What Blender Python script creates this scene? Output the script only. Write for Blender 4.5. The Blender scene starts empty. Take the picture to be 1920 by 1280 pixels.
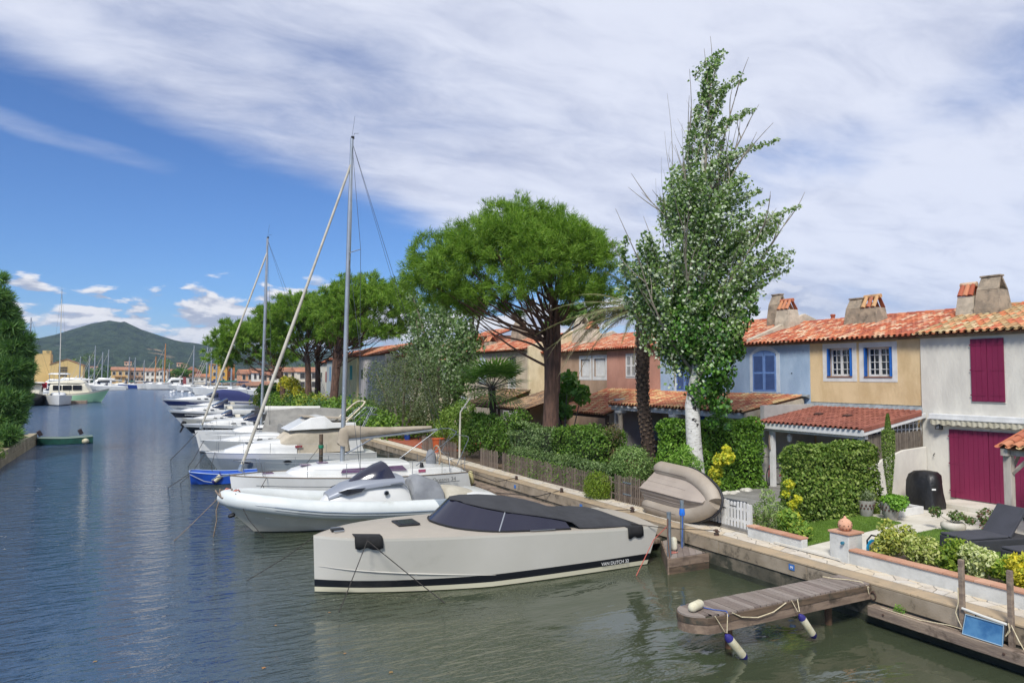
import bpy, bmesh, math, random
import numpy as np
from mathutils import Vector, Matrix, Euler
random.seed(7)
RNG = np.random.default_rng(11)
S = bpy.context.scene
COL = S.collection
R = math.radians

# ------------------------------------------------------------------ camera
CAMH = 5.0
cam = bpy.data.cameras.new('camera')
cam.sensor_width = 36.0
cam.lens = 36.0 * 1330 / 1920
cam.clip_start = 0.1
cam.clip_end = 20000
camo = bpy.data.objects.new('camera', cam)
COL.objects.link(camo)
camo.location = (0, 0, CAMH)
camo.rotation_euler = (R(90) + math.atan(65 / 1330), 0, -math.atan(691 / 1330))
S.camera = camo

# ------------------------------------------------------------------ node helper
class NT:
    def __init__(s, nt): s.nt = nt; s.n = nt.nodes; s.l = nt.links
    def link(s, a, b): s.l.new(a, b)
    def _in(s, sock, v):
        if v is None: return
        if hasattr(v, 'is_output'): s.l.new(v, sock)
        else: sock.default_value = v
    def math(s, op, a, b=None, c=None, clamp=False):
        n = s.n.new('ShaderNodeMath'); n.operation = op; n.use_clamp = clamp
        s._in(n.inputs[0], a); s._in(n.inputs[1], b); s._in(n.inputs[2], c)
        return n.outputs[0]
    def ramp(s, fac, stops, interp='LINEAR'):
        n = s.n.new('ShaderNodeValToRGB'); cr = n.color_ramp; cr.interpolation = interp
        while len(cr.elements) < len(stops): cr.elements.new(0.5)
        for e, (p, c) in zip(cr.elements, stops):
            e.position = p; e.color = (c[0], c[1], c[2], 1) if not isinstance(c, (int, float)) else (c, c, c, 1)
        s._in(n.inputs[0], fac); return n.outputs[0]
    def sstep(s, x, a, b):
        n = s.n.new('ShaderNodeMapRange'); n.interpolation_type = 'SMOOTHSTEP'
        s._in(n.inputs[0], x); n.inputs[1].default_value = a; n.inputs[2].default_value = b
        return n.outputs[0]
    def noise(s, vec, scale, detail=4, rough=.5, dist=0):
        n = s.n.new('ShaderNodeTexNoise'); s._in(n.inputs['Vector'], vec)
        n.inputs['Scale'].default_value = scale; n.inputs['Detail'].default_value = detail
        n.inputs['Roughness'].default_value = rough; n.inputs['Distortion'].default_value = dist
        return n.outputs[0]
    def mix(s, f, a, b, blend='MIX'):
        n = s.n.new('ShaderNodeMix'); n.data_type = 'RGBA'; n.blend_type = blend
        s._in(n.inputs[0], f)
        for i, v in ((6, a), (7, b)):
            if isinstance(v, (tuple, list)): v = tuple(v[:3]) + (1,)
            s._in(n.inputs[i], v)
        return n.outputs[2]
    def mapping(s, vec, scale=(1, 1, 1), rot=(0, 0, 0), loc=(0, 0, 0)):
        n = s.n.new('ShaderNodeMapping'); s._in(n.inputs[0], vec)
        n.inputs['Location'].default_value = loc; n.inputs['Rotation'].default_value = rot; n.inputs['Scale'].default_value = scale
        return n.outputs[0]
    def comb(s, x, y, z):
        n = s.n.new('ShaderNodeCombineXYZ')
        for i, v in enumerate((x, y, z)): s._in(n.inputs[i], v)
        return n.outputs[0]

# ------------------------------------------------------------------ world: blue sky with cirrus and low cumulus
SUN_EL, SUN_AZ = R(46), R(224)      # azimuth measured from +Y towards +X
W_ = bpy.data.worlds.new('World'); S.world = W_; W_.use_nodes = True
wt = NT(W_.node_tree)
for n in list(wt.n): wt.n.remove(n)
wo = wt.n.new('ShaderNodeOutputWorld'); bg = wt.n.new('ShaderNodeBackground'); bg.inputs[1].default_value = 0.09
sky = wt.n.new('ShaderNodeTexSky'); sky.sky_type = 'NISHITA'; sky.sun_disc = False
sky.sun_elevation = SUN_EL; sky.sun_rotation = SUN_AZ
sky.air_density = 1.0; sky.dust_density = 0.3; sky.ozone_density = 2.5; sky.altitude = 0
tc = wt.n.new('ShaderNodeTexCoord')
sx = wt.n.new('ShaderNodeSeparateXYZ'); wt.link(tc.outputs['Generated'], sx.inputs[0])
dx, dy, dz = sx.outputs
az = wt.math('MULTIPLY', wt.math('ARCTAN2', dx, dy), 57.2958)
el = wt.math('MULTIPLY', wt.math('ARCSINE', dz), 57.2958)
zz = wt.math('ADD', wt.math('MAXIMUM', dz, 0.0), 0.16)
pl = wt.comb(wt.math('DIVIDE', dx, zz), wt.math('DIVIDE', dy, zz), 0.0)
streak = wt.mapping(pl, scale=(0.72, 1.35, 1), rot=(0, 0, R(18)), loc=(3.1, 1.7, 0))
n1 = wt.noise(streak, 0.95, 8, .58, .2)
n2 = wt.noise(wt.mapping(pl, scale=(.8, 1.0, 1), loc=(7, 2, 0)), 0.75, 3, .5, 0)
nf = wt.noise(streak, 5.0, 7, .62, .4)
# height above a slanting line that parts the clear wedge from the veil
line = wt.math('MULTIPLY_ADD', az, -0.27, 17.6)
above = wt.sstep(wt.math('SUBTRACT', el, line), -3.2, 4.2)
right = wt.sstep(az, 26.0, 44.0)
gapd = wt.math('ABSOLUTE', wt.math('SUBTRACT', el, wt.math('MULTIPLY_ADD', az, .30, 0.4)))
gap = wt.math('MULTIPLY', wt.sstep(gapd, 5.5, .5), wt.sstep(az, 32.0, 42.0))
cover = wt.math('SUBTRACT', wt.math('MAXIMUM', above, right), wt.math('MULTIPLY', gap, .42))
wd = wt.math('ABSOLUTE', wt.math('SUBTRACT', el, wt.math('MULTIPLY_ADD', az, -.16, 15.2)))
wisp = wt.math('MULTIPLY', wt.sstep(wd, 1.6, .2), wt.sstep(az, 8.0, -2.0))
cover = wt.math('MAXIMUM', cover, wt.math('MULTIPLY', wisp, .50))
dens = wt.math('ADD', wt.math('MULTIPLY', n1, .62), wt.math('MULTIPLY', n2, .38))
dens = wt.math('ADD', dens, wt.math('MULTIPLY', wt.math('SUBTRACT', nf, .5), .11))
dens = wt.math('ADD', dens, wt.math('MULTIPLY_ADD', cover, .46, -.27))
veil = wt.sstep(dens, .33, .66)
veil = wt.math('MULTIPLY', veil, .93)
# low cumulus
cv = wt.comb(wt.math('MULTIPLY', az, .115), wt.math('MULTIPLY', el, .34), 4.4)
c1 = wt.noise(cv, 1.7, 6, .55, .2)
cv2 = wt.comb(wt.math('MULTIPLY', az, .115), wt.math('MULTIPLY_ADD', el, .34, .16), 4.4)
c2 = wt.noise(cv2, 1.7, 6, .55, .2)
band = wt.math('MULTIPLY', wt.sstep(el, .3, 2.4), wt.sstep(el, 8.5, 4.0))
cth = wt.math('ADD', c1, wt.math('MULTIPLY_ADD', band, .24, -.13))
cum = wt.math('MULTIPLY', wt.math('MULTIPLY', wt.sstep(cth, .50, .57), wt.sstep(el, 9.0, 6.5)), wt.sstep(az, 60, 35))
clit = wt.sstep(wt.math('SUBTRACT', c1, c2), -.06, .08)
CL_W, CL_G = (6.6, 6.9, 7.9), (3.9, 4.3, 5.7)
vt = wt.sstep(wt.math('ADD', wt.math('MULTIPLY', n2, .6), wt.math('MULTIPLY', nf, .4)), .32, .60)
vcol = wt.mix(vt, CL_G, CL_W)
ccol = wt.mix(clit, (3.4, 3.8, 4.9), (7.4, 7.4, 7.7))
skyc = wt.mix(1.0, sky.outputs[0], (0.44, 0.66, 1.0), 'MULTIPLY')
c = wt.mix(veil, skyc, vcol)
c = wt.mix(cum, c, ccol)
hz = wt.sstep(el, 6.0, -1.0)
c = wt.mix(wt.math('MULTIPLY', hz, .35), c, (4.6, 5.3, 6.6))
wt.link(c, bg.inputs[0]); wt.link(bg.outputs[0], wo.inputs[0])

# ------------------------------------------------------------------ sun through thin cloud
sl = bpy.data.lights.new('sun', 'SUN'); sl.energy = 3.1; sl.angle = R(14); sl.color = (1.0, .955, .88)
so = bpy.data.objects.new('sun', sl); COL.objects.link(so)
sd = Vector((math.sin(SUN_AZ) * math.cos(SUN_EL), math.cos(SUN_AZ) * math.cos(SUN_EL), math.sin(SUN_EL)))
so.rotation_euler = sd.to_track_quat('Z', 'Y').to_euler(); so.location = (0, -20, 60)
S.view_settings.view_transform = 'Standard'; S.view_settings.look = 'None'
S.view_settings.exposure = 0.48; S.view_settings.gamma = 1
S.render.engine = 'CYCLES'
S.cycles.max_bounces = 6; S.cycles.diffuse_bounces = 3; S.cycles.glossy_bounces = 4
S.cycles.transparent_max_bounces = 8; S.cycles.transmission_bounces = 4

# ------------------------------------------------------------------ materials
def lin(h):
    h = h.lstrip('#'); o = []
    for i in (0, 2, 4):
        v = int(h[i:i + 2], 16) / 255
        o.append(v / 12.92 if v <= .04045 else ((v + .055) / 1.055) ** 2.4)
    return tuple(o)
MATS = {}
def mat(name, col, rough=.7, col2=None, vscale=3.0, bump=0, bscale=20, metal=0, spec=.5, isl=None, stretch=None, dirt=None, coat=0, objrand=None, bump2=None):
    if name in MATS: return MATS[name]
    if isinstance(col, str): col = lin(col)
    if isinstance(col2, str): col2 = lin(col2)
    m = bpy.data.materials.new(name); m.use_nodes = True; t = NT(m.node_tree)
    b = t.n['Principled BSDF']
    b.inputs['Roughness'].default_value = rough; b.inputs['Metallic'].default_value = metal
    b.inputs['Specular IOR Level'].default_value = spec
    if coat: b.inputs['Coat Weight'].default_value = coat
    g = t.n.new('ShaderNodeNewGeometry'); pos = g.outputs['Position']
    if stretch: pos = t.mapping(pos, scale=stretch)
    c = col + (1,) if len(col) == 3 else col
    out = None
    if col2:
        f = t.sstep(t.noise(pos, vscale, 5, .6), .35, .65)
        out = t.mix(f, col, col2)
    if isl:      # per-island tint: list of colours
        k = len(isl); st = [(i / k, lin(x) if isinstance(x, str) else x) for i, x in enumerate(isl)]
        rc = t.ramp(g.outputs['Random Per Island'], st, 'CONSTANT')
        if out is None: out = rc
        else: out = t.mix(.6, out, rc)
    if objrand:
        oi = t.n.new('ShaderNodeObjectInfo')
        k = len(objrand); st = [(i / k, lin(x) if isinstance(x, str) else x) for i, x in enumerate(objrand)]
        rc = t.ramp(oi.outputs['Random'], st, 'CONSTANT')
        out = rc if out is None else t.mix(.6, out, rc)
    if dirt:
        dc, ds, lo, hi = dirt
        if isinstance(dc, str): dc = lin(dc)
        f = t.sstep(t.noise(g.outputs['Position'], ds, 6, .65), lo, hi)
        out = t.mix(f, out if out is not None else c, dc)
    if out is None: b.inputs['Base Color'].default_value = c
    else: t.link(out, b.inputs['Base Color'])
    if bump:
        bn = t.n.new('ShaderNodeBump'); bn.inputs['Strength'].default_value = bump; bn.inputs['Distance'].default_value = .02
        h = t.noise(pos, bscale, 5, .6)
        if bump2: h = t.math('ADD', h, t.math('MULTIPLY', t.noise(pos, bump2, 3, .5), 1.6))
        t.link(h, bn.inputs['Height']); t.link(bn.outputs[0], b.inputs['Normal'])
    MATS[name] = m; return m

def leafmat(name, cols, under=None, rough=.55, trans=.28, spec=.35):
    if name in MATS: return MATS[name]
    m = bpy.data.materials.new(name); m.use_nodes = True; t = NT(m.node_tree)
    b = t.n['Principled BSDF']; b.inputs['Roughness'].default_value = rough; b.inputs['Specular IOR Level'].default_value = spec
    g = t.n.new('ShaderNodeNewGeometry')
    k = len(cols); c = t.ramp(g.outputs['Random Per Island'], [(i / max(1, k - 1), lin(x)) for i, x in enumerate(cols)])
    big = t.noise(g.outputs['Position'], .9, 2)
    c = t.mix(t.sstep(big, .35, .7), t.mix(1, c, (.88, .9, .86), 'MULTIPLY'), t.mix(1, c, (1.18, 1.16, 1.12), 'MULTIPLY'))
    if under:
        c = t.mix(t.math('MULTIPLY', g.outputs['Backfacing'], t.math('GREATER_THAN', g.outputs['Random Per Island'], .62)), c, lin(under))
    t.link(c, b.inputs['Base Color'])
    tr = t.n.new('ShaderNodeBsdfTranslucent'); t.link(t.mix(1, c, (1.0, 1.25, .55), 'MULTIPLY'), tr.inputs[0])
    mx = t.n.new('ShaderNodeMixShader'); mx.inputs[0].default_value = trans
    t.link(b.outputs[0], mx.inputs[1]); t.link(tr.outputs[0], mx.inputs[2])
    t.link(mx.outputs[0], t.n['Material Output'].inputs[0])
    MATS[name] = m; return m

# ------------------------------------------------------------------ objects
WM = {}
def tagp(o, label=None, cat=None, group=None, kind=None):
    if label: o['label'] = label
    if cat: o['category'] = cat
    if group: o['group'] = group
    if kind: o['kind'] = kind
    return o
def thing(name, label, cat, loc=(0, 0, 0), rz=0, group=None, rot=None):
    o = bpy.data.objects.new(name, None); COL.objects.link(o); o.empty_display_size = .2
    o.location = loc; o.rotation_euler = rot if rot else (0, 0, rz)
    WM[o] = Matrix.Translation(Vector(loc)) @ o.rotation_euler.to_matrix().to_4x4()
    return tagp(o, label, cat, group)
class MB:
    def __init__(s): s.v = []; s.f = []; s.mi = []
    def add(s, vs, fs, mi=0):
        o = len(s.v); s.v.extend([tuple(p) for p in vs])
        for f in fs: s.f.append(tuple(i + o for i in f)); s.mi.append(mi)
        return s
    def box(s, x0, x1, y0, y1, z0, z1, mi=0):
        vs = [(x, y, z) for z in (z0, z1) for y in (y0, y1) for x in (x0, x1)]
        return s.add(vs, [(0, 2, 3, 1), (4, 5, 7, 6), (0, 1, 5, 4), (2, 6, 7, 3), (0, 4, 6, 2), (1, 3, 7, 5)], mi)
    def obox(s, c, size, rot=(0, 0, 0), mi=0):
        M = Matrix.Translation(Vector(c)) @ Euler(rot).to_matrix().to_4x4()
        a, b, d = [q / 2 for q in size]
        vs = [M @ Vector((x, y, z)) for z in (-d, d) for y in (-b, b) for x in (-a, a)]
        return s.add(vs, [(0, 2, 3, 1), (4, 5, 7, 6), (0, 1, 5, 4), (2, 6, 7, 3), (0, 4, 6, 2), (1, 3, 7, 5)], mi)
    def tube(s, pts, r, n=6, mi=0, closed=False, caps=True, flat=1.0):
        pts = [Vector(p) for p in pts]; k = len(pts)
        rr = r if isinstance(r, (list, tuple)) else [r] * k
        vs = []; up = Vector((0, 0, 1)); prev = None
        for i, p in enumerate(pts):
            a = pts[i - 1] if (i > 0 or closed) else p
            b = pts[(i + 1) % k] if (i < k - 1 or closed) else p
            t = (b - a)
            if t.length < 1e-9: t = Vector((0, 0, 1))
            t.normalize()
            if prev is None:
                ref = Vector((1, 0, 0)) if abs(t.z) > .9 else up
                u = t.cross(ref).normalized()
            else:
                u = prev - t * prev.dot(t)
                u = u.normalized() if u.length > 1e-6 else t.cross(up).normalized()
            prev = u; w = t.cross(u)
            for j in range(n):
                an = 2 * math.pi * j / n
                vs.append(p + (u * math.cos(an) + w * math.sin(an) * flat) * rr[i])
        fs = []
        for i in range(k if closed else k - 1):
            i2 = (i + 1) % k
            for j in range(n):
                j2 = (j + 1) % n
                fs.append((i * n + j, i * n + j2, i2 * n + j2, i2 * n + j))
        if caps and not closed:
            fs.append(tuple(reversed(range(n)))); fs.append(tuple(range((k - 1) * n, k * n)))
        return s.add(vs, fs, mi)
    def lathe(s, prof, c=(0, 0, 0), n=12, mi=0, axis=None):
        vs = []
        for r, z in prof:
            for j in range(n):
                a = 2 * math.pi * j / n; vs.append(Vector((r * math.cos(a), r * math.sin(a), z)))
        if axis is not None:
            q = Vector((0, 0, 1)).rotation_difference(Vector(axis).normalized()).to_matrix(); vs = [q @ v for v in vs]
        vs = [v + Vector(c) for v in vs]; k = len(prof)
        fs = [(i * n + j, i * n + (j + 1) % n, (i + 1) * n + (j + 1) % n, (i + 1) * n + j) for i in range(k - 1) for j in range(n)]
        fs.append(tuple(reversed(range(n)))); fs.append(tuple(range((k - 1) * n, k * n)))
        return s.add(vs, fs, mi)
    def loft(s, secs, mi=0, closed=False, caps=True, mis=None):
        n = len(secs[0]); vs = [p for q in secs for p in q]; o = len(s.v); s.v.extend([tuple(p) for p in vs])
        m = n if closed else n - 1
        for i in range(len(secs) - 1):
            for j in range(m):
                j2 = (j + 1) % n
                s.f.append((o + i * n + j, o + (i + 1) * n + j, o + (i + 1) * n + j2, o + i * n + j2))
                s.mi.append(mis[j] if mis else mi)
        if caps:
            s.f.append(tuple(o + j for j in range(n))); s.mi.append(mi)
            s.f.append(tuple(o + (len(secs) - 1) * n + j for j in reversed(range(n)))); s.mi.append(mi)
        return s
    def prism(s, poly, z0, z1, mi=0, mtop=None):
        n = len(poly)
        vs = [(x, y, z0) for x, y in poly] + [(x, y, z1) for x, y in poly]
        s.add(vs, [tuple(reversed(range(n)))] + [(i, (i + 1) % n, n + (i + 1) % n, n + i) for i in range(n)], mi)
        s.f.append(tuple(len(s.v) - n + i for i in range(n))); s.mi.append(mi if mtop is None else mtop)
        return s
    def extr(s, poly3, d, mi=0):
        """polygon of 3D points pushed along vector d"""
        n = len(poly3); d = Vector(d); vs = [Vector(p) for p in poly3] + [Vector(p) + d for p in poly3]
        return s.add(vs, [tuple(range(n)), tuple(reversed(range(n, 2 * n)))] + [(i, n + i, n + (i + 1) % n, (i + 1) % n) for i in range(n)], mi)
    def build(s, name, mats, parent=None, smooth=None, world=True, bevel=0, kind=None, label=None, fix=True, loc=None):
        me = bpy.data.meshes.new(name)
        vs = s.v
        root = parent
        while root is not None and root not in WM: root = root.parent
        if root is not None and world:
            Mi = WM[root].inverted(); vs = [Mi @ Vector(p) for p in vs]
        if loc is not None: vs = [Vector(p) - Vector(loc) for p in vs]
        me.from_pydata([tuple(p) for p in vs], [], s.f)
        if not isinstance(mats, (list, tuple)): mats = [mats]
        for m in mats: me.materials.append(m)
        if len(mats) > 1: me.polygons.foreach_set('material_index', s.mi)
        if fix:
            bm = bmesh.new(); bm.from_mesh(me); bmesh.ops.recalc_face_normals(bm, faces=bm.faces); bm.to_mesh(me); bm.free()
        if smooth:
            me.shade_smooth(); me.set_sharp_from_angle(angle=R(smooth))
        o = bpy.data.objects.new(name, me); COL.objects.link(o)
        if parent is not None: o.parent = parent
        if loc is not None: o.location = loc
        if bevel:
            b = o.modifiers.new('bevel', 'BEVEL'); b.width = bevel; b.segments = 2; b.limit_method = 'ANGLE'; b.angle_limit = R(40)
        if kind: o['kind'] = kind
        if label: o['label'] = label
        return o
def dup(o, loc=None, parent=None, rot=None, scale=None):
    c = o.copy(); COL.objects.link(c)
    if parent is not None: c.parent = parent
    if loc is not None: c.location = loc
    if rot is not None: c.rotation_euler = rot
    if scale is not None: c.scale = scale
    return c
def copy_thing(root, loc, rz=None, label=None, scale=None):
    r = root.copy(); COL.objects.link(r); r.location = loc
    if rz is not None: r.rotation_euler = (0, 0, rz)
    if label: r['label'] = label
    if scale: r.scale = scale
    for ch in list(root.children):
        cc = ch.copy(); COL.objects.link(cc); cc.parent = r
        for g in list(ch.children):
            d = g.copy(); COL.objects.link(d); d.parent = cc
    return r

def npmesh(name, V, F, mats, parent=None, mi=None, kind=None, smooth=False):
    """fast mesh: V (n,3) world coords, F (m,k) faces"""
    me = bpy.data.meshes.new(name)
    V = np.asarray(V, float)
    root = parent
    while root is not None and root not in WM: root = root.parent
    if root is not None:
        Mi = np.array(WM[root].inverted()); V = V @ Mi[:3, :3].T + Mi[:3, 3]
    k = F.shape[1]; m = F.shape[0]
    me.vertices.add(len(V)); me.vertices.foreach_set('co', V.astype(np.float32).ravel())
    me.loops.add(m * k); me.loops.foreach_set('vertex_index', F.astype(np.int32).ravel())
    me.polygons.add(m); me.polygons.foreach_set('loop_start', np.arange(0, m * k, k, dtype=np.int32))
    if not isinstance(mats, (list, tuple)): mats = [mats]
    for q in mats: me.materials.append(q)
    if mi is not None: me.polygons.foreach_set('material_index', np.asarray(mi, np.int32))
    if smooth: me.polygons.foreach_set('use_smooth', np.ones(m, bool))
    me.update(calc_edges=True); me.validate()
    o = bpy.data.objects.new(name, me); COL.objects.link(o)
    if parent is not None: o.parent = parent
    if kind: o['kind'] = kind
    return o

def unit(a): return a / np.maximum(np.linalg.norm(a, axis=1, keepdims=True), 1e-9)
def leaves(name, P, D, size, mats, parent, aspect=.55, spread=.8, weights=None, fold=True, kind=None, bend=None):
    """one leaf per point: P (n,3), D preferred normal"""
    n = len(P)
    nrm = unit(D + RNG.normal(size=(n, 3)) * spread)
    t = unit(np.cross(nrm, RNG.normal(size=(n, 3))))
    if bend is not None: t = unit(t + np.asarray(bend) ); t = unit(t - nrm * np.sum(t * nrm, 1, keepdims=True))
    w = np.cross(nrm, t)
    L = size * RNG.uniform(.65, 1.3, (n, 1)); Wd = L * aspect * .5
    a = P - t * L * .5; c = P + t * L * .5
    dip = nrm * L * .08 if fold else 0
    b = P + w * Wd - t * L * .08 + dip; d = P - w * Wd - t * L * .08 + dip
    V = np.stack([a, b, c, d], 1).reshape(-1, 3)
    F = np.arange(4 * n).reshape(n, 4)
    mi = None
    if isinstance(mats, (list, tuple)) and len(mats) > 1:
        mi = RNG.choice(len(mats), size=n, p=weights)
    return npmesh(name, V, F, mats, parent, mi, kind)
def blobs_pts(blobs, n, shell=.35, up=0.0):
    """blobs: (cx,cy,cz,rx,ry,rz); points near the outer part of each blob"""
    B = np.array(blobs, float); wgt = (B[:, 3] * B[:, 4] * B[:, 5]) ** (2 / 3); wgt /= wgt.sum()
    idx = RNG.choice(len(B), size=n, p=wgt); d = unit(RNG.normal(size=(n, 3)))
    r = 1 - shell * RNG.random((n, 1)) ** 1.5
    P = B[idx, :3] + d * B[idx, 3:] * r * (1 + RNG.normal(size=(n, 1)) * .05)
    return P, d
def box_pts(x0, x1, y0, y1, z0, z1, n, jit=.05, bulge=.06, top_round=.12):
    """points on the faces of a clipped hedge"""
    A = [(y1 - y0) * (z1 - z0), (y1 - y0) * (z1 - z0), (x1 - x0) * (z1 - z0), (x1 - x0) * (z1 - z0), (x1 - x0) * (y1 - y0)]
    A = np.array(A); k = RNG.choice(5, size=n, p=A / A.sum()); u = RNG.random(n); v = RNG.random(n)
    P = np.zeros((n, 3)); D = np.zeros((n, 3))
    X = x0 + u * (x1 - x0); Y = y0 + v * (y1 - y0)
    P[:, 0] = np.where(k == 0, x0, np.where(k == 1, x1, X)); P[:, 1] = np.where(k == 2, y0, np.where(k == 3, y1, np.where(k < 2, y0 + u * (y1 - y0), Y)))
    P[:, 2] = np.where(k == 4, z1, z0 + v * (z1 - z0))
    P[:, 0] = np.where((k == 2) | (k == 3), x0 + u * (x1 - x0), P[:, 0])
    D[k == 0] = (-1, 0, 0); D[k == 1] = (1, 0, 0); D[k == 2] = (0, -1, 0); D[k == 3] = (0, 1, 0); D[k == 4] = (0, 0, 1)
    ph = np.sin(P[:, 0] * 3.1 + P[:, 2] * 2.3) + np.sin(P[:, 1] * 2.7 + 1.3) + np.sin(P[:, 2] * 4.1 + P[:, 1] * 1.9)
    P += D * (ph * bulge / 2)[:, None] - D * (np.abs(RNG.normal(size=n)) * jit)[:, None] + RNG.normal(size=(n, 3)) * jit * .5
    # round the top shoulders
    cx, cy = (x0 + x1) / 2, (y0 + y1) / 2
    ex = np.maximum(np.abs(P[:, 0] - cx) - ((x1 - x0) / 2 - .15), 0); ey = np.maximum(np.abs(P[:, 1] - cy) - ((y1 - y0) / 2 - .15), 0)
    P[:, 2] -= np.clip((P[:, 2] - (z1 - .45)) / .45, 0, 1) * np.sqrt(ex ** 2 + ey ** 2) * top_round / .15
    return P, D
def text_part(body, size, M, m, parent, name='lettering', ext=.002):
    cu = bpy.data.curves.new('t', 'FONT'); cu.body = body; cu.size = size; cu.extrude = ext; cu.align_x = 'CENTER'
    to = bpy.data.objects.new('t', cu); COL.objects.link(to)
    bpy.context.view_layer.update()
    me = bpy.data.meshes.new_from_object(to); bpy.data.objects.remove(to)
    me.materials.clear(); me.materials.append(m)
    root = parent
    while root is not None and root not in WM: root = root.parent
    if root is not None: M = WM[root].inverted() @ M
    me.transform(M); me.name = name
    o = bpy.data.objects.new(name, me); COL.objects.link(o); o.parent = parent
    return o
# ================================================================== SETTING
QX = 13.24            # quay face
# ---- water
def water_mat():
    m = bpy.data.materials.new('canal_water'); m.use_nodes = True; t = NT(m.node_tree)
    b = t.n['Principled BSDF']; b.inputs['Base Color'].default_value = (.034, .046, .030, 1)
    b.inputs['IOR'].default_value = 1.55
    b.inputs['Specular IOR Level'].default_value = .5
    g = t.n.new('ShaderNodeNewGeometry'); pos = g.outputs['Position']
    sp = t.n.new('ShaderNodeSeparateXYZ'); t.link(pos, sp.inputs[0])
    # wind ripples run across the canal; sheltered water by the quay is calmer
    sh = t.sstep(t.math('ADD', sp.outputs[0], t.math('MULTIPLY', t.math('SUBTRACT', t.noise(pos, .16, 3), .5), 7)), 8.5, 1.5)
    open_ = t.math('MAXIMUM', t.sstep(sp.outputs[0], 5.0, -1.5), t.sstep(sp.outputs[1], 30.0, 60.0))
    t.link(t.mix(open_, (.047, .058, .033), (.020, .056, .112)), b.inputs['Base Color'])  # olive murk by the quay; open water's own blue plus painted-in sky reflection
    far = t.sstep(sp.outputs[1], 14.0, 32.0)
    wind = t.math('MAXIMUM', sh, far)
    gust = t.math('MULTIPLY_ADD', t.noise(pos, .07, 3), 1.0, .5)
    rip = t.mapping(pos, scale=(.8, 2.6, 1), rot=(0, 0, R(4)))
    t.link(t.math('MULTIPLY_ADD', t.math('MULTIPLY', t.sstep(sp.outputs[1], 10.0, 110.0), t.sstep(sp.outputs[0], 7.0, 2.0)), .15, .01), b.inputs['Roughness'])
    a = t.noise(rip, 1.15, 3, .55, .5); b2 = t.noise(rip, 3.6, 3, .6, .2); c = t.noise(t.mapping(pos, scale=(.7, 1.5, 1)), .9, 3, .45, .4)
    hgt = t.math('ADD', t.math('MULTIPLY', a, 1.5), t.math('MULTIPLY', b2, .42))
    hgt = t.math('MULTIPLY', hgt, t.math('MULTIPLY', gust, t.math('MULTIPLY_ADD', t.math('MULTIPLY', far, t.sstep(sp.outputs[0], 7.0, 2.0)), 1.3, t.math('MULTIPLY_ADD', wind, .95, .05))))
    patch = t.sstep(t.noise(t.mapping(pos, loc=(4.2, 1.3, 0)), .33, 2), .47, .62)
    fine = t.math('MULTIPLY', t.noise(rip, 4.5, 3, .6), t.math('MULTIPLY', patch, .22))
    hgt = t.math('ADD', hgt, t.math('ADD', t.math('MULTIPLY', c, .42), fine))
    bn = t.n.new('ShaderNodeBump'); bn.inputs['Strength'].default_value = 1.0; bn.inputs['Distance'].default_value = .10
    t.link(hgt, bn.inputs['Height']); t.link(bn.outputs[0], b.inputs['Normal'])
    return m
wm = water_mat()
mb = MB(); mb.add([(-900, -60, 0), (900, -60, 0), (900, 900, 0), (-900, 900, 0)], [(0, 1, 2, 3)])
mb.build('water', wm, kind='structure')
# ---- ground
m_soil = mat('garden_soil', '#6f5d49', .95, '#4f4233', 2.2, .5, 14)
m_conc = mat('quay_concrete', '#9c8f7c', .9, '#857864', 1.3, .35, 35, dirt=('#4d463a', 2.6, .56, .72))
m_concd = mat('quay_concrete_wet', '#7a705f', .8, '#4e4a3e', 1.1, .35, 30, dirt=('#34352a', 2.0, .45, .6))
m_cop = mat('coping_concrete', '#ab9678', .9, '#9a8a72', 2.0, .3, 40, dirt=('#5d5443', 3.2, .60, .75))
m_mortar = mat('paving_mortar', '#9d968a', .95, '#7d766a', 3, .4, 50)
m_flag = mat('limestone_flag', '#c9c0b0', .85, '#b5aa98', 4, .3, 45, objrand=['#cfc6b6', '#c5bba8', '#d3c7b0', '#bdb3a4', '#cdbb9c', '#c6c1b6'], dirt=('#8d8474', 5, .60, .8))
mb = MB(); mb.box(13.5, 90, -8, 106, -.6, .78); mb.build('ground', m_soil, kind='structure')
mb = MB(); mb.prism([(13.4, 100), (13.4, 104), (12.6, 108), (16, 112), (40, 116), (40, 100)], -.6, .74); mb.build('point', m_soil, kind='structure')
# quay wall: cast panels with a horizontal joint and coping on top
quay = thing('quay_wall', None, None, (QX, 0, 0)); quay['kind'] = 'structure'
joints = [-8, -2.5, 4.2, 7.6, 10.01, 11.22, 13.95, 17.2, 20.5, 23.8, 27.0, 30.3, 34, 38, 42, 46, 50, 55, 60, 66, 72, 80, 90, 104]
for a, b_ in zip(joints[:-1], joints[1:]):
    dx_ = random.uniform(-.012, .012)
    mb = MB(); mb.box(QX + dx_, QX + .3, a + .008, b_ - .008, .455, .765); mb.build('wall_panel', m_conc, quay, bevel=.01)
mb = MB(); mb.box(QX + .03, QX + .3, -8, 104, -.7, .45); mb.build('footing', m_concd, quay)
mb = MB(); mb.box(QX + .018, QX + .03, -8, 104, -.3, .13); mb.build('tide_stain', mat('algae', '#34382a', .7, '#24281c', 3, .6, 30), quay)
cop = [-8 + i * 2.4 for i in range(48)]
for a, b_ in zip(cop[:-1], cop[1:]):
    b_ = min(b_, 104)
    if a >= 104: break
    mb = MB(); mb.box(QX - .015, 13.66, a + .004, b_ - .004, .768, .815 + random.uniform(-.004, .006)); mb.build('coping', m_cop, quay, bevel=.012)
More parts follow.
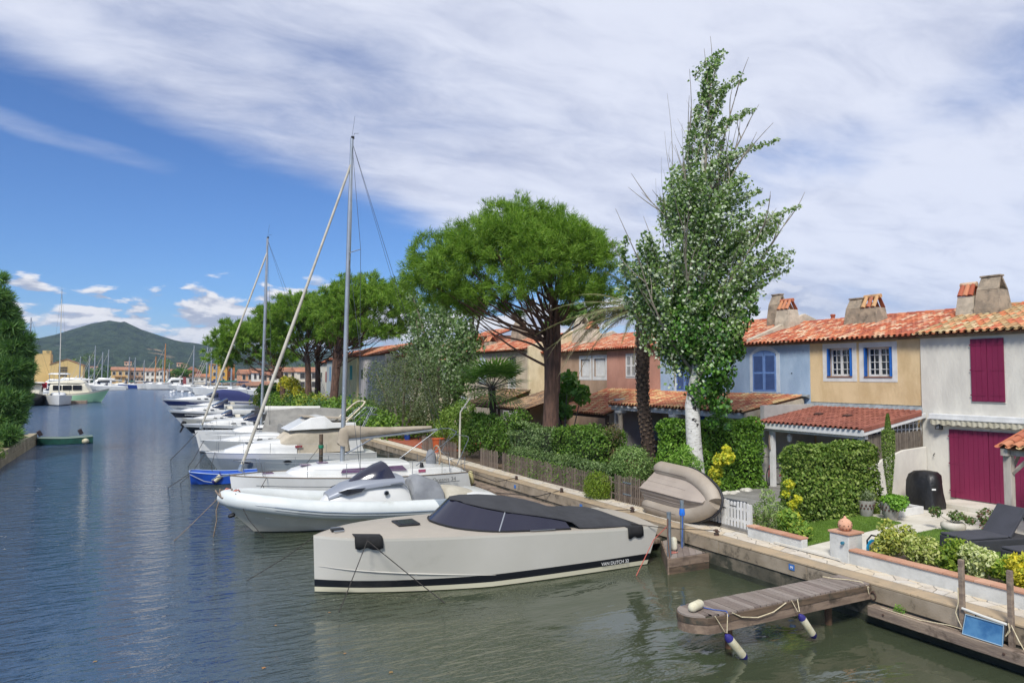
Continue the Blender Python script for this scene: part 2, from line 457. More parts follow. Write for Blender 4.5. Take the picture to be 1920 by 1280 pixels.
# ---- walkway: crazy paving, every flag its own piece near by
pav = thing('pavement', None, None, (13.9, 0, .8)); pav['kind'] = 'structure'
mb = MB(); mb.box(13.66, 14.32, -8, 104, .70, .815); mb.build('mortar_bed', m_mortar, pav)
def voronoi(x0, x1, y0, y1, cell, seed, gap):
    rn = random.Random(seed); pts = []
    nx = max(2, round((x1 - x0) / cell)); ny = round((y1 - y0) / cell)
    for j in range(ny):
        for i in range(nx):
            pts.append((x0 + (i + .5 + rn.uniform(-.36, .36) + (.25 if j % 2 else -.1)) * (x1 - x0) / nx, y0 + (j + .5 + rn.uniform(-.38, .38)) * (y1 - y0) / ny))
    out = []
    for i, p in enumerate(pts):
        poly = [(x0, max(y0, p[1] - cell * 2)), (x1, max(y0, p[1] - cell * 2)), (x1, min(y1, p[1] + cell * 2)), (x0, min(y1, p[1] + cell * 2))]
        for q in pts[max(0, i - 4 * nx):i + 4 * nx + 1]:
            if q is p: continue
            nx_, ny_ = q[0] - p[0], q[1] - p[1]; d = math.hypot(nx_, ny_)
            if d > cell * 3: continue
            nx_ /= d; ny_ /= d; c0 = d / 2 - gap / 2
            new = []
            for k in range(len(poly)):
                a, b_ = poly[k], poly[(k + 1) % len(poly)]
                da = (a[0] - p[0]) * nx_ + (a[1] - p[1]) * ny_ - c0; db = (b_[0] - p[0]) * nx_ + (b_[1] - p[1]) * ny_ - c0
                if da <= 0: new.append(a)
                if da * db < 0:
                    u = da / (da - db); new.append((a[0] + u * (b_[0] - a[0]), a[1] + u * (b_[1] - a[1])))
            poly = new
            if len(poly) < 3: break
        if len(poly) >= 3: out.append(poly)
    return out
flags = voronoi(13.675, 14.29, 3.0, 34.0, .27, 5, .022)
flags.sort(key=lambda p: p[0][1])
rest = MB()
for i, p in enumerate(flags):
    h = .822 + random.uniform(-.003, .005)
    if i < 290:
        mb = MB(); mb.prism(p, .80, h); mb.build('flagstone', m_flag, pav)
    else: rest.prism(p, .80, h)
for p in voronoi(13.675, 14.29, 34.0, 100.0, .42, 6, .03): rest.prism(p, .80, .822)
rest.build('far_flagstones', m_flag, pav, kind='stuff')
# ---- left bank
lb = thing('left_quay', None, None, (-7, 50, 0)); lb['kind'] = 'structure'
m_lq = mat('old_quay', '#a79a7e', .9, '#8f8368', 1.2, .4, 25, dirt=('#5b5240', 1.5, .5, .7))
for a, b_ in ((18, 34), (34, 44), (44, 53), (53, 62.6)):
    mb = MB(); mb.box(-7.25, -6.78, a, b_ - .02, -.5, .42); mb.box(-7.3, -6.8, a, b_ - .02, .425, .82); mb.build('wall_block', m_lq, lb, bevel=.02)
mb = MB(); mb.box(-60, -7.28, 18, 62.6, -.5, .72); mb.build('left_bank', mat('dry_earth', '#8b7a5c', .95, '#5f5a3c', .8, .5, 9), kind='structure')

# ---- far shore land, hill
m_far = mat('far_quay', '#8e8576', .9, '#7a7263', .2)
mb = MB()
mb.prism([(-900, 432), (20, 432), (26, 392), (64, 408), (70, 300), (46, 235), (40, 187), (30.5, 184), (31, 180), (44, 178), (60, 120), (900, 120), (900, 1500), (-900, 1500)], -1, 1.0)
mb.prism([(-900, 136), (-20, 136), (-19, 146), (-60, 170), (-60, 420), (-900, 420)], -1, .8)
mb.build('far_shore', m_far, kind='structure')
def hill():
    nx, ny = 150, 60
    X = np.linspace(-3200, 4600, nx); Yv = np.linspace(1500, 5200, ny)
    prof_x = [-1500, -900, -560, -340, -250, -185, -115, -60, -5, 60, 130, 200, 262, 320, 420, 560, 900, 1500, 2400, 4600]
    prof_z = [45, 60, 105, 133, 158, 184, 207, 199, 172, 150, 133, 127, 128, 122, 112, 104, 96, 90, 80, 60]
    V = []
    for j, y in enumerate(Yv):
        for x in X:
            xs = x * 3000 / max(y, 2500) if y > 3000 else x
            h = np.interp(x, prof_x, prof_z, left=40, right=50)
            f = math.exp(-((y - 3000) / 800.0) ** 2) if y < 3000 else math.exp(-((y - 3000) / 1500.0) ** 2)
            g = 12 * math.sin(x * .011 + y * .004) * math.sin(y * .006 + 1) + 6 * math.sin(x * .027 - y * .013) + 3 * math.sin(x * .06 + y * .03)
            V.append((x, y, max(1.2, h * f + g * min(1, f * 1.5) * (0.25 if 2700 < y < 3300 else 1.0))))
    F = [(j * nx + i, j * nx + i + 1, (j + 1) * nx + i + 1, (j + 1) * nx + i) for j in range(ny - 1) for i in range(nx - 1)]
    m = bpy.data.materials.new('wooded_hill'); m.use_nodes = True; t = NT(m.node_tree); b = t.n['Principled BSDF']
    b.inputs['Roughness'].default_value = 1; b.inputs['Specular IOR Level'].default_value = .05
    g = t.n.new('ShaderNodeNewGeometry'); p = g.outputs['Position']; st = t.mapping(p, scale=(1, .45, 1.6))
    c = t.mix(t.sstep(t.noise(st, .035, 6, .7), .36, .62), lin('#1a2a20'), lin('#3a4a34'))
    c = t.mix(t.sstep(t.noise(t.mapping(p, scale=(1, .5, 2.5)), .011, 3, .5), .66, .74), c, lin('#96826a'))
    t.link(c, b.inputs['Base Color'])
    bn = t.n.new('ShaderNodeBump'); bn.inputs['Strength'].default_value = 1; bn.inputs['Distance'].default_value = 14
    t.link(t.noise(st, .06, 5, .65), bn.inputs['Height']); t.link(bn.outputs[0], b.inputs['Normal'])
    npmesh('hill', V, np.array(F), m, kind='structure', smooth=True)
hill()
mb = MB(); mb.add([(-9000, 1400, .9), (9000, 1400, .9), (9000, 12000, .9), (-9000, 12000, .9)], [(0, 1, 2, 3)])
mb.build('plain', mat('far_plain', '#3f4d30', 1, '#5a5f3c', .004), kind='structure')

# ================================================================== GARDEN WALLS, STEPS, LAWNS
m_stuc = mat('white_garden_stucco', '#c6c6c0', .9, '#b4b4ae', 2.2, .35, 22, dirt=('#a9a69b', 3.2, .62, .78), bump2=4)
m_terr = mat('terracotta_coping', '#bb8c70', .85, '#a57a60', 5, .25, 40, objrand=['#c0937a', '#b28068', '#c9a187', '#b5886e'])
m_pale = mat('pale_garden_paving', '#cfcabd', .8, '#bfb9aa', 1.4, .15, 20, dirt=('#a69e90', 1.6, .62, .8))
def stone_wall(label, y0, y1, top, x0=14.10, x1=14.30, base=.80):
    w = thing('garden_wall', label, 'wall', (x0, y0, base))
    mb = MB(); mb.box(x0, x1, y0, y1, base - .1, top - .05); mb.build('stucco', m_stuc, w, bevel=.015)
    n = max(3, round((y1 - y0) / .30)); s = (y1 - y0) / n
    for i in range(n):
        mb = MB(); mb.box(x0 - .035, x1 + .035, y0 + i * s + .004, y0 + (i + 1) * s - .004, top - .047, top - .005 + random.uniform(-.002, .003)); mb.build('coping_tile', m_terr, w, bevel=.006)
    return w
stone_wall('long low white garden wall with terracotta coping in front of the yellow flower bed', 1.5, 10.78, 1.15)
stone_wall('short low white garden wall with terracotta coping beside the white picket gate', 12.07, 13.80, 1.13)
gp = thing('garden_pillar', 'square white stucco pillar with a tiled top carrying a clay lantern', 'pillar', (14.2, 11.0, .8))
mb = MB(); mb.box(14.08, 14.55, 10.78, 11.28, .7, 1.44); mb.build('stucco', m_stuc, gp, bevel=.02)
for i in range(2):
    mb = MB(); mb.box(14.05, 14.58, 10.75 + i * .28, 11.02 + i * .28, 1.443, 1.485); mb.build('coping_tile', m_terr, gp, bevel=.006)
mb = MB(); mb.tube([(14.06, 10.9, 1.26), (14.0, 10.9, 1.26)], .035, 10); mb.build('water_tap', mat('teal_plastic', '#2f6f86', .4), gp)
ln = thing('clay_lantern', 'round pierced terracotta lantern standing on the garden pillar', 'lantern', (14.3, 11.03, 1.485))
mb = MB(); mb.lathe([(.06, 0), (.10, .015), (.145, .07), (.16, .13), (.14, .2), (.09, .25), (.035, .28), (.03, .31), (.012, .33)], (14.3, 11.03, 1.485), 16); mb.build('shell', mat('clay', '#d3a184', .8, '#c08e70', 8, .3, 60), ln, smooth=50)
hol = MB()
for k in range(26):
    a = k * 2.4; z = .05 + (k % 5) * .042; r = [.135, .158, .162, .145, .115][k % 5]
    hol.tube([(14.3 + math.cos(a) * r * .96, 11.03 + math.sin(a) * r * .96, 1.485 + z), (14.3 + math.cos(a) * (r + .006), 11.03 + math.sin(a) * (r + .006), 1.485 + z)], .011, 6)
hol.build('openings', mat('dark_hole', '#3b2a20', 1), ln, kind='stuff')

# paved terrace: big slabs
ter = thing('terrace', None, None, (18, 12, .8)); ter['kind'] = 'structure'
mb = MB(); mb.box(14.3, 23.6, 2, 15.0, .785, .86); mb.build('bed', m_mortar, ter)
rn = random.Random(3)
def slabs(x0, x1, y0, y1, sx_, sy_, z):
    nx = max(1, round((x1 - x0) / sx_)); ny = max(1, round((y1 - y0) / sy_))
    for i in range(nx):
        for j in range(ny):
            mb = MB(); mb.box(x0 + i * (x1 - x0) / nx + .003, x0 + (i + 1) * (x1 - x0) / nx - .003, y0 + j * (y1 - y0) / ny + .003, y0 + (j + 1) * (y1 - y0) / ny - .003, .84, z + rn.uniform(-.001, .001)); mb.build('paving_slab', m_pale, ter)
slabs(19.1, 22.4, 7, 15.0, .8, .8, .885); slabs(14.05, 19.1, 11.0, 12.9, .85, .62, .884)
st = thing('doorstep', 'long pale stone step below the magenta double doors', 'step', (23, 12, .88))
for i in range(7):
    mb = MB(); mb.box(22.42, 23.69, 7.0 + i + .003, 8.0 + i - .003, .80, 1.02); mb.build('step_slab', m_pale, st, bevel=.01)
m_turf = mat('turf_ground', '#4d6428', .95, '#5b7230', 3, .4, 90)
def lawn(poly, n, seed):
    mb = MB(); mb.prism(poly, .86, .905); mb.build('lawn_base', m_turf, kind='structure')
    xs = [p[0] for p in poly]; ys = [p[1] for p in poly]
    P = []
    def inside(x, y):
        c = False
        for i in range(len(poly)):
            (xa, ya), (xb, yb) = poly[i], poly[i - 1]
            if (ya > y) != (yb > y) and x < (xb - xa) * (y - ya) / (yb - ya) + xa: c = not c
        return c
    while len(P) < n:
        x, y = random.uniform(min(xs), max(xs)), random.uniform(min(ys), max(ys))
        if inside(x, y): P.append((x, y, .905))
    P = np.array(P); V = []; a = RNG.random(n) * 6.28; w = .006; h = RNG.uniform(.02, .04, n); lx = RNG.normal(size=(n, 2)) * .012
    A = P + np.stack([np.cos(a) * w, np.sin(a) * w, 0 * a], 1); B = P - np.stack([np.cos(a) * w, np.sin(a) * w, 0 * a], 1)
    Cc = P + np.stack([lx[:, 0], lx[:, 1], h], 1)
    V = np.stack([A, B, Cc], 1).reshape(-1, 3)
    o = npmesh('grass', V, np.arange(3 * n).reshape(n, 3), leafmat('grass_blade', ['#4c6a22', '#6b8a34', '#7d9a45'], trans=.2), kind='stuff')
    tagp(o, 'short dense green lawn blades %s' % seed, 'grass')
lawn([(14.32, 12.15), (18.93, 12.79), (19.05, 14.0), (16.7, 14.02), (14.32, 13.1)], 30000, 'in front of the clipped hedge')
lawn([(17.3, 11.75), (19.05, 11.87), (19.3, 6.2), (15.8, 6.2), (15.9, 11.2)], 36000, 'around the dark sun lounger')
mb = MB(); mb.box(14.3, 15.8, 2, 10.75, .84, .93); mb.build('flower_bed', m_soil, kind='structure')

# ================================================================== JETTIES, POSTS, TIMBER
m_wood = mat('weathered_wood', '#83766c', .85, '#6b5d55', 2.0, .6, 18, stretch=(6, .9, 6), objrand=['#948a80', '#857a70', '#a1978d', '#7a6e66', '#998d84'])
m_woods = mat('weathered_beam', '#8a7765', .85, '#6d5c4e', 1.5, .6, 12, stretch=(.9, 7, 7), dirt=('#4a3f35', 2.2, .52, .7))
m_wooddk = mat('wet_beam', '#6a5846', .7, '#463a2f', 1.5, .5, 10, stretch=(.8, 6, 6), dirt=('#33332a', 1.6, .5, .62))
pr_ = thing('jetty', 'narrow rounded wooden jetty reaching out from the quay with fenders tied to it', 'jetty', (QX, 10, .8))
npk = 30; x0_, x1_ = 8.86, 13.22
for i in range(npk):
    a = x0_ + (x1_ - x0_) * i / npk; b_ = a + (x1_ - x0_) / npk - .008
    y0 = 9.65 if i > 1 else 9.65 + (.10 if i == 0 else .03); y1 = 10.36 if i > 1 else 10.36 - (.04 if i == 0 else .0)
    mb = MB(); wz = random.uniform(-.003, .003)
    for k in range(3):
        q = (b_ - a) / 3
        mb.box(a + k * q, a + (k + 1) * q - .012, y0, y1, .765, .797 + wz)
    mb.box(a, b_ - .004, y0 + .002, y1 - .002, .755, .788 + wz)
    mb.build('plank', m_wood, pr_)
# curved nose boards
arc = [(8.86 - .26 * math.sin(math.pi * u) ** .6 * 1.0, 9.68 + .66 * u) for u in [k / 8 for k in range(9)]]
mb = MB(); mb.prism([(8.855, 9.68)] + arc[1:-1] + [(8.855, 10.34)], .76, .795); mb.build('nose_board', m_wood, pr_)
def ring_wall(pts, z0, z1, th, m, name, parent):
    mb = MB(); secs = []
    for i, p in enumerate(pts):
        a = pts[max(0, i - 1)]; b_ = pts[min(len(pts) - 1, i + 1)]; t = Vector((b_[0] - a[0], b_[1] - a[1])).normalized(); nn = Vector((-t.y, t.x)) * th
        secs.append([(p[0], p[1], z0), (p[0], p[1], z1), (p[0] + nn.x, p[1] + nn.y, z1), (p[0] + nn.x, p[1] + nn.y, z0)])
    mb.loft(secs, closed=True); return mb.build(name, m, parent)
path = [(13.2, 9.62), (9.0, 9.60), (8.86, 9.62)] + [(x - .02, y) for x, y in arc[1:-1]] + [(8.86, 10.39), (13.2, 10.40)]
ring_wall(path, .655, .765, -.05, m_wooddk, 'upper_rim_board', pr_)
ring_wall([(x * 1.0 + .012, y + (.012 if y < 10 else -.012)) for x, y in path], .49, .65, -.05, m_woods, 'lower_rim_board', pr_)
for (px_, py_) in ((9.7, 10.0), (12.4, 10.0)):
    mb = MB(); mb.tube([(px_, py_, -.6), (px_, py_, .75)], .07, 8); mb.build('pile', mat('rusty_pile', '#7c5b41', .9, '#5b4634', 4), pr_)
m_buoy = mat('fender_white', '#cfcab2', .55, '#b9b08c', 4, .15, 12, dirt=('#8b8468', 6, .6, .75))
m_blue = mat('fender_blue_end', '#2f2a78', .45, '#231f5c', 6)
m_rope = mat('pale_rope', '#cfc3a4', .9, '#b7a988', 20, .5, 120)
m_ropedk = mat('dark_rope', '#2b2826', .9, '#3b3733', 20)
def fender(label, top, bot, r, cap=True, group=None, m=None):
    top, bot = Vector(top), Vector(bot); d = (bot - top).normalized(); L = (bot - top).length
    f = thing('fender', label, 'fender', tuple(bot), group=group)
    q = r; mb = MB()
    mb.lathe([(r * .35, L * .02), (r * .8, L * .09), (r, L * .2), (r, L * .82), (r * .8, L * .92), (r * .3, L)], top, 12, axis=d); mb.build('body', m or m_buoy, f, smooth=40)
    if cap:
        for s0, s1, flip in ((.0, .17, 0), (.86, 1.02, 1)):
            mb = MB()
            if not flip: mb.lathe([(r * .3, -L * .01), (r * .84, L * .07), (r * 1.03, L * .17)], top, 12, axis=d)
            else: mb.lathe([(r * 1.03, L * .82), (r * .86, L * .93), (r * .3, L * 1.02)], top, 12, axis=d)
            mb.build('end_cap', m_blue, f, smooth=40)
    return f
def rope(label, pts, r=.012, m=None, cat='rope', name='rope', sag=0, group=None):
    pts = [Vector(p) for p in pts]
    if len(pts) == 2 and sag:
        a, b_ = pts; pts = [a.lerp(b_, k / 10) - Vector((0, 0, sag * 4 * (k / 10) * (1 - k / 10))) for k in range(11)]
    mb = MB(); mb.tube(pts, r, 6); o = mb.build(name, m or m_rope, smooth=60); tagp(o, label, cat, group); return o
fender('white fender with dark blue ends hanging at the outer end of the jetty', (9.18, 9.52, .47), (9.62, 9.5, -.02), .075)
fender('white fender with dark blue ends hanging from the middle of the jetty', (11.0, 9.50, .55), (11.35, 9.46, .08), .07)
fender('stubby dirty white fender lying on the planks at the end of the jetty', (8.72, 9.92, .88), (9.12, 10.06, .88), .085, cap=False)
rope('cream rope sling holding the outer fender of the jetty', [(9.0, 9.6, .8), (9.16, 9.53, .52), (9.2, 9.52, .5), (9.3, 9.6, .8)], .009)
rope('cream rope sling holding the middle fender of the jetty', [(10.9, 9.6, .8), (10.98, 9.53, .6), (11.02, 9.52, .6), (11.06, 9.6, .8)], .009)
rope('cream rope looping along the side of the jetty', [(9.4, 9.59, .8), (9.6, 9.57, .70), (10.0, 9.57, .63), (10.4, 9.57, .67), (10.75, 9.59, .78)], .011)
rope('thin blue rope lying across the jetty planks', [(9.1, 10.0, .82), (9.2, 9.85, .81), (9.35, 9.68, .81), (9.3, 9.58, .76)], .009, mat('blue_rope', '#2f56a0', .8))
rope('cream rope draped across the quay end of the jetty', [(12.7, 10.36, .82), (12.8, 10.2, .81), (13.0, 10.0, .81), (13.1, 9.75, .81), (13.12, 9.6, .74), (13.1, 9.59, .62), (13.08, 9.6, .75)], .011)
# second, diagonal-planked jetty
j2 = thing('mooring_platform', 'square low wooden platform with slanting deck boards and two steel posts', 'platform', (13, 14.6, .38))
A_, B_, C_, D_ = Vector((11.9, 14.33, .38)), Vector((13.2, 14.42, .38)), Vector((13.22, 16.2, .38)), Vector((12.25, 16.05, .38))
mb = MB(); mb.prism([(11.9, 14.33), (13.22, 14.42), (13.22, 16.0), (13.05, 15.95)], .29, .345); mb.build('deck_base', m_wooddk, j2)
def clip_poly(poly, n, c, keep=-1):
    new = []
    for k in range(len(poly)):
        a, b_ = poly[k], poly[(k + 1) % len(poly)]
        da = (a[0] * n[0] + a[1] * n[1] - c) * -keep; db = (b_[0] * n[0] + b_[1] * n[1] - c) * -keep
        if da <= 0: new.append(a)
        if da * db < 0:
            u = da / (da - db); new.append((a[0] + u * (b_[0] - a[0]), a[1] + u * (b_[1] - a[1])))
    return new
nd = (math.cos(R(38)), -math.sin(R(38))); base = [(11.9, 14.33), (13.22, 14.42), (13.22, 16.0), (13.05, 15.95)]
cs = [p[0] * nd[0] + p[1] * nd[1] for p in base]; c0 = min(cs)
while c0 < max(cs):
    q = clip_poly(clip_poly(base, nd, c0 + .006, 1), nd, c0 + .165, -1)
    if len(q) >= 3:
        mb = MB(); mb.prism(q, .345, .38 + random.uniform(-.003, .004)); mb.build('plank', m_wood, j2)
    c0 += .165
mb = MB(); mb.box(11.9, 13.22, 14.28, 14.325, .17, .385); mb.build('rim_board', m_woods, j2, bevel=.006)
mb = MB(); mb.box(11.9, 13.22, 14.28, 14.325, -.12, .16); mb.build('lower_board', m_wooddk, j2, bevel=.006)
mb = MB(); mb.extr([(11.89, 14.28, -.12), (11.89, 14.28, .385), (13.04, 15.95, .385), (13.04, 15.95, -.12)], (-.04, .01, 0)); mb.build('side_board', m_woods, j2)
m_galv = mat('galvanised_steel', '#8f989c', .5, '#79838a', 9, .1, 30, metal=.6)
for (x, y, b0, lab, top) in ((12.12, 14.55, .38, 'galvanised steel post at the front corner of the mooring platform', 1.5), (13.12, 15.2, .38, 'galvanised steel post with a blue plastic wrap at the back of the mooring platform', 1.62)):
    p = thing('mooring_post', lab, 'post', (x, y, b0))
    mb = MB(); mb.tube([(x, y, -.3), (x, y, top - .05)], .055, 12); mb.build('shaft', m_galv, p, smooth=40)
    mb = MB(); mb.tube([(x, y, top - .05), (x, y, top)], .06, 12); mb.build('cap', m_galv, p, smooth=40)
    if y > 15:
        mb = MB(); mb.tube([(x, y, 1.22), (x, y, 1.28), (x, y, 1.40)], [.075, .082, .068], 10); mb.build('wrap', mat('bright_blue_plastic', '#1f6fd0', .5), p, smooth=40)
rope('blue rope hanging down from the wrapped steel post', [(13.06, 15.12, 1.3), (13.0, 15.05, .95), (12.98, 15.05, .6), (12.95, 15.02, .4)], .011, mat('blue_rope', '#2f56a0', .8))
rope('small red and white rope coil on the mooring platform', [(12.3 + .09 * math.cos(k * .9) + k * .008, 14.75 + .07 * math.sin(k * .9), .40) for k in range(22)], .009, mat('pink_rope', '#c47a6c', .9))
rope('rusty chain hanging beside the front steel post', [(12.04, 14.5, 1.35), (12.0, 14.46, 1.0), (11.98, 14.4, .6), (11.95, 14.3, .2)], .016, mat('rusty_chain', '#6f5140', .9))
fd = fender('white fender leaning between the steel posts', (12.6, 14.95, .75), (12.58, 14.9, .39), .09, cap=False)
for (x, y, lab) in ((12.62, 16.6, 'cream plastic mooring stake nearer to the mooring platform'), (12.6, 17.4, 'cream plastic mooring stake farther along the timber walkway')):
    mb = MB(); mb.tube([(x, y, -.5), (x, y, .62), (x, y, .66)], [.05, .05, .03], 10); o = mb.build('mooring_stake', mat('cream_plastic', '#c9c08f', .6, '#b0a678', 5), smooth=40); tagp(o, lab, 'stake')
# timber walkway at the foot of the wall
m_woods2 = mat('timber_long', '#938270', .85, '#75665a', 1.5, .6, 12, stretch=(7, .9, 7), dirt=('#55483c', 2.0, .55, .7))
tw = thing('timber_walkway', 'long grey timber ledge along the foot of the quay behind the moored boats', 'ledge', (13, 20, .38))
y = 16.25
while y < 33:
    L = random.uniform(2.6, 3.4); mb = MB(); mb.box(12.72, 13.0, y + .01, y + L - .01, .24, .375); mb.box(13.01, 13.22, y + .01, y + L - .01, .24, .37 + random.uniform(0, .008)); mb.build('board', m_woods2, tw, bevel=.008)
    mb = MB(); mb.box(12.68, 12.72, y + .01, y + L - .01, .02, .36); mb.build('side_beam', m_woods, tw, bevel=.008); y += L
tl = thing('timber_fender_beam', 'long pale timber beam bolted to the quay wall right of the jetty', 'beam', (13.1, 8, .4))
for a, b_ in ((5.3, 9.55), (1.0, 5.28)):
    mb = MB(); mb.box(12.98, 13.22, a, b_, .22, .42); mb.build('beam', m_woods2, tl, bevel=.015)
for y in (9.2, 7.0, 4.9):
    mb = MB(); mb.tube([(12.965, y, .33), (12.985, y, .33)], .022, 8); mb.build('bolt', mat('rust', '#4e3a30', .9), tl)
for (y, lab) in ((7.78, 'grey wooden post rising from the quay, left of the blue tray'), (6.97, 'grey wooden post rising from the quay, right of the blue tray')):
    mb = MB(); mb.box(13.13, 13.21, y - .04, y + .04, .42, 1.70); o = mb.build('wooden_post', m_woods2, bevel=.008); tagp(o, lab, 'post')
rope('white pipe rail tied between the two wooden posts', [(13.09, 7.74, .86), (13.08, 7.4, .83), (13.09, 7.0, .80)], .022, mat('white_pipe', '#d8d6cc', .5), cat='rail', name='pipe_rail')
tr = thing('plastic_tray', 'blue transparent plastic tray wedged upright on the timber beam', 'tray', (13.05, 7.35, .42))
mb = MB(); mb.extr([(13.02, 7.70, .44), (13.02, 7.04, .44), (13.10, 7.05, .76), (13.10, 7.68, .76)], (.02, 0, 0)); mb.build('sheet', mat('blue_perspex', '#2c5a86', .2, '#4f7ea2', 3, spec=.8), tr)
mb = MB(); mb.tube([(13.01, 7.70, .44), (13.01, 7.04, .44), (13.09, 7.05, .77), (13.09, 7.68, .77)], .012, 6, closed=True); mb.build('rim', mat('tray_rim', '#8fa7b5', .3), tr)
rope('cream rope knotted round the left wooden post', [(13.12, 7.82, 1.2), (13.09, 7.80, .95), (13.10, 7.86, .75), (13.08, 7.8, .62), (13.07, 7.72, .5), (13.06, 7.95, .5), (13.05, 8.5, .43), (13.05, 9.3, .43)], .010)
rope('cream rope knotted round the right wooden post', [(13.12, 6.99, .82), (13.08, 6.95, .7), (13.08, 7.02, .6), (13.10, 6.93, .8), (13.05, 6.8, .6), (13.0, 6.65, .42)], .010)
rg = thing('mooring_ring', 'rusty iron mooring ring hanging on the quay wall right of the jetty', 'ring', (QX, 9.58, .6))
mb = MB(); mb.tube([(QX - .03, 9.58 + .065 * math.cos(a), .56 + .075 * math.sin(a)) for a in [k * math.pi / 7 for k in range(14)]], .011, 6, closed=True); mb.build('ring', mat('rust', '#4e3a30', .9), rg, smooth=60)
mb = MB(); mb.tube([(QX + .02, 9.58, .645), (QX - .045, 9.58, .645)], .02, 8); mb.build('eye', MATS['rust'], rg)
for (y, txt, z, lab) in ((11.62, '99', .655, 'blue berth plate with white figures on the quay near the jetty'), (20.4, '41', .62, 'small blue berth plate on the quay behind the sharp-bowed motor boat'), (25.2, '42', .62, 'small blue berth plate on the quay behind the inflatable boat')):
    bp = thing('berth_plate', lab, 'number plate', (QX, y, z))
    mb = MB(); mb.box(QX - .02, QX - .013, y - .08, y + .08, z - .065, z + .065); mb.build('plate', mat('enamel_blue', '#3f6fae', .4), bp)
    if y < 15: text_part(txt, .085, Matrix(((0, 0, -1, QX - .022), (-1, 0, 0, y), (0, 1, 0, z - .035), (0, 0, 0, 1))), mat('enamel_white', '#e8e8e8', .4), bp)
def cleat(x, y, lab):
    c = thing('mooring_bollard', lab, 'bollard', (x, y, .82))
    mb = MB(); mb.lathe([(.07, 0), (.065, .02), (.035, .05), (.03, .1), (.05, .13), (.04, .155), (0.01, .16)], (x, y, .82), 10); mb.build('stem', MATS['rust'], c, smooth=50)
    mb = MB(); mb.tube([(x, y - .1, .93), (x, y + .1, .93)], .022, 8); mb.build('crossbar', MATS['rust'], c)
    k = MB(); k.tube([(x + .05 * math.cos(a), y + .06 * math.sin(a), .87 + .01 * math.sin(3 * a)) for a in [i * .7 for i in range(16)]], .017, 6); o = k.build('rope_knot', m_ropedk, smooth=60); tagp(o, 'dark rope wound round the %s' % lab, 'rope')
cleat(13.5, 14.3, 'small iron bollard nearest the long jetty')
cleat(13.48, 17.9, 'rusty iron bollard on the coping behind the motor boat stern')
cleat(13.5, 22.1, 'rusty iron bollard on the coping behind the inflatable boat')
cleat(13.5, 25.6, 'rusty iron bollard on the coping by the sailing boat stern')
# weeds in the wall
def weeds(name, c, n, h, cols, lab):
    P = np.array(c) + RNG.normal(size=(n, 3)) * np.array([h * .4, h * .6, h * .4]); D = np.tile([0, -.3, 1], (n, 1))
    o = leaves(name, P, D, h * .35, leafmat('weed_' + name, cols), None); tagp(o, lab, 'plant')
weeds('weed', (13.1, 8.95, .50), 160, .10, ['#4f7a2c', '#7fa040'], 'small green weed growing between beam and quay wall')
# ================================================================== HOUSES
RED = ['#b0603f', '#bb6e49', '#a3543a', '#c07f5c', '#c59a78', '#98543f', '#b36545', '#c9ab8c', '#a85c42', '#b88a70']
OCH = ['#b39468', '#a9855c', '#bd7048', '#c2a981', '#b8684a', '#9d8660', '#c98c62', '#ac9a74']
ORG = ['#b4714e', '#bd7f58', '#ad6648', '#c39a6c', '#c7ac7c', '#a8634a', '#b87a58', '#c08c66']
BRN = ['#8a5242', '#7e4a3c', '#935a49', '#86503f']
OLD = ['#8a7057', '#79624e', '#9c7c5c', '#6e5b4a', '#a0866a']
def tilemat(key, cols):
    return (mat('tile_' + key, cols[0], .85, None, 3, .3, 60, objrand=cols, dirt=('#6a5646', 1.1, .52 if key == 'orange' else .60, .80)),
            mat('tiles_' + key, cols[0], .85, None, 3, .3, 60, isl=cols, dirt=('#5e5144', 1.1, .60, .80)))
TM = {k: tilemat(k, c) for k, c in dict(red=RED, ochre=OCH, orange=ORG, brown=BRN, old=OLD).items()}
m_under = mat('tile_channel', '#7a4a36', .95, '#5c4335', 3)
TILEMESH = {}
def tile_geo(w, L):
    """convex cover tile, lying along +x; wider at the lower (x=0) end"""
    V = []; n = 6; ro, ru, th = w * .40, w * .33, .014
    for x, r in ((0, ro), (L, ru)):
        for rr in (r, r - th):
            for j in range(n + 1):
                a = math.pi * j / n; V.append((x, rr * math.cos(a), rr * math.sin(a) * .80 + (.012 if x == 0 else 0)))
    m = n + 1; F = []
    for j in range(n):
        F.append((j, j + 1, 2 * m + j + 1, 2 * m + j))      # outer
        F.append((m + j, j, j + 1, m + j + 1)[::-1])          # front rim
    return V, F
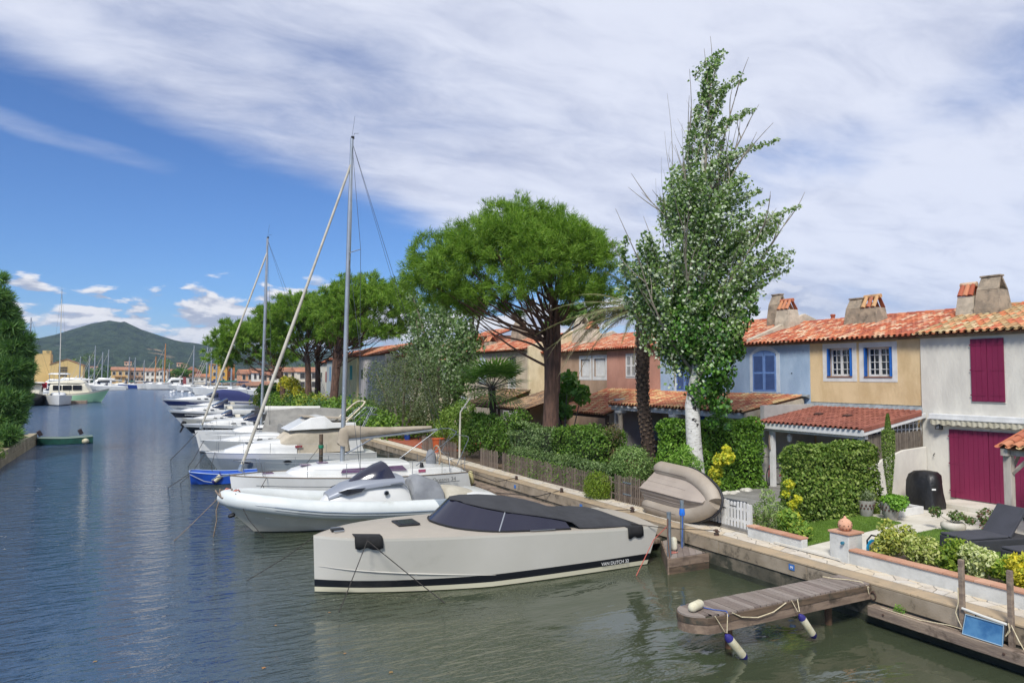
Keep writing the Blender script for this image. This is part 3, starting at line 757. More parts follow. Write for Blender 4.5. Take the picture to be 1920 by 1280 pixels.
def roof(parent, x0, x1, y0, y1, z0, z1, key='red', w=.215, row=.33, nind=300, name='roof', th=.06, skip=None):
    """slope rising along +X from eave (x0,z0) to ridge (x1,z1)"""
    sl_ = math.atan2(z1 - z0, x1 - x0); Ls = math.hypot(x1 - x0, z1 - z0)
    mb = MB(); mb.add([(x0 + .04, y0, z0 - .01), (x1, y0, z1 - .01), (x1, y1, z1 - .01), (x0 + .04, y1, z0 - .01), (x0 + .04, y0, z0 - th), (x1, y0, z1 - th), (x1, y1, z1 - th), (x0 + .04, y1, z0 - th)],
                       [(0, 1, 2, 3), (7, 6, 5, 4), (0, 4, 5, 1), (1, 5, 6, 2), (2, 6, 7, 3), (3, 7, 4, 0)])
    base = mb.build(name, m_under, parent)
    ncol = max(1, round((y1 - y0) / w)); nrow = max(1, math.ceil(Ls / row)); ww = (y1 - y0) / ncol
    V, F = tile_geo(ww, row * 1.18)
    mk = (key, round(ww, 3), row)
    if mk not in TILEMESH:
        me = bpy.data.meshes.new('roof_tile'); me.from_pydata(V, [], F); me.materials.append(TM[key][0]); me.shade_smooth(); me.set_sharp_from_angle(angle=R(50)); TILEMESH[mk] = me
    me = TILEMESH[mk]
    cs, sn = math.cos(sl_), math.sin(sl_); items = []
    for i in range(ncol):
        for k in range(nrow):
            s = k * row - .04; x = x0 + s * cs; y = y0 + (i + .5) * ww; z = z0 + s * sn + .012
            if skip and skip(x, y): continue
            items.append((math.hypot(x, y), x, y + random.uniform(-.006, .006), z + random.uniform(-.003, .006), k == nrow - 1))
    items.sort()
    Mi = WM[parent if parent in WM else parent.parent].inverted()
    nn = min(nind, len(items))
    for d, x, y, z, last in items[:nn]:
        o = bpy.data.objects.new('roof_tile', me); COL.objects.link(o); o.parent = base
        o.location = Mi @ Vector((x, y, z)); o.rotation_euler = (0, -sl_ - random.uniform(0, .02), random.uniform(-.02, .02))
    if len(items) > nn:
        T = np.array([[x, y, z] for d, x, y, z, l in items[nn:]]); n = len(T); v = np.array(V)
        Rm = np.array([[cs, 0, -sn], [0, 1, 0], [sn, 0, cs]]); v = v @ Rm.T
        VV = (v[None] + T[:, None]).reshape(-1, 3); f = np.array(F); FF = (f[None] + (np.arange(n) * len(V))[:, None, None]).reshape(-1, 4)
        npmesh('roof_tiles', VV, FF, TM[key][1], base, kind='stuff', smooth=False)
    # concave channel tiles between the covers, one strip per gap, sticking out at the eave
    ch = MB()
    for i in range(ncol + 1):
        y = y0 + i * ww; r = ww * .30; arcp = []
        for (s, dzz) in ((-.07, 0), (Ls, 0)):
            arcp.append([(x0 + s * cs, y + r * math.cos(a), z0 + s * sn + .035 - r * math.sin(a) * .5) for a in [math.pi * q / 4 for q in range(5)]])
        ch.loft(arcp, caps=False)
    ch.build('channel_tiles', TM[key][1], base, kind='stuff', fix=False)
    return base
def wall_face(parent, X, y0, y1, z0, z1, holes, m, depth=.22, back=True, name='wall', thick=.35):
    """wall facing -X with real openings and their reveals"""
    ys = sorted({y0, y1} | {h[0] for h in holes} | {h[1] for h in holes}); zs = sorted({z0, z1} | {h[2] for h in holes} | {h[3] for h in holes})
    mb = MB()
    for a, b_ in zip(ys[:-1], ys[1:]):
        for c_, d_ in zip(zs[:-1], zs[1:]):
            my, mz = (a + b_) / 2, (c_ + d_) / 2
            if any(h[0] < my < h[1] and h[2] < mz < h[3] for h in holes):
                mb.add([(X + depth, a, c_), (X + depth, b_, c_), (X + depth, b_, d_), (X + depth, a, d_)], [(0, 1, 2, 3)])
                continue
            mb.add([(X, a, c_), (X, a, d_), (X, b_, d_), (X, b_, c_)], [(0, 1, 2, 3)])
    for h in holes:
        a, b_, c_, d_ = h[:4]
        mb.add([(X, a, c_), (X + depth, a, c_), (X + depth, a, d_), (X, a, d_)], [(0, 1, 2, 3)]); mb.add([(X, b_, c_), (X + depth, b_, c_), (X + depth, b_, d_), (X, b_, d_)], [(3, 2, 1, 0)])
        mb.add([(X, a, c_), (X, b_, c_), (X + depth, b_, c_), (X + depth, a, c_)], [(0, 1, 2, 3)]); mb.add([(X, a, d_), (X, b_, d_), (X + depth, b_, d_), (X + depth, a, d_)], [(3, 2, 1, 0)])
    # outer shell: ends and top
    mb.add([(X, y0, z0), (X + 6.6, y0, z0), (X + 6.6, y0, z1), (X, y0, z1)], [(0, 1, 2, 3)]); mb.add([(X, y1, z0), (X + 6.6, y1, z0), (X + 6.6, y1, z1), (X, y1, z1)], [(3, 2, 1, 0)])
    mb.add([(X + 6.6, y0, z0), (X + 6.6, y1, z0), (X + 6.6, y1, z1), (X + 6.6, y0, z1)], [(0, 1, 2, 3)])
    return mb.build(name, m, parent, fix=False)
def stucco(name, c, c2, dirtc='#8f887c'):
    c2 = tuple(x * .93 for x in lin(c2)); return mat(name, c, .92, c2, 1.7, .5, 16, dirt=(dirtc, 1.1, .60, .95), bump2=3.2, stretch=(1, 1, .45))
def surround(parent, X, h, w, m, name='window_surround'):
    a, b_, c_, d_ = h; x = X - .012
    mb = MB()
    mb.box(x, X + .02, a - w, b_ + w, d_, d_ + w); mb.box(x, X + .02, a - w, b_ + w, c_ - w, c_); mb.box(x, X + .02, a - w, a, c_, d_); mb.box(x, X + .02, b_, b_ + w, c_, d_)
    return mb.build(name, m, parent)
m_white = mat('white_paint', '#d9d9d6', .55, '#cbcbc8', 3, .08, 30)
m_glass = mat('window_glass', '#14181b', .06, spec=.8)
def casement(parent, X, h, cols, rows, m=None, mid=True, dep=.16):
    a, b_, c_, d_ = h; m = m or m_white; x = X + dep
    f = MB(); fr = .055
    f.box(x - .03, x + .03, a, b_, c_, c_ + fr * 1.4); f.box(x - .03, x + .03, a, b_, d_ - fr, d_); f.box(x - .029, x + .029, a, a + fr, c_, d_); f.box(x - .029, x + .029, b_ - fr, b_, c_, d_)
    if mid: f.box(x - .035, x + .025, (a + b_) / 2 - .045, (a + b_) / 2 + .045, c_ + .01, d_ - .01)
    W = f.build('window', m, parent)
    bars = MB(); nb = cols * (2 if mid else 1)
    for i in range(1, nb):
        if mid and i == cols: continue
        y = a + (b_ - a) * i / nb; bars.box(x - .022, x + .01, y - .012, y + .012, c_ + .02, d_ - .02)
    for j in range(1, rows):
        z = c_ + (d_ - c_) * j / rows; bars.box(x - .024, x + .012, a + .02, b_ - .02, z - .012, z + .012)
    bars.build('glazing_bars', m, W)
    for i in range(nb):
        for j in range(rows):
            p = MB(); y_a = a + (b_ - a) * i / nb; y_b = a + (b_ - a) * (i + 1) / nb; z_a = c_ + (d_ - c_) * j / rows; z_b = c_ + (d_ - c_) * (j + 1) / rows
            p.box(x + .012, x + .02, y_a + .013, y_b - .013, z_a + .013, z_b - .013); p.build('pane', m_glass, W)
    return W
def board_shutter(parent, X, y0, y1, z0, z1, m, nb=4, t=.035, name='shutter', hinge_low=True, hinges=3, hm=None):
    s = MB(); s.box(X + .008, X + t, y0, y1, z0, z1); sh = s.build(name, m, parent)
    w = (y1 - y0) / nb
    for i in range(nb):
        p = MB(); p.box(X - .002, X + .012, y0 + i * w + .005, y0 + (i + 1) * w - .005, z0 + .003, z1 - .003); p.build('board', m, sh, bevel=.003)
    if hinges:
        h = MB()
        for k in range(hinges):
            z = z0 + (z1 - z0) * (.1 + .8 * k / (hinges - 1))
            h.box(X - .012, X - .002, y0 if not hinge_low else y1 - .42, y0 + .42 if not hinge_low else y1 + .03, z - .018, z + .018)
        h.build('strap_hinge', hm or m, sh)
    return sh
def louvre_shutter(parent, X, y0, y1, z0, z1, m, arch=0, left=True, slats=16):
    """leaf with real tilted slats; arch = extra height at the inner edge"""
    fr = .06; f = MB()
    def top(y):
        if not arch: return z1
        u = (y - y0) / (y1 - y0); u = u if left else 1 - u
        return z1 + arch * math.sin(u * math.pi / 2)
    n = 6; pts = [(y0 + (y1 - y0) * k / n) for k in range(n + 1)]
    outer = [(X, y0, z0), (X, y1, z0)] + [(X, y, top(y)) for y in reversed(pts)]
    # frame: stiles, rails
    f.box(X, X + .035, y0, y0 + fr, z0, top(y0 + fr / 2) ); f.box(X, X + .035, y1 - fr, y1, z0, top(y1 - fr / 2))
    f.box(X + .001, X + .034, y0 + fr, y1 - fr, z0, z0 + fr * 1.3); f.box(X + .001, X + .034, y0 + fr, y1 - fr, (z0 + z1) / 2 - .03, (z0 + z1) / 2 + .03)
    topp = [(X + .001, y, top(y) ) for y in pts] + [(X + .001, y1, z1 - fr), (X + .001, y0, z1 - fr)]
    f.extr(topp, (.033, 0, 0)); sh = f.build('shutter', m, parent)
    s = MB(); s.box(X + .030, X + .034, y0 + fr, y1 - fr, z0, z1)
    for k in range(slats * 2):
        z = z0 + fr * 1.5 + (z1 - z0 - fr * 2.6) * (k + .5) / (slats * 2)
        if abs(z - (z0 + z1) / 2) < .04: continue
        s.obox((X + .015, (y0 + y1) / 2, z), (.04, y1 - y0 - 2 * fr, .008), (0, R(48), 0))
    s.build('louvres', m, sh); return sh
m_chim = mat('chimney_render', '#a69680', .95, '#857a6a', 3, .5, 20, dirt=('#5c5549', 3.5, .52, .72))
m_chim2 = mat('pale_chimney_render', '#c3b7a2', .95, '#aaa08e', 3, .4, 20, dirt=('#7a7163', 4, .58, .75))
def chimney(parent, x, y, z, L, W, h, m, cap='tent', key='red', tilt=1):
    """tapered Provencal stack; L along Y, W along X; tent cap of stone or tiles"""
    c = MB(); a, b_ = L / 2, W / 2; hb = h * .62; t = .82
    c.loft([[(x - b_, y - a, z - .5), (x + b_, y - a, z - .5), (x + b_, y + a, z - .5), (x - b_, y + a, z - .5)],
            [(x - b_, y - a, z + .1 * h), (x + b_, y - a, z + .1 * h), (x + b_, y + a, z + .1 * h), (x - b_, y + a, z + .1 * h)],
            [(x - b_ * t, y - a * t, z + hb), (x + b_ * t, y - a * t, z + hb), (x + b_ * t, y + a * t, z + hb), (x - b_ * t, y + a * t, z + hb)]], closed=True)
    ch = c.build('chimney', m, parent, bevel=.015)
    if cap == 'stone':
        k = MB(); zb = z + hb + .005; zt = z + h; aa, bb = a * t, b_ * t
        # two leaning slabs with a triangular opening at the ends
        for s in (-1, 1):
            k.extr([(x + s * bb * 1.02, y - aa, zb), (x + s * bb * 1.02, y + aa, zb), (x + s * bb * .22, y + aa * .85, zt), (x + s * bb * .22, y - aa * .85, zt)], (-s * .09, 0, 0))
        k.box(x - bb * .42, x + bb * .42, y - aa * .95, y + aa * .95, zt - .03, zt + .03)
        k.build('chimney_cap', m, ch, bevel=.01)
    else:
        zb = z + hb + .005; zt = z + h; aa, bb = a * t, b_ * t; n = max(3, round(2 * aa / .2))
        for s in (-1, 1):
            for i in range(n):
                k = MB(); yy = y - aa + (i + .5) * 2 * aa / n
                p0 = Vector((x + s * bb * 1.05, yy, zb)); p1 = Vector((x + s * .05, yy, zt)); secs = []
                for q, r in ((0, .10), (1, .075)):
                    p = p0.lerp(p1, q); secs.append([(p.x + s * r * math.sin(u) * .5, p.y + r * math.cos(u), p.z + r * math.sin(u) * .5) for u in [math.pi * j / 5 for j in range(6)]])
                k.loft(secs, caps=False); k.extr([(p0.x, yy - .09, p0.z), (p0.x, yy + .09, p0.z), (p1.x, yy + .07, p1.z), (p1.x, yy - .07, p1.z)], (0, 0, .02))
                k.build('cap_tile', TM[key][0], ch)
        k = MB(); k.tube([(x, y - aa * 1.05, zt + .02), (x, y + aa * 1.05, zt + .02)], .085, 8); k.build('ridge_tile', TM[key][0], ch)
    return ch
m_soffit = mat('eave_cornice', '#8d8171', .95, '#6f6558', 4, .5, 25)
def eave(parent, X, y0, y1, z):
    m = MB(); m.box(X - .10, X, y0, y1, z - .13, z - .02); m.box(X - .20, X, y0, y1, z - .07, z + .0)
    k = MB(); n = round((y1 - y0) / .215)
    o = m.build('eave_cornice', m_soffit, parent)
    for i in range(n):
        y = y0 + (i + .5) * (y1 - y0) / n
        k.loft([[(X - .27, y + .08 * math.cos(a), z - .055 + .05 * math.sin(a)) for a in [math.pi * q / 4 for q in range(5)]], [(X, y + .08 * math.cos(a), z - .055 + .05 * math.sin(a)) for a in [math.pi * q / 4 for q in range(5)]]], caps=False)
    k.build('cornice_tiles', TM['old'][1], parent, kind='stuff', fix=False)
def backroof(parent, x1, y0, y1, z1, X, key='red'):
    mb = MB(); mb.add([(x1, y0, z1), (x1, y1, z1), (X + 6.9, y1, 6.3), (X + 6.9, y0, 6.3)], [(0, 3, 2, 1)]); mb.add([(X, y0 + .01, 6.3), (X + 6.6, y0 + .01, 6.3), (x1, y0 + .01, z1 - .05)], [(0, 1, 2)]); mb.add([(X, y1 - .01, 6.3), (X + 6.6, y1 - .01, 6.3), (x1, y1 - .01, z1 - .05)], [(2, 1, 0)])
    mb.build('back_slope', m_under, parent, fix=False)
    k = MB(); n = round((y1 - y0) / .38)
    for i in range(n):
        ya = y0 + i * (y1 - y0) / n; yb = ya + (y1 - y0) / n + .03
        k.tube([(x1, ya, z1 + .02), (x1, yb, z1 + .035)], .10, 8)
    k.build('ridge_tiles', TM[key][1], parent, kind='stuff')
XW = 23.7
# ---------- white house with magenta shutters
s_white = stucco('white_render', '#d6d2c6', '#d0ccc1', '#bdb9ae')
hw = thing('house', 'white rendered house with magenta shutters at the right edge', 'house', (XW, 10, .8))
wall_face(hw, XW - .06, 3.0, 15.12, .7, 6.42, [], s_white)
m_mag = mat('magenta_paint', '#7d1f46', .55, '#741b40', 1.5, .12, 9, stretch=(1, 1, .3), dirt=('#8a3b58', 3.5, .66, .8))
X = XW - .06
up = MB(); up.box(X - .03, X - .004, 12.44, 13.46, 4.165, 4.195); up.build('window_sill', s_white, hw)
board_shutter(hw, X - .055, 12.95, 13.44, 4.2, 6.19, m_mag, 3, hinges=3); board_shutter(hw, X - .055, 12.45, 12.94, 4.2, 6.19, m_mag, 3, hinge_low=False)
board_shutter(hw, X - .055, 12.98, 14.20, 1.05, 3.26, m_mag, 8, name='door_shutter'); board_shutter(hw, X - .057, 11.80, 12.965, 1.05, 3.26, m_mag, 8, name='door_shutter', hinge_low=False)
board_shutter(hw, X - .055, 10.60, 11.78, 1.05, 3.26, m_mag, 8, name='door_shutter')
eave(hw, X, 3.0, 15.12, 6.42)
roof(hw, XW - .34, 27.1, 3.0, 15.12, 6.42, 7.46, 'ochre', w=.23, row=.34)
backroof(hw, 27.1, 3.0, 15.12, 7.46, XW, 'ochre')
chimney(hw, 26.2, 14.9, 7.15, .66, .62, 1.1, m_chim2, 'tile', 'red'); chimney(hw, 26.2, 14.12, 7.2, .88, .75, 1.28, m_chim, 'stone')
chimney(hw, 26.4, 12.4, 7.1, 1.0, .7, .62, m_chim, 'tile', 'ochre')
aw = thing('awning', 'white awning cassette with a rolled cream scalloped valance above the magenta doors', 'awning', (23.5, 13, 3.6))
mb = MB(); mb.box(23.42, 23.63, 8.5, 14.78, 3.60, 3.76); mb.build('cassette', m_white, aw, bevel=.03)
mb = MB(); mb.box(23.36, 23.42, 8.5, 14.78, 3.575, 3.62); mb.build('front_bar', m_white, aw, bevel=.01)
vs = []; fs = []; n = 260
for i in range(n + 1):
    y = 8.55 + (14.7 - 8.55) * i / n; x = 23.385 + .012 * math.sin(i * .9) ; zb = 3.43 - .045 * abs(math.sin(i * math.pi / 13))
    vs += [(x, y, 3.58), (x + .004, y, zb)]
    if i: fs.append((2 * i - 2, 2 * i - 1, 2 * i + 1, 2 * i))
mb = MB(); mb.add(vs, fs); mb.build('valance', mat('cream_canvas', '#c2bca8', .9, '#aea892', 4, .2, 30), aw, fix=False)
wl = thing('wall_lamp', 'small black box lantern on the white house wall beside the awning', 'lamp', (23.5, 14.5, 3.3))
mb = MB(); mb.box(23.42, 23.60, 14.40, 14.56, 3.41, 3.43); mb.box(23.42, 23.60, 14.40, 14.56, 3.24, 3.26)
for y in (14.405, 14.545):
    for x in (23.425, 23.585): mb.box(x - .008, x + .008, y - .008, y + .008, 3.26, 3.41)
mb.box(23.59, 23.64, 14.45, 14.51, 3.3, 3.38); m_blk = mat('black_metal', '#1b1b1c', .5); mb.build('frame', m_blk, wl)
mb = MB(); mb.box(23.44, 23.57, 14.42, 14.53, 3.262, 3.408); mb.build('glass', mat('lamp_glass', '#6c7074', .2), wl)
mb = MB(); mb.tube([(23.64, 14.12 + .6, 2.42), (23.58, 14.74, 2.36), (23.56, 14.69, 2.34)], .012, 5); tagp(mb.build('wall_hook', m_blk), 'small black hook on the white wall above the covered barbecue', 'hook')
# ---------- yellow house
s_yel = stucco('yellow_render', '#d8bf95', '#cdb286', '#b89f78')
hy = thing('house', 'yellow rendered house with two blue-shuttered paned windows', 'house', (XW, 17, .8))
W1 = (17.81, 18.92, 4.99, 6.07); W2 = (16.20, 17.32, 4.98, 6.05)
wall_face(hy, XW, 15.125, 19.72, .7, 6.42, [W1, W2], s_yel, depth=.2)
m_sblue = mat('bright_blue_paint', '#1c62b4', .5, '#1a58a6', 4)
for h in (W1, W2):
    surround(hy, XW, h, .19, m_white)
    casement(hy, XW, (h[0] + .10, h[1] - .10, h[2] + .01, h[3] - .01), 2, 4)
    mb = MB(); mb.box(XW - .04, XW + .19, h[0] + .0, h[1], h[2] - .03, h[2] + .004); mb.build('sill', mat('brick_sill', '#8e6450', .85), hy)
    # shutters folded back into the reveals
    for yy, dd in ((h[1] - .035, -1), (h[0] + .035, 1)):
        s = MB(); s.obox((XW + .05, yy, (h[2] + h[3]) / 2), (.23, .035, h[3] - h[2] - .03), (0, 0, R(14) * -dd))
        sh = s.build('shutter', m_sblue, hy, bevel=.004)
        s = MB()
        for q in (-.34, -.02, .3): s.obox((XW + .05, yy + dd * .022, (h[2] + h[3]) / 2 + q), (.2, .008, .012), (0, 0, R(14) * -dd))
        s.build('batten', m_sblue, sh)
eave(hy, XW, 15.125, 19.72, 6.42)
roof(hy, XW - .30, 27.1, 15.125, 19.72, 6.40, 7.43, 'red', w=.212); backroof(hy, 27.1, 15.125, 19.72, 7.43, XW)
chimney(hy, 26.2, 19.4, 7.05, .8, .7, 1.15, m_chim, 'stone'); chimney(hy, 26.15, 18.65, 7.02, .85, .72, 1.18, m_chim, 'tile', 'orange')
# ---------- blue house (two bays)
s_blue = stucco('blue_render', '#a3b9cf', '#96aec8', '#b5bfc6')
hb_ = thing('house', 'long light blue rendered house with arched blue louvred shutters', 'house', (XW, 24, .8))
wall_face(hb_, XW - .005, 19.725, 29.0, .7, 6.42, [], s_blue)
m_lou = mat('soft_blue_paint', '#6c8cc0', .6, '#6383b8', 4)
def arch_shutters(parent, yA, yB, z0, z1, rise, X, m, surm):
    mid = (yA + yB) / 2; n = 12
    def arcp(e, zz):  # surround outline
        a, b_ = yA - e, yB + e
        return [(X - .012, b_ + (a - b_) * k / n, zz + (rise + (e if e else 0)) * math.sin(math.pi * k / n) ** .8) for k in range(n + 1)]
    o = arcp(.2, z1); i = arcp(.0, z1)
    mb = MB()
    for k in range(n): mb.extr([o[k], o[k + 1], i[k + 1], i[k]], (.03, 0, 0))
    mb.extr([(X - .012, yB + .2, z0 - .02), (X - .012, yB + .2, z1), (X - .012, yB, z1), (X - .012, yB, z0 - .02)], (.03, 0, 0)); mb.extr([(X - .012, yA, z0 - .02), (X - .012, yA, z1), (X - .012, yA - .2, z1), (X - .012, yA - .2, z0 - .02)], (.03, 0, 0))
    mb.build('window_surround', surm, parent)
    mb = MB(); mb.box(X - .05, X, yA - .05, yB + .05, z0 - .05, z0 - .01); mb.build('sill', surm, parent)
    louvre_shutter(parent, X - .05, yA, mid - .008, z0, z1, m, rise, True); louvre_shutter(parent, X - .05, mid + .008, yB, z0, z1, m, rise, False)
arch_shutters(hb_, 21.43, 22.69, 4.34, 5.93, .17, XW - .005, m_lou, mat('pale_blue_trim', '#c8d2da', .85, '#bcc7d0', 4))
arch_shutters(hb_, 26.5, 27.7, 4.25, 5.8, .17, XW - .005, m_lou, MATS['pale_blue_trim'])
for yy in (20.6, 24.4, 24.0):
    mb = MB(); mb.box(XW - .02, XW - .004, yy, yy + .05, 5.1, 5.14); mb.build('wall_tie', m_blk, hb_)
eave(hb_, XW, 19.725, 29.0, 6.42)
roof(hb_, XW - .30, 27.1, 19.725, 22.9, 6.40, 7.43, 'red', w=.212, nind=200); roof(hb_, XW - .30, 27.6, 23.15, 29.0, 6.42, 7.75, 'red', w=.212, nind=100, name='upper_roof')
backroof(hb_, 27.2, 19.725, 22.95, 7.43, XW); backroof(hb_, 27.6, 23.15, 29.0, 7.75, XW)
mb = MB(); mb.extr([(23.75, 22.92, 6.0), (23.75, 22.92, 6.62), (27.3, 22.92, 7.9), (28.6, 22.92, 7.5), (28.6, 22.92, 6.0)], (0, .22, 0)); mb.build('parapet', m_chim2, hb_, bevel=.02)
chimney(hb_, 26.6, 23.9, 7.5, .75, .7, 1.35, m_chim, 'stone'); chimney(hb_, 26.2, 23.0, 7.35, .82, .75, 1.1, m_chim2, 'tile', 'orange')
mb = MB(); mb.lathe([(.11, 0), (.10, .25), (.12, .27), (.12, .32), (.09, .34), (.09, .42), (.12, .44), (.11, .52)], (28.4, 22.3, 7.35), 10); mb.build('flue_pot', TM['red'][0], hb_, smooth=40)
# ---------- pink house
s_pink = stucco('pink_render', '#c08f7c', '#b68573', '#a97d6c')
hp = thing('house', 'dusty pink rendered house behind the palm with one white shuttered window', 'house', (XW, 31, .8))
wall_face(hp, XW - .01, 29.005, 33.75, .7, 6.55, [], s_pink)
surround(hp, XW - .01, (30.97, 31.87, 4.96, 6.16), .07, m_white)
louvre_shutter(hp, XW - .045, 30.98, 31.41, 4.97, 6.15, m_white, slats=10); louvre_shutter(hp, XW - .045, 31.43, 31.86, 4.97, 6.15, m_white, slats=10)
eave(hp, XW, 29.005, 33.75, 6.56); roof(hp, XW - .32, 27.3, 29.005, 33.75, 6.54, 7.62, 'red', w=.215, nind=80); backroof(hp, 27.3, 29.005, 33.75, 7.62, XW)
chimney(hp, 26.0, 30.6, 7.25, 1.0, .8, 1.15, m_chim2, 'stone'); chimney(hp, 26.0, 32.9, 7.25, .75, .7, .9, m_chim2, 'tile', 'orange')
# ---------- tan house
s_tan = stucco('tan_render', '#ad927a', '#a1866e', '#94795f')
ht = thing('house', 'tan rendered house with a pair of white-framed shuttered windows behind the umbrella pine', 'house', (XW, 37, .8))
T1 = (33.98, 35.11, 4.97, 6.03); T2 = (35.60, 36.56, 4.97, 6.03)
wall_face(ht, XW + .05, 33.755, 41.2, .7, 6.55, [T1, T2], s_tan, depth=.14)
for h in (T1, T2):
    surround(ht, XW + .05, h, .2, m_white)
    board_shutter(ht, XW + .12, h[0] + .18, (h[0] + h[1]) / 2 + .07, h[2] + .02, h[3] - .02, m_white, 3, hinges=0); board_shutter(ht, XW + .12, (h[0] + h[1]) / 2 + .08, h[1] - .02, h[2] + .02, h[3] - .02, m_white, 3, hinges=0)
mb = MB(); mb.box(XW + .03, XW + .06, 38.95, 39.3, 4.8, 6.05); mb.build('window_surround', m_white, ht)
eave(ht, XW + .05, 33.755, 41.2, 6.56); roof(ht, XW - .28, 27.5, 33.755, 38.4, 6.54, 7.66, 'red', w=.215, nind=60); roof(ht, XW - .28, 27.5, 38.7, 41.2, 6.54, 7.8, 'red', w=.215, nind=0, name='upper_roof'); backroof(ht, 27.5, 33.755, 41.2, 7.66, XW)
mb = MB(); mb.extr([(23.8, 38.42, 6.0), (23.8, 38.42, 6.7), (27.5, 38.42, 8.0), (28.6, 38.42, 7.5), (28.6, 38.42, 6.0)], (0, .26, 0)); mb.build('parapet', m_chim2, ht, bevel=.02)
chimney(ht, 25.8, 39.6, 7.5, 1.05, .9, 1.5, m_chim2, 'stone'); chimney(ht, 25.8, 38.4, 7.35, .95, .8, 1.1, m_chim2, 'tile', 'orange')
# ---------- beige house, standing one metre forward
s_bei = stucco('beige_render', '#c6b9a3', '#b9ab96', '#a89b86')
XB = 22.6
hg = thing('house', 'beige rendered house with a tall white french window and a narrow arched shutter', 'house', (XB, 46, .8))
Fw = (42.95, 44.2, 4.12, 6.33)
wall_face(hg, XB, 41.2, 50.9, .7, 6.78, [Fw], s_bei, depth=.2)
casement(hg, XB, (42.97, 43.95, 4.13, 6.3), 2, 4, mid=False)
mb = MB(); mb.box(XB + .03, XB + .06, 43.97, 44.22, 4.13, 6.3); mb.build('shutter', m_white, hg)
rl = MB(); rl.box(XB - .04, XB - .01, 42.95, 43.98, 4.92, 4.96); rl.box(XB - .04, XB - .01, 42.95, 43.98, 4.16, 4.19)
for k in range(9): rl.box(XB - .035, XB - .015, 42.96 + k * .125, 42.985 + k * .125, 4.16, 4.95)
rl.build('railing', m_white, hg)
mb = MB(); pts = [(XB - .03, 47.62, 4.4), (XB - .03, 47.62, 6.15)] + [(XB - .03, 48.26 - .64 * math.cos(a), 6.15 + .26 * math.sin(a)) for a in [math.pi * k / 8 for k in range(1, 8)]] + [(XB - .03, 48.9, 6.15), (XB - .03, 48.9, 4.4)]
mb.extr(pts, (.025, 0, 0)); mb.build('arched_shutter', mat('cool_white_paint', '#ccd3da', .6), hg)
eave(hg, XB, 41.2, 50.9, 6.80); roof(hg, XB - .30, 26.4, 41.25, 50.9, 6.79, 7.95, 'red', w=.23, nind=0)
backroof(hg, 26.4, 41.25, 50.9, 7.95, XB)
mb = MB(); mb.extr([(XB - .05, 40.92, .7), (XB - .05, 40.92, 6.95), (XB + .5, 40.92, 7.15), (26.4, 40.92, 8.25), (29.2, 40.92, 7.2), (29.2, 40.92, .7)], (0, .27, 0)); mb.build('gable_wall', stucco('sunlit_cream_gable', '#dccfae', '#cfc09c', '#b7a888'), hg, bevel=.02)  # side wall lighter than the front: sunlight put into its cream colour
chimney(hg, 25.6, 48.0, 7.75, 1.25, .95, 1.6, m_chim, 'stone'); chimney(hg, 25.6, 43.6, 7.7, .9, .8, .7, m_chim2, 'tile', 'red')
# ---------- houses farther along the bank
def far_house(label, X, y0, y1, zt, c, c2, wins, shc, key='red', chim=(), orange_wing=False):
    h = thing('house', label, 'house', (X, (y0 + y1) / 2, .8))
    m = stucco('render_' + c[1:], c, c2); sm = mat('shutter_' + shc[1:], shc, .6)
    wall_face(h, X, y0, y1, .7, zt, [], m)
    for (a, b_, c_, d_, kind) in wins:
        if kind == 'g':
            mb = MB(); mb.box(X - .012, X + .02, a, b_, c_, d_); w = mb.build('window', m_white, h)
            mb = MB(); mb.box(X - .018, X - .012, a + .08, (a + b_) / 2 - .03, c_ + .08, d_ - .08); mb.box(X - .018, X - .012, (a + b_) / 2 + .03, b_ - .08, c_ + .08, d_ - .08); mb.build('pane', m_glass, w)
        else:
            for q in (0, 1):
                mb = MB(); ya = a + (b_ - a) * q / 2 + .01; yb = ya + (b_ - a) / 2 - .02; mb.box(X - .04, X - .004, ya, yb, c_, d_)
                s_ = mb.build('shutter', sm, h)
    eave(h, X, y0, y1, zt + .01); roof(h, X - .3, X + 3.7, y0, y1, zt, zt + 1.15, key, w=.3, row=.45, nind=0); backroof(h, X + 3.7, y0, y1, zt + 1.15, X, key)
    for (cx, cy, L) in chim: chimney(h, cx, cy, zt + .9, L, .8, 1.1, m_chim, 'tile', 'orange')
    return h
far_house('pale cream house with a low awning just left of the beige house', 23.2, 50.9, 60, 6.3, '#d2c6a8', '#c6b898', [(52.5, 54, 2.2, 3.4, 's'), (56, 57.5, 2.2, 3.4, 'g'), (53, 54.2, 4.3, 5.6, 's'), (57, 58.2, 4.3, 5.6, 's')], '#c9cdd2', 'orange', [(26, 54, 1.2), (26, 57, 1.1)])
ho = thing('house', 'small salmon upper storey with a tiled roof rising behind the beige house', 'house', (28, 58, .8))
mb = MB(); mb.box(27.2, 30.5, 55.0, 60.5, .7, 8.55); mb.build('wall', stucco('salmon_render', '#cf9474', '#c58a6a'), ho)
roof(ho, 26.8, 28.9, 54.7, 60.8, 8.5, 9.2, 'red', w=.28, row=.4, nind=0)
far_house('cream house with a brown shutter behind the olive tree', 22.6, 60.05, 68, 6.9, '#d5cbb4', '#c8bda5', [(61.5, 62.6, 4.3, 5.6, 's'), (65, 66.1, 4.3, 5.6, 's')], '#7b5b50')
far_house('lilac white house with pale violet shutters seen right of the tall mast', 21.2, 68.1, 77.5, 7.2, '#c8c2c0', '#bcb6b4', [(69.3, 70.4, 4.4, 6.0, 's'), (73.0, 74.1, 4.4, 6.0, 's'), (75.8, 76.7, 4.6, 5.8, 'g')], '#a9a4bd')
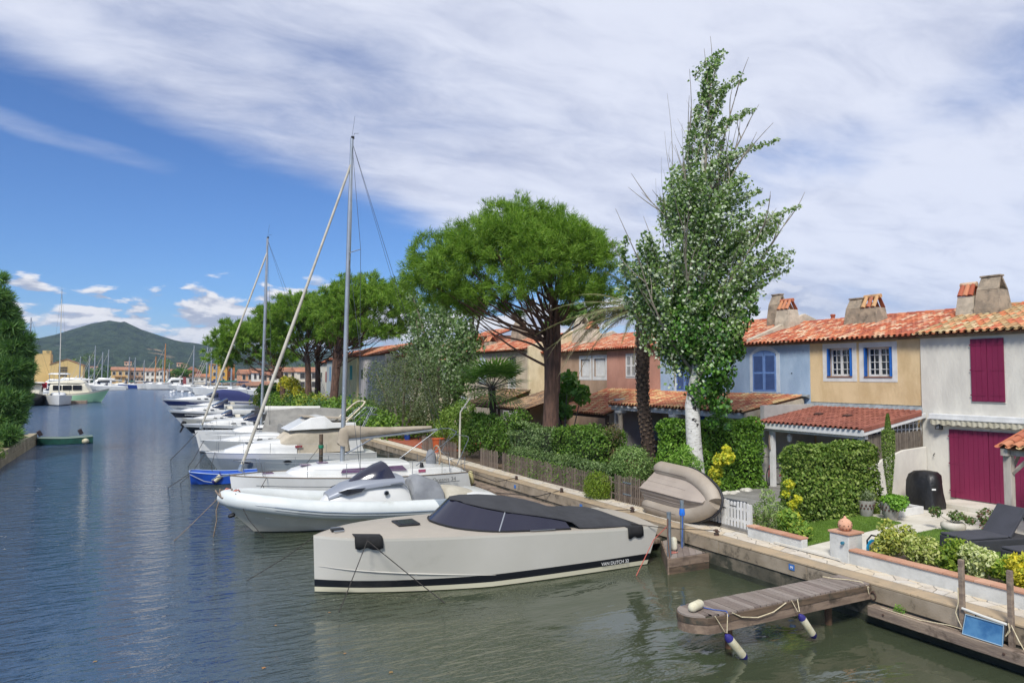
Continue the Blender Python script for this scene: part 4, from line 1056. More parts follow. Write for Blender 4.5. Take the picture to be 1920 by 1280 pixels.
far_house('pale yellow house with teal green shutters between the pine trunks', 21.0, 77.6, 86, 7.2, '#dccfa0', '#cfc191', [(79.6, 80.6, 4.6, 6.2, 's'), (83.6, 84.6, 1.6, 2.8, 's'), (79.8, 80.8, 1.8, 2.9, 's')], '#2f8f8a')
far_house('blue grey house with slim blue shutters behind the pine trunk', 21.4, 86.1, 94, 7.1, '#aab3b6', '#9ea8ab', [(87.6, 88.3, 4.4, 6.2, 's'), (89.6, 90.3, 4.4, 6.2, 's'), (91.6, 92.3, 4.4, 6.2, 's')], '#5f86ad')
far_house('white house with red shutters at the end of the row', 21.8, 94.1, 101, 6.8, '#d8d3c4', '#cbc6b7', [(95.4, 96.3, 4.2, 5.6, 's'), (98.3, 99.3, 4.2, 5.6, 'g')], '#8e4038')

# ================================================================== PORCHES
# yellow house porch with brown tiles
py_ = thing('porch', 'porch with a brown tiled lean-to roof on white posts below the yellow house', 'porch', (20.8, 17, .9))
roof(py_, 20.35, 23.35, 15.05, 19.35, 3.30, 3.76, 'brown', w=.195, row=.27)
mb = MB(); mb.box(20.36, 20.42, 15.0, 19.4, 3.08, 3.285); mb.build('fascia', m_white, py_, bevel=.005)
mb = MB(); mb.extr([(20.36, 15.0, 3.10), (23.6, 15.0, 3.60), (23.6, 15.0, 3.76), (20.36, 15.0, 3.27)], (0, -.05, 0)); mb.build('verge_board', m_white, py_)
for k in range(8):
    mb = MB(); a = 20.38 + k * .37; mb.extr([(a, 14.93, 3.215 + k * .057), (a + .365, 14.93, 3.27 + k * .057), (a + .365, 14.93, 3.41 + k * .057), (a, 14.93, 3.355 + k * .057)], (0, .14, 0)); mb.build('verge_tile', TM['brown'][0], py_, bevel=.01)
mb = MB(); mb.extr([(23.32, 15.1, 3.76), (23.60, 15.1, 3.86), (23.69, 15.1, 3.98), (23.69, 15.1, 3.7)], (0, 4.6, 0)); mb.build('lead_flashing', mat('lead', '#8f9598', .6, '#777d80', 5, .2, 10), py_)
mb = MB()
for k in range(22): mb.box(23.66, 23.70, 15.2 + k * .205, 15.23 + k * .205, 3.97, 3.99)
mb.box(23.67, 23.695, 15.12, 19.7, 3.975, 3.985); mb.build('flashing_clips', m_galv, py_)
mb = MB(); mb.box(20.55, 20.70, 15.05, 19.4, 2.98, 3.14); mb.build('beam', m_white, py_)
for y in (18.9, 15.25):
    mb = MB(); mb.box(20.56, 20.72, y - .08, y + .08, .9, 2.98); mb.build('post', m_white, py_, bevel=.005)
for (yy, xx) in ((17.9, 21.9), (16.7, 21.9)):
    mb = MB(); mb.obox((xx, yy, 3.62), (.2, .26, .07), (0, R(-8), 0)); mb.build('vent_tile', mat('dark_brown_vent', '#4a2f27', .8), py_)
m_inner = mat('porch_plaster', '#b9b7b0', .9, '#aaa8a2', 1.5, .2, 10)
mb = MB(); mb.box(23.60, 23.66, 15.3, 19.4, .9, 3.6); mb.build('back_wall', m_inner, py_)
mb = MB(); mb.box(23.55, 23.595, 16.6, 17.7, 1.0, 3.0); mb.build('blue_door', mat('deep_blue_paint', '#1b2f66', .5), py_)
mb = MB(); mb.box(20.8, 23.5, 19.42, 19.62, .9, 3.9); mb.build('side_wall', m_inner, py_)
mb = MB(); mb.box(17.9, 23.5, 15.25, 19.4, .84, .97); mb.build('porch_floor', mat('grey_deck', '#8a8883', .8, '#777570', 2, .3, 20), py_)
# lattice and reed screen
lat = thing('lattice', 'white trellis panel in the gable of the brown-tiled porch', 'trellis', (22, 15.15, 3.2))
mb = MB()
for k in range(12):
    x = 21.3 + k * .21; mb.box(x, x + .04, 15.16, 15.18, 2.95, min(3.08 + (x - 20.5) * .145, 3.55))
for z in (3.0, 3.2, 3.38): mb.box(21.2 if z < 3.1 else 22.1, 23.58, 15.182, 15.2, z, z + .035)
mb.build('laths', m_white, lat)
rd = thing('reed_screen', 'dark dried reed screen above the white garden wall beside the cypress', 'screen', (22, 15.1, 2.4))
mb = MB(); rn = random.Random(9)
for k in range(330):
    x = 20.7 + 2.88 * k / 330; zt = 3.10 + .05 * (x - 20.7) / 2.88 + rn.uniform(-.04, .04); mb.tube([(x, 15.09 + rn.uniform(-.012, .012), 1.9 + .2 * (x - 20.7)), (x + rn.uniform(-.02, .02), 15.09, zt)], .007, 3, caps=False)
mb.build('reeds', mat('dry_reed', '#7c7266', .95, '#5f564c', 8, isl=['#8a8074', '#6d6358', '#564d44', '#7c7266']), rd, kind='stuff', fix=False)
mb = MB(); mb.extr([(19.6, 14.98, .8), (23.62, 14.98, .8), (23.62, 14.98, 2.62), (22.4, 14.98, 2.56), (21.3, 14.98, 2.3), (20.8, 14.98, 2.05), (20.3, 14.98, 1.5), (19.6, 14.98, 1.3)], (0, .1, 0))
pw = mb.build('garden_wall', s_white, bevel=.02); tagp(pw, 'curved white rendered wall joining the white house behind the cypress', 'wall')
# blue/pink porch with columns
pb = thing('porch', 'long porch with terracotta tiles on round columns below the blue house', 'porch', (20.6, 25, .9))
roof(pb, 20.35, 23.5, 20.0, 28.9, 3.64, 4.18, 'orange', w=.215, row=.33)
mb = MB(); mb.box(20.52, 20.66, 20.0, 28.9, 3.36, 3.56); mb.build('beam', m_white, pb)
for k in range(18):
    mb = MB(); y = 20.2 + k * .5; mb.box(20.30, 20.52, y, y + .09, 3.50, 3.59); mb.build('rafter_end', m_white, pb)
mb = MB(); mb.extr([(20.4, 19.96, 3.30), (20.4, 19.96, 3.60), (23.6, 19.96, 4.12), (23.6, 19.96, 3.82)], (0, .1, 0)); mb.build('verge_wall', m_chim2, pb)
mb = MB(); mb.extr([(23.45, 19.75, 4.20), (23.68, 19.75, 4.27), (23.68, 19.75, 4.1)], (0, 9.2, 0)); mb.build('lead_flashing', MATS['lead'], pb)
m_col = mat('stone_column', '#c3b7a3', .85, '#b2a691', 3, .2, 30)
for y in (24.25, 28.25):
    mb = MB(); mb.lathe([(.17, .9), (.17, 1.0), (.14, 1.04), (.135, 1.3), (.125, 3.0), (.14, 3.03), (.14, 3.09), (.19, 3.18), (.19, 3.22)], (20.62, y, 0), 16); c_ = mb.build('column', m_col, pb, smooth=40)
    mb = MB(); mb.box(20.42, 20.82, y - .2, y + .2, 3.225, 3.35); mb.build('capital', m_white, c_)
mb = MB(); mb.box(23.58, 23.66, 20.0, 28.9, .9, 4.05); mb.build('back_wall', m_inner, pb)
mb = MB(); mb.box(20.7, 23.5, 28.75, 28.9, .9, 3.9); mb.build('side_wall', m_inner, pb)
mb = MB(); mb.box(19.8, 23.55, 19.9, 28.9, .8, .93); mb.build('porch_floor', mat('terracotta_floor', '#7b4c3b', .85, '#693f31', 4, .2, 20), pb)
louvre_shutter(pb, 23.50, 25.6, 26.2, 1.0, 3.2, MATS['bright_blue_paint'], slats=18); louvre_shutter(pb, 23.50, 26.22, 26.8, 1.0, 3.2, MATS['bright_blue_paint'], slats=18)
mb = MB(); mb.box(23.35, 23.56, 27.0, 28.7, 2.48, 2.53); mb.build('shelf', mat('dark_shelf', '#4a4038', .8), pb)
# picnic table on that porch
tb = thing('table', 'grey garden table with crossed legs on the porch behind the palm', 'table', (22.3, 27.2, .93))
mb = MB(); mb.box(21.9, 22.7, 26.3, 28.2, 1.63, 1.68); mb.build('top', mat('pale_plastic', '#b9b6ae', .6), tb)
for y in (26.6, 27.9):
    for s in (-1, 1):
        mb = MB(); mb.obox((22.3, y + .02 * s, 1.28), (.09, .04, .85), (0, R(32) * s, 0)); mb.build('leg', MATS['pale_plastic'], tb)
mb = MB(); mb.box(22.1, 22.4, 27.3, 27.75, 1.685, 1.86); tagp(mb.build('cardboard_box', mat('cardboard', '#8a6a46', .9)), 'small brown box on the porch table behind the palm', 'box')
mb = MB(); mb.lathe([(.12, .93), (.17, 1.2), (.2, 1.3)], (21.3, 24.9, 0), 8); tagp(mb.build('bucket', mat('navy_plastic', '#232c66', .5)), 'small navy blue bucket beside the porch column', 'bucket')
# tan house pergola roof
pt = thing('pergola', 'bright terracotta tiled shelter roof on dark posts left of the columned porch', 'pergola', (20.5, 31, .9))
roof(pt, 20.15, 23.6, 28.95, 33.8, 3.12, 4.22, 'orange', w=.22, row=.34)
m_dkw = mat('dark_timber', '#4b4037', .9, '#3a312a', 3)
mb = MB(); mb.box(20.35, 20.5, 29.0, 33.75, 2.92, 3.06); mb.build('beam', m_dkw, pt)
for y in (29.1, 33.6):
    mb = MB(); mb.box(20.35, 20.5, y - .07, y + .07, .9, 2.92); mb.build('post', m_dkw, pt)
mb = MB(); mb.box(23.55, 23.68, 29.1, 33.7, .9, 4.0); mb.build('back_wall', mat('taupe_plaster', '#a79c8c', .9, '#978b7b', 1), pt)  # plain taupe plaster, slightly mottled
# old brown roof in front of the beige house
po = thing('lean_to', 'old brown tiled lean-to roof in front of the beige house', 'shed', (20, 40, .9))
roof(po, 20.2, 23.6, 37.0, 40.8, 3.05, 4.0, 'old', w=.24, row=.36, nind=0); roof(po, 19.9, 22.55, 40.85, 45.2, 3.15, 4.05, 'old', w=.24, row=.36, nind=0, name='second_roof')
mb = MB(); mb.box(20.3, 20.45, 37.1, 45.1, 2.9, 3.03); mb.build('beam', m_dkw, po)
for y in (37.3, 41, 45):
    mb = MB(); mb.box(20.3, 20.42, y - .06, y + .06, .9, 2.9); mb.build('post', m_dkw, po)
mb = MB()
for k in range(12): mb.box(20.2, 20.22, 38.2 + k * .17, 38.23 + k * .17, 2.25, 2.85)
for k in range(5): mb.box(20.225, 20.24, 38.2, 40.2, 2.25 + k * .14, 2.28 + k * .14)
lt2 = mb.build('trellis', m_white); tagp(lt2, 'white square trellis under the old brown lean-to roof', 'trellis')
# pergola at the right edge
pg = thing('pergola', 'whitewashed timber pergola with a tiled roof at the right edge of the garden', 'pergola', (19.2, 10, .9))
m_wash = mat('whitewashed_timber', '#b5ada1', .85, '#9b9287', 2, .4, 16, stretch=(5, 5, .8))
for (x, y) in ((19.25, 10.12), (22.3, 10.12), (19.25, 6.0)):
    mb = MB(); mb.box(x - .09, x + .09, y - .09, y + .09, .95, 3.02); mb.build('post', m_wash, pg, bevel=.01)
    mb = MB(); mb.box(x - .2, x + .2, y - .2, y + .2, .86, 1.02); mb.build('footing', m_wash, pg, bevel=.02)
mb = MB(); mb.box(19.05, 22.6, 10.04, 10.20, 3.025, 3.2); mb.build('beam', m_wash, pg); mb = MB(); mb.box(19.17, 19.33, 5.5, 10.03, 3.03, 3.2); mb.build('side_beam', m_wash, pg)
for s in ((19.25, 9.95, 9.5), (19.35, 10.12, 0)):
    mb = MB()
    if s[2]: mb.tube([(19.25, 10.03, 2.6), (19.25, 9.62, 3.02)], .05, 4)
    else: mb.tube([(19.33, 10.12, 2.6), (19.72, 10.12, 3.02)], .05, 4)
    mb.build('brace', m_wash, pg)
roof(pg, 19.02, 21.6, 5.0, 10.22, 3.24, 3.95, 'orange', w=.25, row=.36, nind=250)
# ================================================================== BOATS
def ci(t, xs, ys):
    """smooth (Catmull-Rom) interpolation"""
    if t <= xs[0]: return ys[0]
    if t >= xs[-1]: return ys[-1]
    i = max(k for k in range(len(xs) - 1) if xs[k] <= t)
    def m(k):
        if k == 0: return (ys[1] - ys[0]) / (xs[1] - xs[0])
        if k == len(xs) - 1: return (ys[-1] - ys[-2]) / (xs[-1] - xs[-2])
        return (ys[k + 1] - ys[k - 1]) / (xs[k + 1] - xs[k - 1])
    h = xs[i + 1] - xs[i]; u = (t - xs[i]) / h
    return (2 * u ** 3 - 3 * u ** 2 + 1) * ys[i] + (u ** 3 - 2 * u ** 2 + u) * h * m(i) + (-2 * u ** 3 + 3 * u ** 2) * ys[i + 1] + (u ** 3 - u ** 2) * h * m(i + 1)
def hull(root, L, bt, zt, rows, mats, rake=0.0, transom=0.0, deck=None, camber=.06, N=30, deckmat=None, toe=None, lowbow=.12, lowmid=.9, rounding=1.0):
    """bt/zt: (xs, ys) tables of half beam and sheer height against t.
    rows: [(height, material index of the strip above)] from keel upward; heights are absolute, the last row is the sheer"""
    nr = len(rows); secs = []; sheer = []
    for k in range(N + 1):
        t = (k / N) ** 1.25; b = ci(t, *bt); zs = ci(t, *zt); half = []
        for j, (h, mi) in enumerate(rows):
            z = zs if h is None else (zs + h if h < -5 else h)
            if h is not None and h < -5: z = zs + (h + 10)
            f = max(0, min(1, (z - rows[0][0]) / (zs - rows[0][0])))
            low = lowbow + (lowmid - lowbow) * min(1, t / .45) ** .8
            wd = 0 if j == 0 else b * (low + (1 - low) * f ** (.85 * rounding)) * (1 if f > .02 else .9)
            if t == 0: wd = 0
            x = t * L + rake * (1 - f) * (1 - t) ** 3 - transom * (f - .5) * max(0, (t - .8) / .2) * 1.0
            half.append((x, wd, z))
        secs.append([(x, -y, z) for x, y, z in reversed(half)] + [(x, y, z) for x, y, z in half[1:]])
        sheer.append((half[-1][0], half[-1][1], half[-1][2]))
    mm = [rows[nr - 2 - j][1] for j in range(nr - 1)] + [rows[j][1] for j in range(nr - 1)]
    mb = MB(); mb.loft(secs, mis=mm, caps=False); n = len(secs[0])
    o = (len(secs) - 1) * n; mb.f.append(tuple(range(o, o + n))); mb.mi.append(rows[-2][1])
    h = mb.build('hull', mats, root, smooth=35, world=False)
    dk = MB(); S_ = []
    for x, b, z in sheer:
        S_.append([(x, b * q, z - .012 + camber * (1 - q * q) * min(1, b)) for q in (-.985, -.7, -.35, 0, .35, .7, .985)])
    dk.loft(S_, caps=False); dk.build('deck', deckmat or mats[0], root, smooth=40, world=False)
    if toe:
        for s in (-1, 1):
            r = MB(); r.tube([(x, s * b, z + .01) for x, b, z in sheer], .022, 5, flat=1); r.build('rubbing_strake', toe, root, smooth=60, world=False)
    return sheer
def body(root, name, st, m, n=14, k=4, smooth=50, label=None, caps=True, bevel=0):
    """rounded shell: stations (x, half width, z0, z1[, y shift])"""
    secs = []
    for s in st:
        x, hw, z0, z1 = s[:4]; row = []
        for j in range(n + 1):
            a = math.pi * j / n; c_, s_ = math.cos(a), math.sin(a)
            row.append((x, -hw * math.copysign(abs(c_) ** (2 / k), c_), z0 + (z1 - z0) * s_ ** (2 / k)))
        secs.append(row)
    mb = MB(); mb.loft(secs, caps=caps); return mb.build(name, m, root, smooth=smooth, world=False, label=label, bevel=bevel)
def patch(root, name, pts, m, d=(0, -.01, 0)):
    mb = MB(); mb.extr(pts, d); return mb.build(name, m, root, world=False)
def tube(root, name, pts, r, m, n=6, smooth=60, closed=False):
    mb = MB(); mb.tube(pts, r, n, closed=closed); return mb.build(name, m, root, smooth=smooth, world=False)
m_gel = mat('white_gelcoat', '#d6d6d2', .25, '#cdcdc8', .8, spec=.5, dirt=('#b3b0a4', 1.5, .62, .85))
m_gel2 = mat('cream_gelcoat', '#cfc9b8', .28, '#c5bfae', .8, spec=.5)
m_ss = mat('stainless', '#a3a7aa', .4, metal=1)
m_alu = mat('mast_aluminium', '#aeb3b6', .4, '#9ea4a8', 1.5, metal=.7)
m_anti = mat('antifouling_dark', '#20242a', .7); m_blkp = mat('black_stripe', '#14161c', .3)
m_canvas = mat('beige_canvas', '#a99e8c', .95, '#988d7b', 2, .5, 7, bump2=3)
m_canvg = mat('grey_canvas', '#84878a', .9, '#75787c', 2, .5, 6, bump2=3)
m_canvd = mat('dark_canvas', '#3a3b3e', .9, '#323336', 2, .4, 6, bump2=3)
m_tint = mat('tinted_screen', '#1c1b2c', .17, spec=.8)
m_nonskid = mat('deck_beige', '#a59d90', .7, '#a19a8d', 3)
m_dkin = mat('cabin_dark', '#1a1b1f', .3)
# ---------------------------------------------------- grey-beige motor boat in front
vd = thing('motor_boat', 'sleek pale grey-beige motor boat with plumb bow and dark canvas roof, nearest the camera', 'motorboat', (3.60, 16.95, 0), rz=R(-1.5))
m_vd = mat('grey_beige_gelcoat', '#bdbab0', .18, '#b7b4a9', .5, spec=.5, dirt=('#a7a498', 1.0, .6, .85))
vbt = ([0, .03, .1, .2, .35, .55, .8, 1], [.0, .30, .80, 1.18, 1.45, 1.56, 1.55, 1.48]); vzt = ([0, .15, .4, .6, .8, 1], [1.31, 1.31, 1.26, 1.19, 1.09, 1.0])
hull(vd, 8.55, vbt, vzt, [(-.35, 3), (.02, 2), (.13, 1), (.30, 0), (.62, 0), (-10.06, 4), (None, 0)], [m_vd, m_blkp, mat('pale_boot_top', '#c4bfa6', .4), m_anti, mat('light_rub_rail', '#c9c5b8', .3)], rake=.06, transom=-.45, deckmat=m_nonskid, lowbow=.25, lowmid=.93, camber=.10)
# chine crease
for s in (-1, 1):
    r = MB(); pts = []
    for k in range(14):
        t = .012 + k * .035; b = ci(t, *vbt); f = (.62 - k * .026 + .35) / 1.6; low = .25 + .68 * min(1, t / .45) ** .8
        pts.append((t * 8.55, s * (b * (low + (1 - low) * f ** .85) + .006), .62 - k * .026))
    r.tube(pts, [.004 + .016 * math.sin(k / 13 * math.pi) for k in range(14)], 4); r.build('chine', m_vd, vd, smooth=60, world=False)
# deck hatch
mb = MB(); mb.box(1.95, 2.5, -.33, .33, 1.385, 1.425); h_ = mb.build('hatch', m_blk, vd, world=False, bevel=.02)
mb = MB(); mb.box(2.03, 2.42, -.25, .25, 1.425, 1.43); mb.build('hatch_glass', m_tint, h_, world=False)
for x, y in ((.55, .2), (.55, -.2)): tube(vd, 'deck_cleat', [(x - .12, y, 1.39), (x + .12, y, 1.39)], .02, m_ss)
mb = MB(); mb.obox((.55, 0, 1.39), (.3, .16, .05)); mb.build('windlass', m_blk, vd, world=False, bevel=.01)
U = [-1, -.8, -.6, -.4, -.2, 0, .2, .4, .6, .8, 1]
def ws(u, top):
    a = abs(u); s = 1 if u >= 0 else -1
    if not top: xs = ci(a, [0, .2, .4, .6, .8, 1], [2.85, 2.98, 3.35, 4.05, 5.0, 6.1]); ys = ci(a, [0, .2, .4, .6, .8, 1], [0, .52, 1.0, 1.34, 1.43, 1.42]); z = ci(a, [0, .2, .4, .6, .8, 1], [1.40, 1.38, 1.33, 1.27, 1.22, 1.16])
    else: xs = ci(a, [0, .2, .4, .6, .8, 1], [3.42, 3.50, 3.80, 4.35, 5.15, 5.95]); ys = ci(a, [0, .2, .4, .6, .8, 1], [0, .42, .80, 1.06, 1.22, 1.30]); z = ci(a, [0, .2, .4, .6, .8, 1], [1.88, 1.86, 1.78, 1.66, 1.53, 1.40])
    return (xs, s * ys, z)
UU = [-1 + k / 12 for k in range(25)]
mb = MB(); mb.loft([[ws(u, False) for u in UU], [ws(u, True) for u in UU]], caps=False); mb.build('windscreen', m_tint, vd, smooth=60, world=False)
mb = MB(); mb.tube([ws(u, False) for u in UU], .022, 5); mb.build('screen_frame', m_blk, vd, smooth=60, world=False)
for u in (-.62, .62): tube(vd, 'screen_pillar', [ws(u, False), ws(u, True)], .018, m_ss)
cs_ = []
for (x, hw, zc, ze) in ((3.36, .25, 1.90, 1.88), (3.45, .55, 1.915, 1.86), (3.8, .88, 1.93, 1.79), (4.35, 1.12, 1.90, 1.67), (5.1, 1.26, 1.80, 1.54), (5.7, 1.34, 1.66, 1.42), (6.05, 1.38, 1.55, 1.32), (6.25, 1.42, 1.45, 1.17), (6.7, 1.44, 1.36, 1.13), (7.3, 1.42, 1.33, 1.10), (7.8, 1.38, 1.26, 1.07), (8.2, 1.3, 1.10, 1.04)):
    cs_.append([(x + .12 * (q * q), hw * q, zc - (zc - ze) * abs(q) ** 2.6) for q in [-1 + j / 7 for j in range(15)]])
mb = MB(); mb.loft(cs_, caps=False); o = mb.build('canvas_roof', m_canvd, vd, smooth=60, world=False, fix=False); md = o.modifiers.new('thick', 'SOLIDIFY'); md.thickness = .025
for x in (5.05,): tube(vd, 'spray_rail', [(4.9, -1.5, 1.24), (5.6, -1.5, 1.21)], .012, m_ss)
for (xa, xb, za) in ((.78, 1.35, 1.33), (7.75, 8.25, 1.03)):
    for s in (-1,):
        ya = ci(xa / 8.55, *vbt); yb = ci(xb / 8.55, *vbt); zz_ = za; rows_ = []
        for q in range(7):
            u = q / 6; x = xa + (xb - xa) * u; y = -(ya + (yb - ya) * u); rows_.append([(x, y + .25, zz_ + .03), (x, y + .02, zz_ + .022), (x, y - .018, zz_ + .0), (x - .01 * math.sin(q * 2), y - .03, zz_ - .10), (x + .02 * math.cos(q), y - .012, zz_ - .25 - .03 * math.sin(q * 1.7))])
        mb = MB(); mb.loft(rows_, caps=False); o = mb.build('chafing_mat', mat('black_felt', '#242424', .98, '#1c1c1c', 6, .6, 60), vd, smooth=60, world=False, fix=False); o.modifiers.new('t', 'SOLIDIFY').thickness = .008
mb = MB(); mb.prism([(8.3, -1.25), (8.95, -1.0), (9.05, -.7), (9.05, .7), (8.95, 1.0), (8.3, 1.25)], .42, .49); sp_ = mb.build('swim_platform', m_vd, vd, world=False, bevel=.02)
tube(vd, 'platform_rail', [(8.6, -1.12, .46), (8.98, -.92, .46), (9.08, -.7, .46)], .02, m_ss)
mb = MB(); mb.box(8.28, 8.5, -1.2, 1.2, .49, .95); mb.build('transom_seat', m_gel2, vd, world=False, bevel=.04)
Mt = Matrix.Translation((7.35, -1.495 - .045, .172)) @ Matrix.Rotation(R(.6), 4, 'Z') @ Matrix.Rotation(R(90), 4, 'X')
text_part('VAN DUTCH 32', .12, WM[vd] @ Mt, m_gel, vd)
def W(o, p): return WM[o] @ Vector(p)
rope('thin black bow line running down from the dark mat to the water left', [W(vd, (1.0, -1.05, 1.3)), W(vd, (.35, -1.5, .1)), W(vd, (.1, -1.8, -.15))], .011, m_ropedk)
rope('thin black bow line slanting down along the hull to the right', [W(vd, (1.0, -1.05, 1.3)), W(vd, (1.9, -1.75, .5)), W(vd, (2.6, -2.1, -.1))], .011, m_ropedk)
rope('black mooring line running from behind the bow into the blue water', [W(vd, (.3, .6, 1.25)), W(vd, (-.4, 1.2, .6)), W(vd, (-1.35, 1.7, -.05))], .011, m_ropedk)
rope('black stern line from the motor boat to the nearer bollard', [W(vd, (8.0, -1.3, 1.1)), (12.4, 15.0, .98), (13.5, 14.4, .93)], .011, m_ropedk)
rope('black stern line from the motor boat to the bollard behind it', [W(vd, (7.2, 1.3, 1.2)), (12.0, 18.0, .95), (13.45, 17.9, .9)], .012, m_ropedk)
rope('thin red line from the steel post down to the water by the stern', [(12.15, 14.5, 1.25), (11.9, 14.9, .75), (11.1, 14.6, .0)], .011, mat('red_rope', '#b0584c', .9))
# ---------------------------------------------------- white inflatable boat
rb = thing('inflatable_boat', 'large white rigid inflatable boat with tinted screen and covered seats, second from the camera', 'inflatable boat', (2.35, 24.3, 0), rz=R(-1.0))
m_tube = mat('white_hypalon', '#cdd1ce', .45, '#c3c8c5', 1.2, .06, 12, dirt=('#a9aaa0', 1.3, .6, .85))
m_gry = mat('grey_panel', '#7c8791', .4)
L = 9.3
hull(rb, 9.1, ([0, .08, .2, .4, .7, 1], [.0, .45, .85, 1.05, 1.1, 1.05]), ([0, .15, .4, 1], [.95, .75, .5, .42]), [(-.4, 1), (.03, 0), (.25, 0), (None, 0)], [m_gel2, m_anti], rake=1.35, lowbow=.15, lowmid=.8, deckmat=mat('teak_grey', '#8d8272', .8))
path_ = []
def tpt(s, t):
    b = ci(t, [0, .05, .12, .25, .45, .7, 1], [0.0, .52, .84, 1.10, 1.22, 1.22, 1.12]); z = ci(t, [0, .12, .3, .5, .75, 1], [1.16, 1.0, .74, .58, .48, .42]); r = ci(t, [0, .15, .5, .9, 1], [.25, .28, .30, .27, .06])
    return (t * L + .05, s * b, z), r
ts = [1, .97, .9, .8, .7, .6, .5, .4, .3, .22, .15, .09, .05, .02]
seq = [tpt(-1, t) for t in ts] + [tpt(1, 0)] + [tpt(1, t) for t in reversed(ts)]
mb = MB(); mb.tube([p for p, r in seq], [r for p, r in seq], 20); mb.build('inflated_collar', m_tube, rb, smooth=60, world=False)
for dz_, rr_ in ((.0, .028), (-.10, .016)):
    for s in (-1, 1):
        pts = []
        for t in reversed(ts):
            p, r = tpt(s, t); a = -.08 if dz_ == 0 else -.42
            pts.append((p[0], p[1] + s * r * math.cos(a) * (1 if t > .04 else .2), p[2] + r * math.sin(a)))
        tube(rb, 'rubbing_strip', pts, rr_, m_gry if dz_ == 0 else mat('grey_strip', '#5f666c', .5), 5)
for t0, t1, mm_ in ((.72, .97, m_gry),):
    for s in (-1, 1):
        q = [tpt(s, t0 + (t1 - t0) * k / 8) for k in range(9)]; secs = []
        for (p, r) in q:
            secs.append([(p[0] - .15 * math.sin(a), p[1] + s * (r + .006) * math.cos(a), p[2] + (r + .006) * math.sin(a)) for a in [R(8) + R(95) * j / 7 for j in range(8)]])
        mb = MB(); mb.loft(secs, caps=False); mb.build('grey_collar_panel', mm_, rb, smooth=60, world=False, fix=False)
body(rb, 'floor', [(1.2, .5, .5, .72), (2.5, .95, .42, .62), (8.8, 1.0, .38, .52)], m_gel2, k=6)
# console
body(rb, 'console', [(2.9, .25, .5, .72), (3.25, .5, .5, 1.06), (3.9, .66, .48, 1.38), (4.7, .74, .46, 1.52), (5.55, .78, .44, 1.52), (5.9, .76, .44, 1.25), (6.05, .74, .44, .9)], m_gel, k=3.2)
body(rb, 'console_top', [(3.2, .44, .92, 1.08), (3.75, .62, 1.12, 1.37), (4.3, .71, 1.22, 1.51), (5.1, .77, 1.30, 1.56), (5.7, .79, 1.30, 1.56)], mat('silver_grey', '#8c9199', .42, metal=.2), k=3.4)
mb = MB(); sA = []; 
for x, hw, z0, z1 in ((3.95, .35, 1.40, 1.44), (4.35, .6, 1.40, 1.72), (4.8, .66, 1.42, 1.95), (5.1, .64, 1.45, 2.05)):
    sA.append([(x + (.35 * abs(q) ** 2), hw * q, z0 + (z1 - z0) * (1 - abs(q) ** 3)) for q in [-1 + j / 6 for j in range(13)]])
mb.loft(sA, caps=False); mb.build('tinted_screen', m_tint, rb, smooth=60, world=False, fix=False)
for s in (-1, 1):
    patch(rb, 'side_window', [(3.45, s * .62, 1.17), (3.75, s * .70, 1.26), (4.35, s * .76, 1.28), (4.2, s * .77, 1.16), (3.75, s * .72, 1.06)], m_dkin, (0, s * .012, 0))
    mb = MB(); mb.lathe([(.09, 0), (.09, .02), (.07, .025)], (5.05, s * .80, 1.06), 14, axis=(0, s, 0)); po_ = mb.build('porthole', m_ss, rb, world=False)
    mb = MB(); mb.lathe([(.065, .02), (.06, .03)], (5.05, s * .80, 1.06), 14, axis=(0, s, 0)); mb.build('porthole_glass', m_dkin, po_, world=False)
tube(rb, 'grab_rail', [(5.2, -.80, 1.35), (5.6, -.82, 1.38), (5.85, -.8, 1.1), (5.98, -.8, .7)], .018, m_ss)
# covered seats with creases
def cover(root, name, st, m, seed=0, k=3):
    rn = random.Random(seed); secs = []
    for x, hw, z0, z1 in st:
        secs.append([(x + rn.uniform(-.02, .02), -hw * math.copysign(abs(math.cos(a)) ** (2 / k), math.cos(a)) * (1 + rn.uniform(-.03, .03)), z0 + (z1 - z0) * math.sin(a) ** (2 / k) * (1 + rn.uniform(-.02, .02))) for a in [math.pi * j / 18 for j in range(19)]])
    mb = MB(); mb.loft(secs); o = mb.build(name, m, root, smooth=50, world=False); o.modifiers.new('s', 'SUBSURF').levels = 1; o.modifiers['s'].render_levels = 1; return o
cover(rb, 'grey_seat_cover', [(6.0, .66, .45, .9), (6.05, .68, .45, 1.42), (6.35, .70, .45, 1.56), (6.6, .7, .45, 1.45), (6.9, .72, .45, 1.33), (7.2, .72, .45, 1.22), (7.24, .7, .45, .8)], m_canvg, 3)
cover(rb, 'cream_seat_cover', [(7.22, .9, .45, .8), (7.3, .95, .45, 1.08), (7.8, .98, .45, 1.02), (8.3, .98, .45, .9), (8.7, .9, .45, .75), (8.9, .7, .45, .6)], mat('cream_cover', '#b9b3a2', .9, '#a9a392', 2, .5, 6, bump2=3), 4)
body(rb, 'stern_console', [(7.6, 1.0, .45, .62), (8.0, 1.03, .45, .86), (8.9, 1.0, .45, .84), (9.4, .85, .42, .6)], m_gel, k=6)
for s in (-1, 1):
    patch(rb, 'black_recess', [(7.85, s * 1.035, .60), (8.2, s * 1.045, .60), (8.1, s * 1.045, .76), (7.98, s * 1.04, .76)], m_dkin, (0, s * .01, 0))
    patch(rb, 'grey_side_panel', [(8.35, s * 1.035, .64), (9.1, s * 1.0, .60), (9.0, s * 1.0, .72), (8.4, s * 1.035, .80)], m_gry, (0, s * .012, 0))
mb = MB(); mb.prism([(8.8, -.95), (9.7, -.7), (9.95, -.3), (9.95, .3), (9.7, .7), (8.8, .95)], .33, .40); mb.build('bathing_platform', m_gel, rb, world=False, bevel=.02)
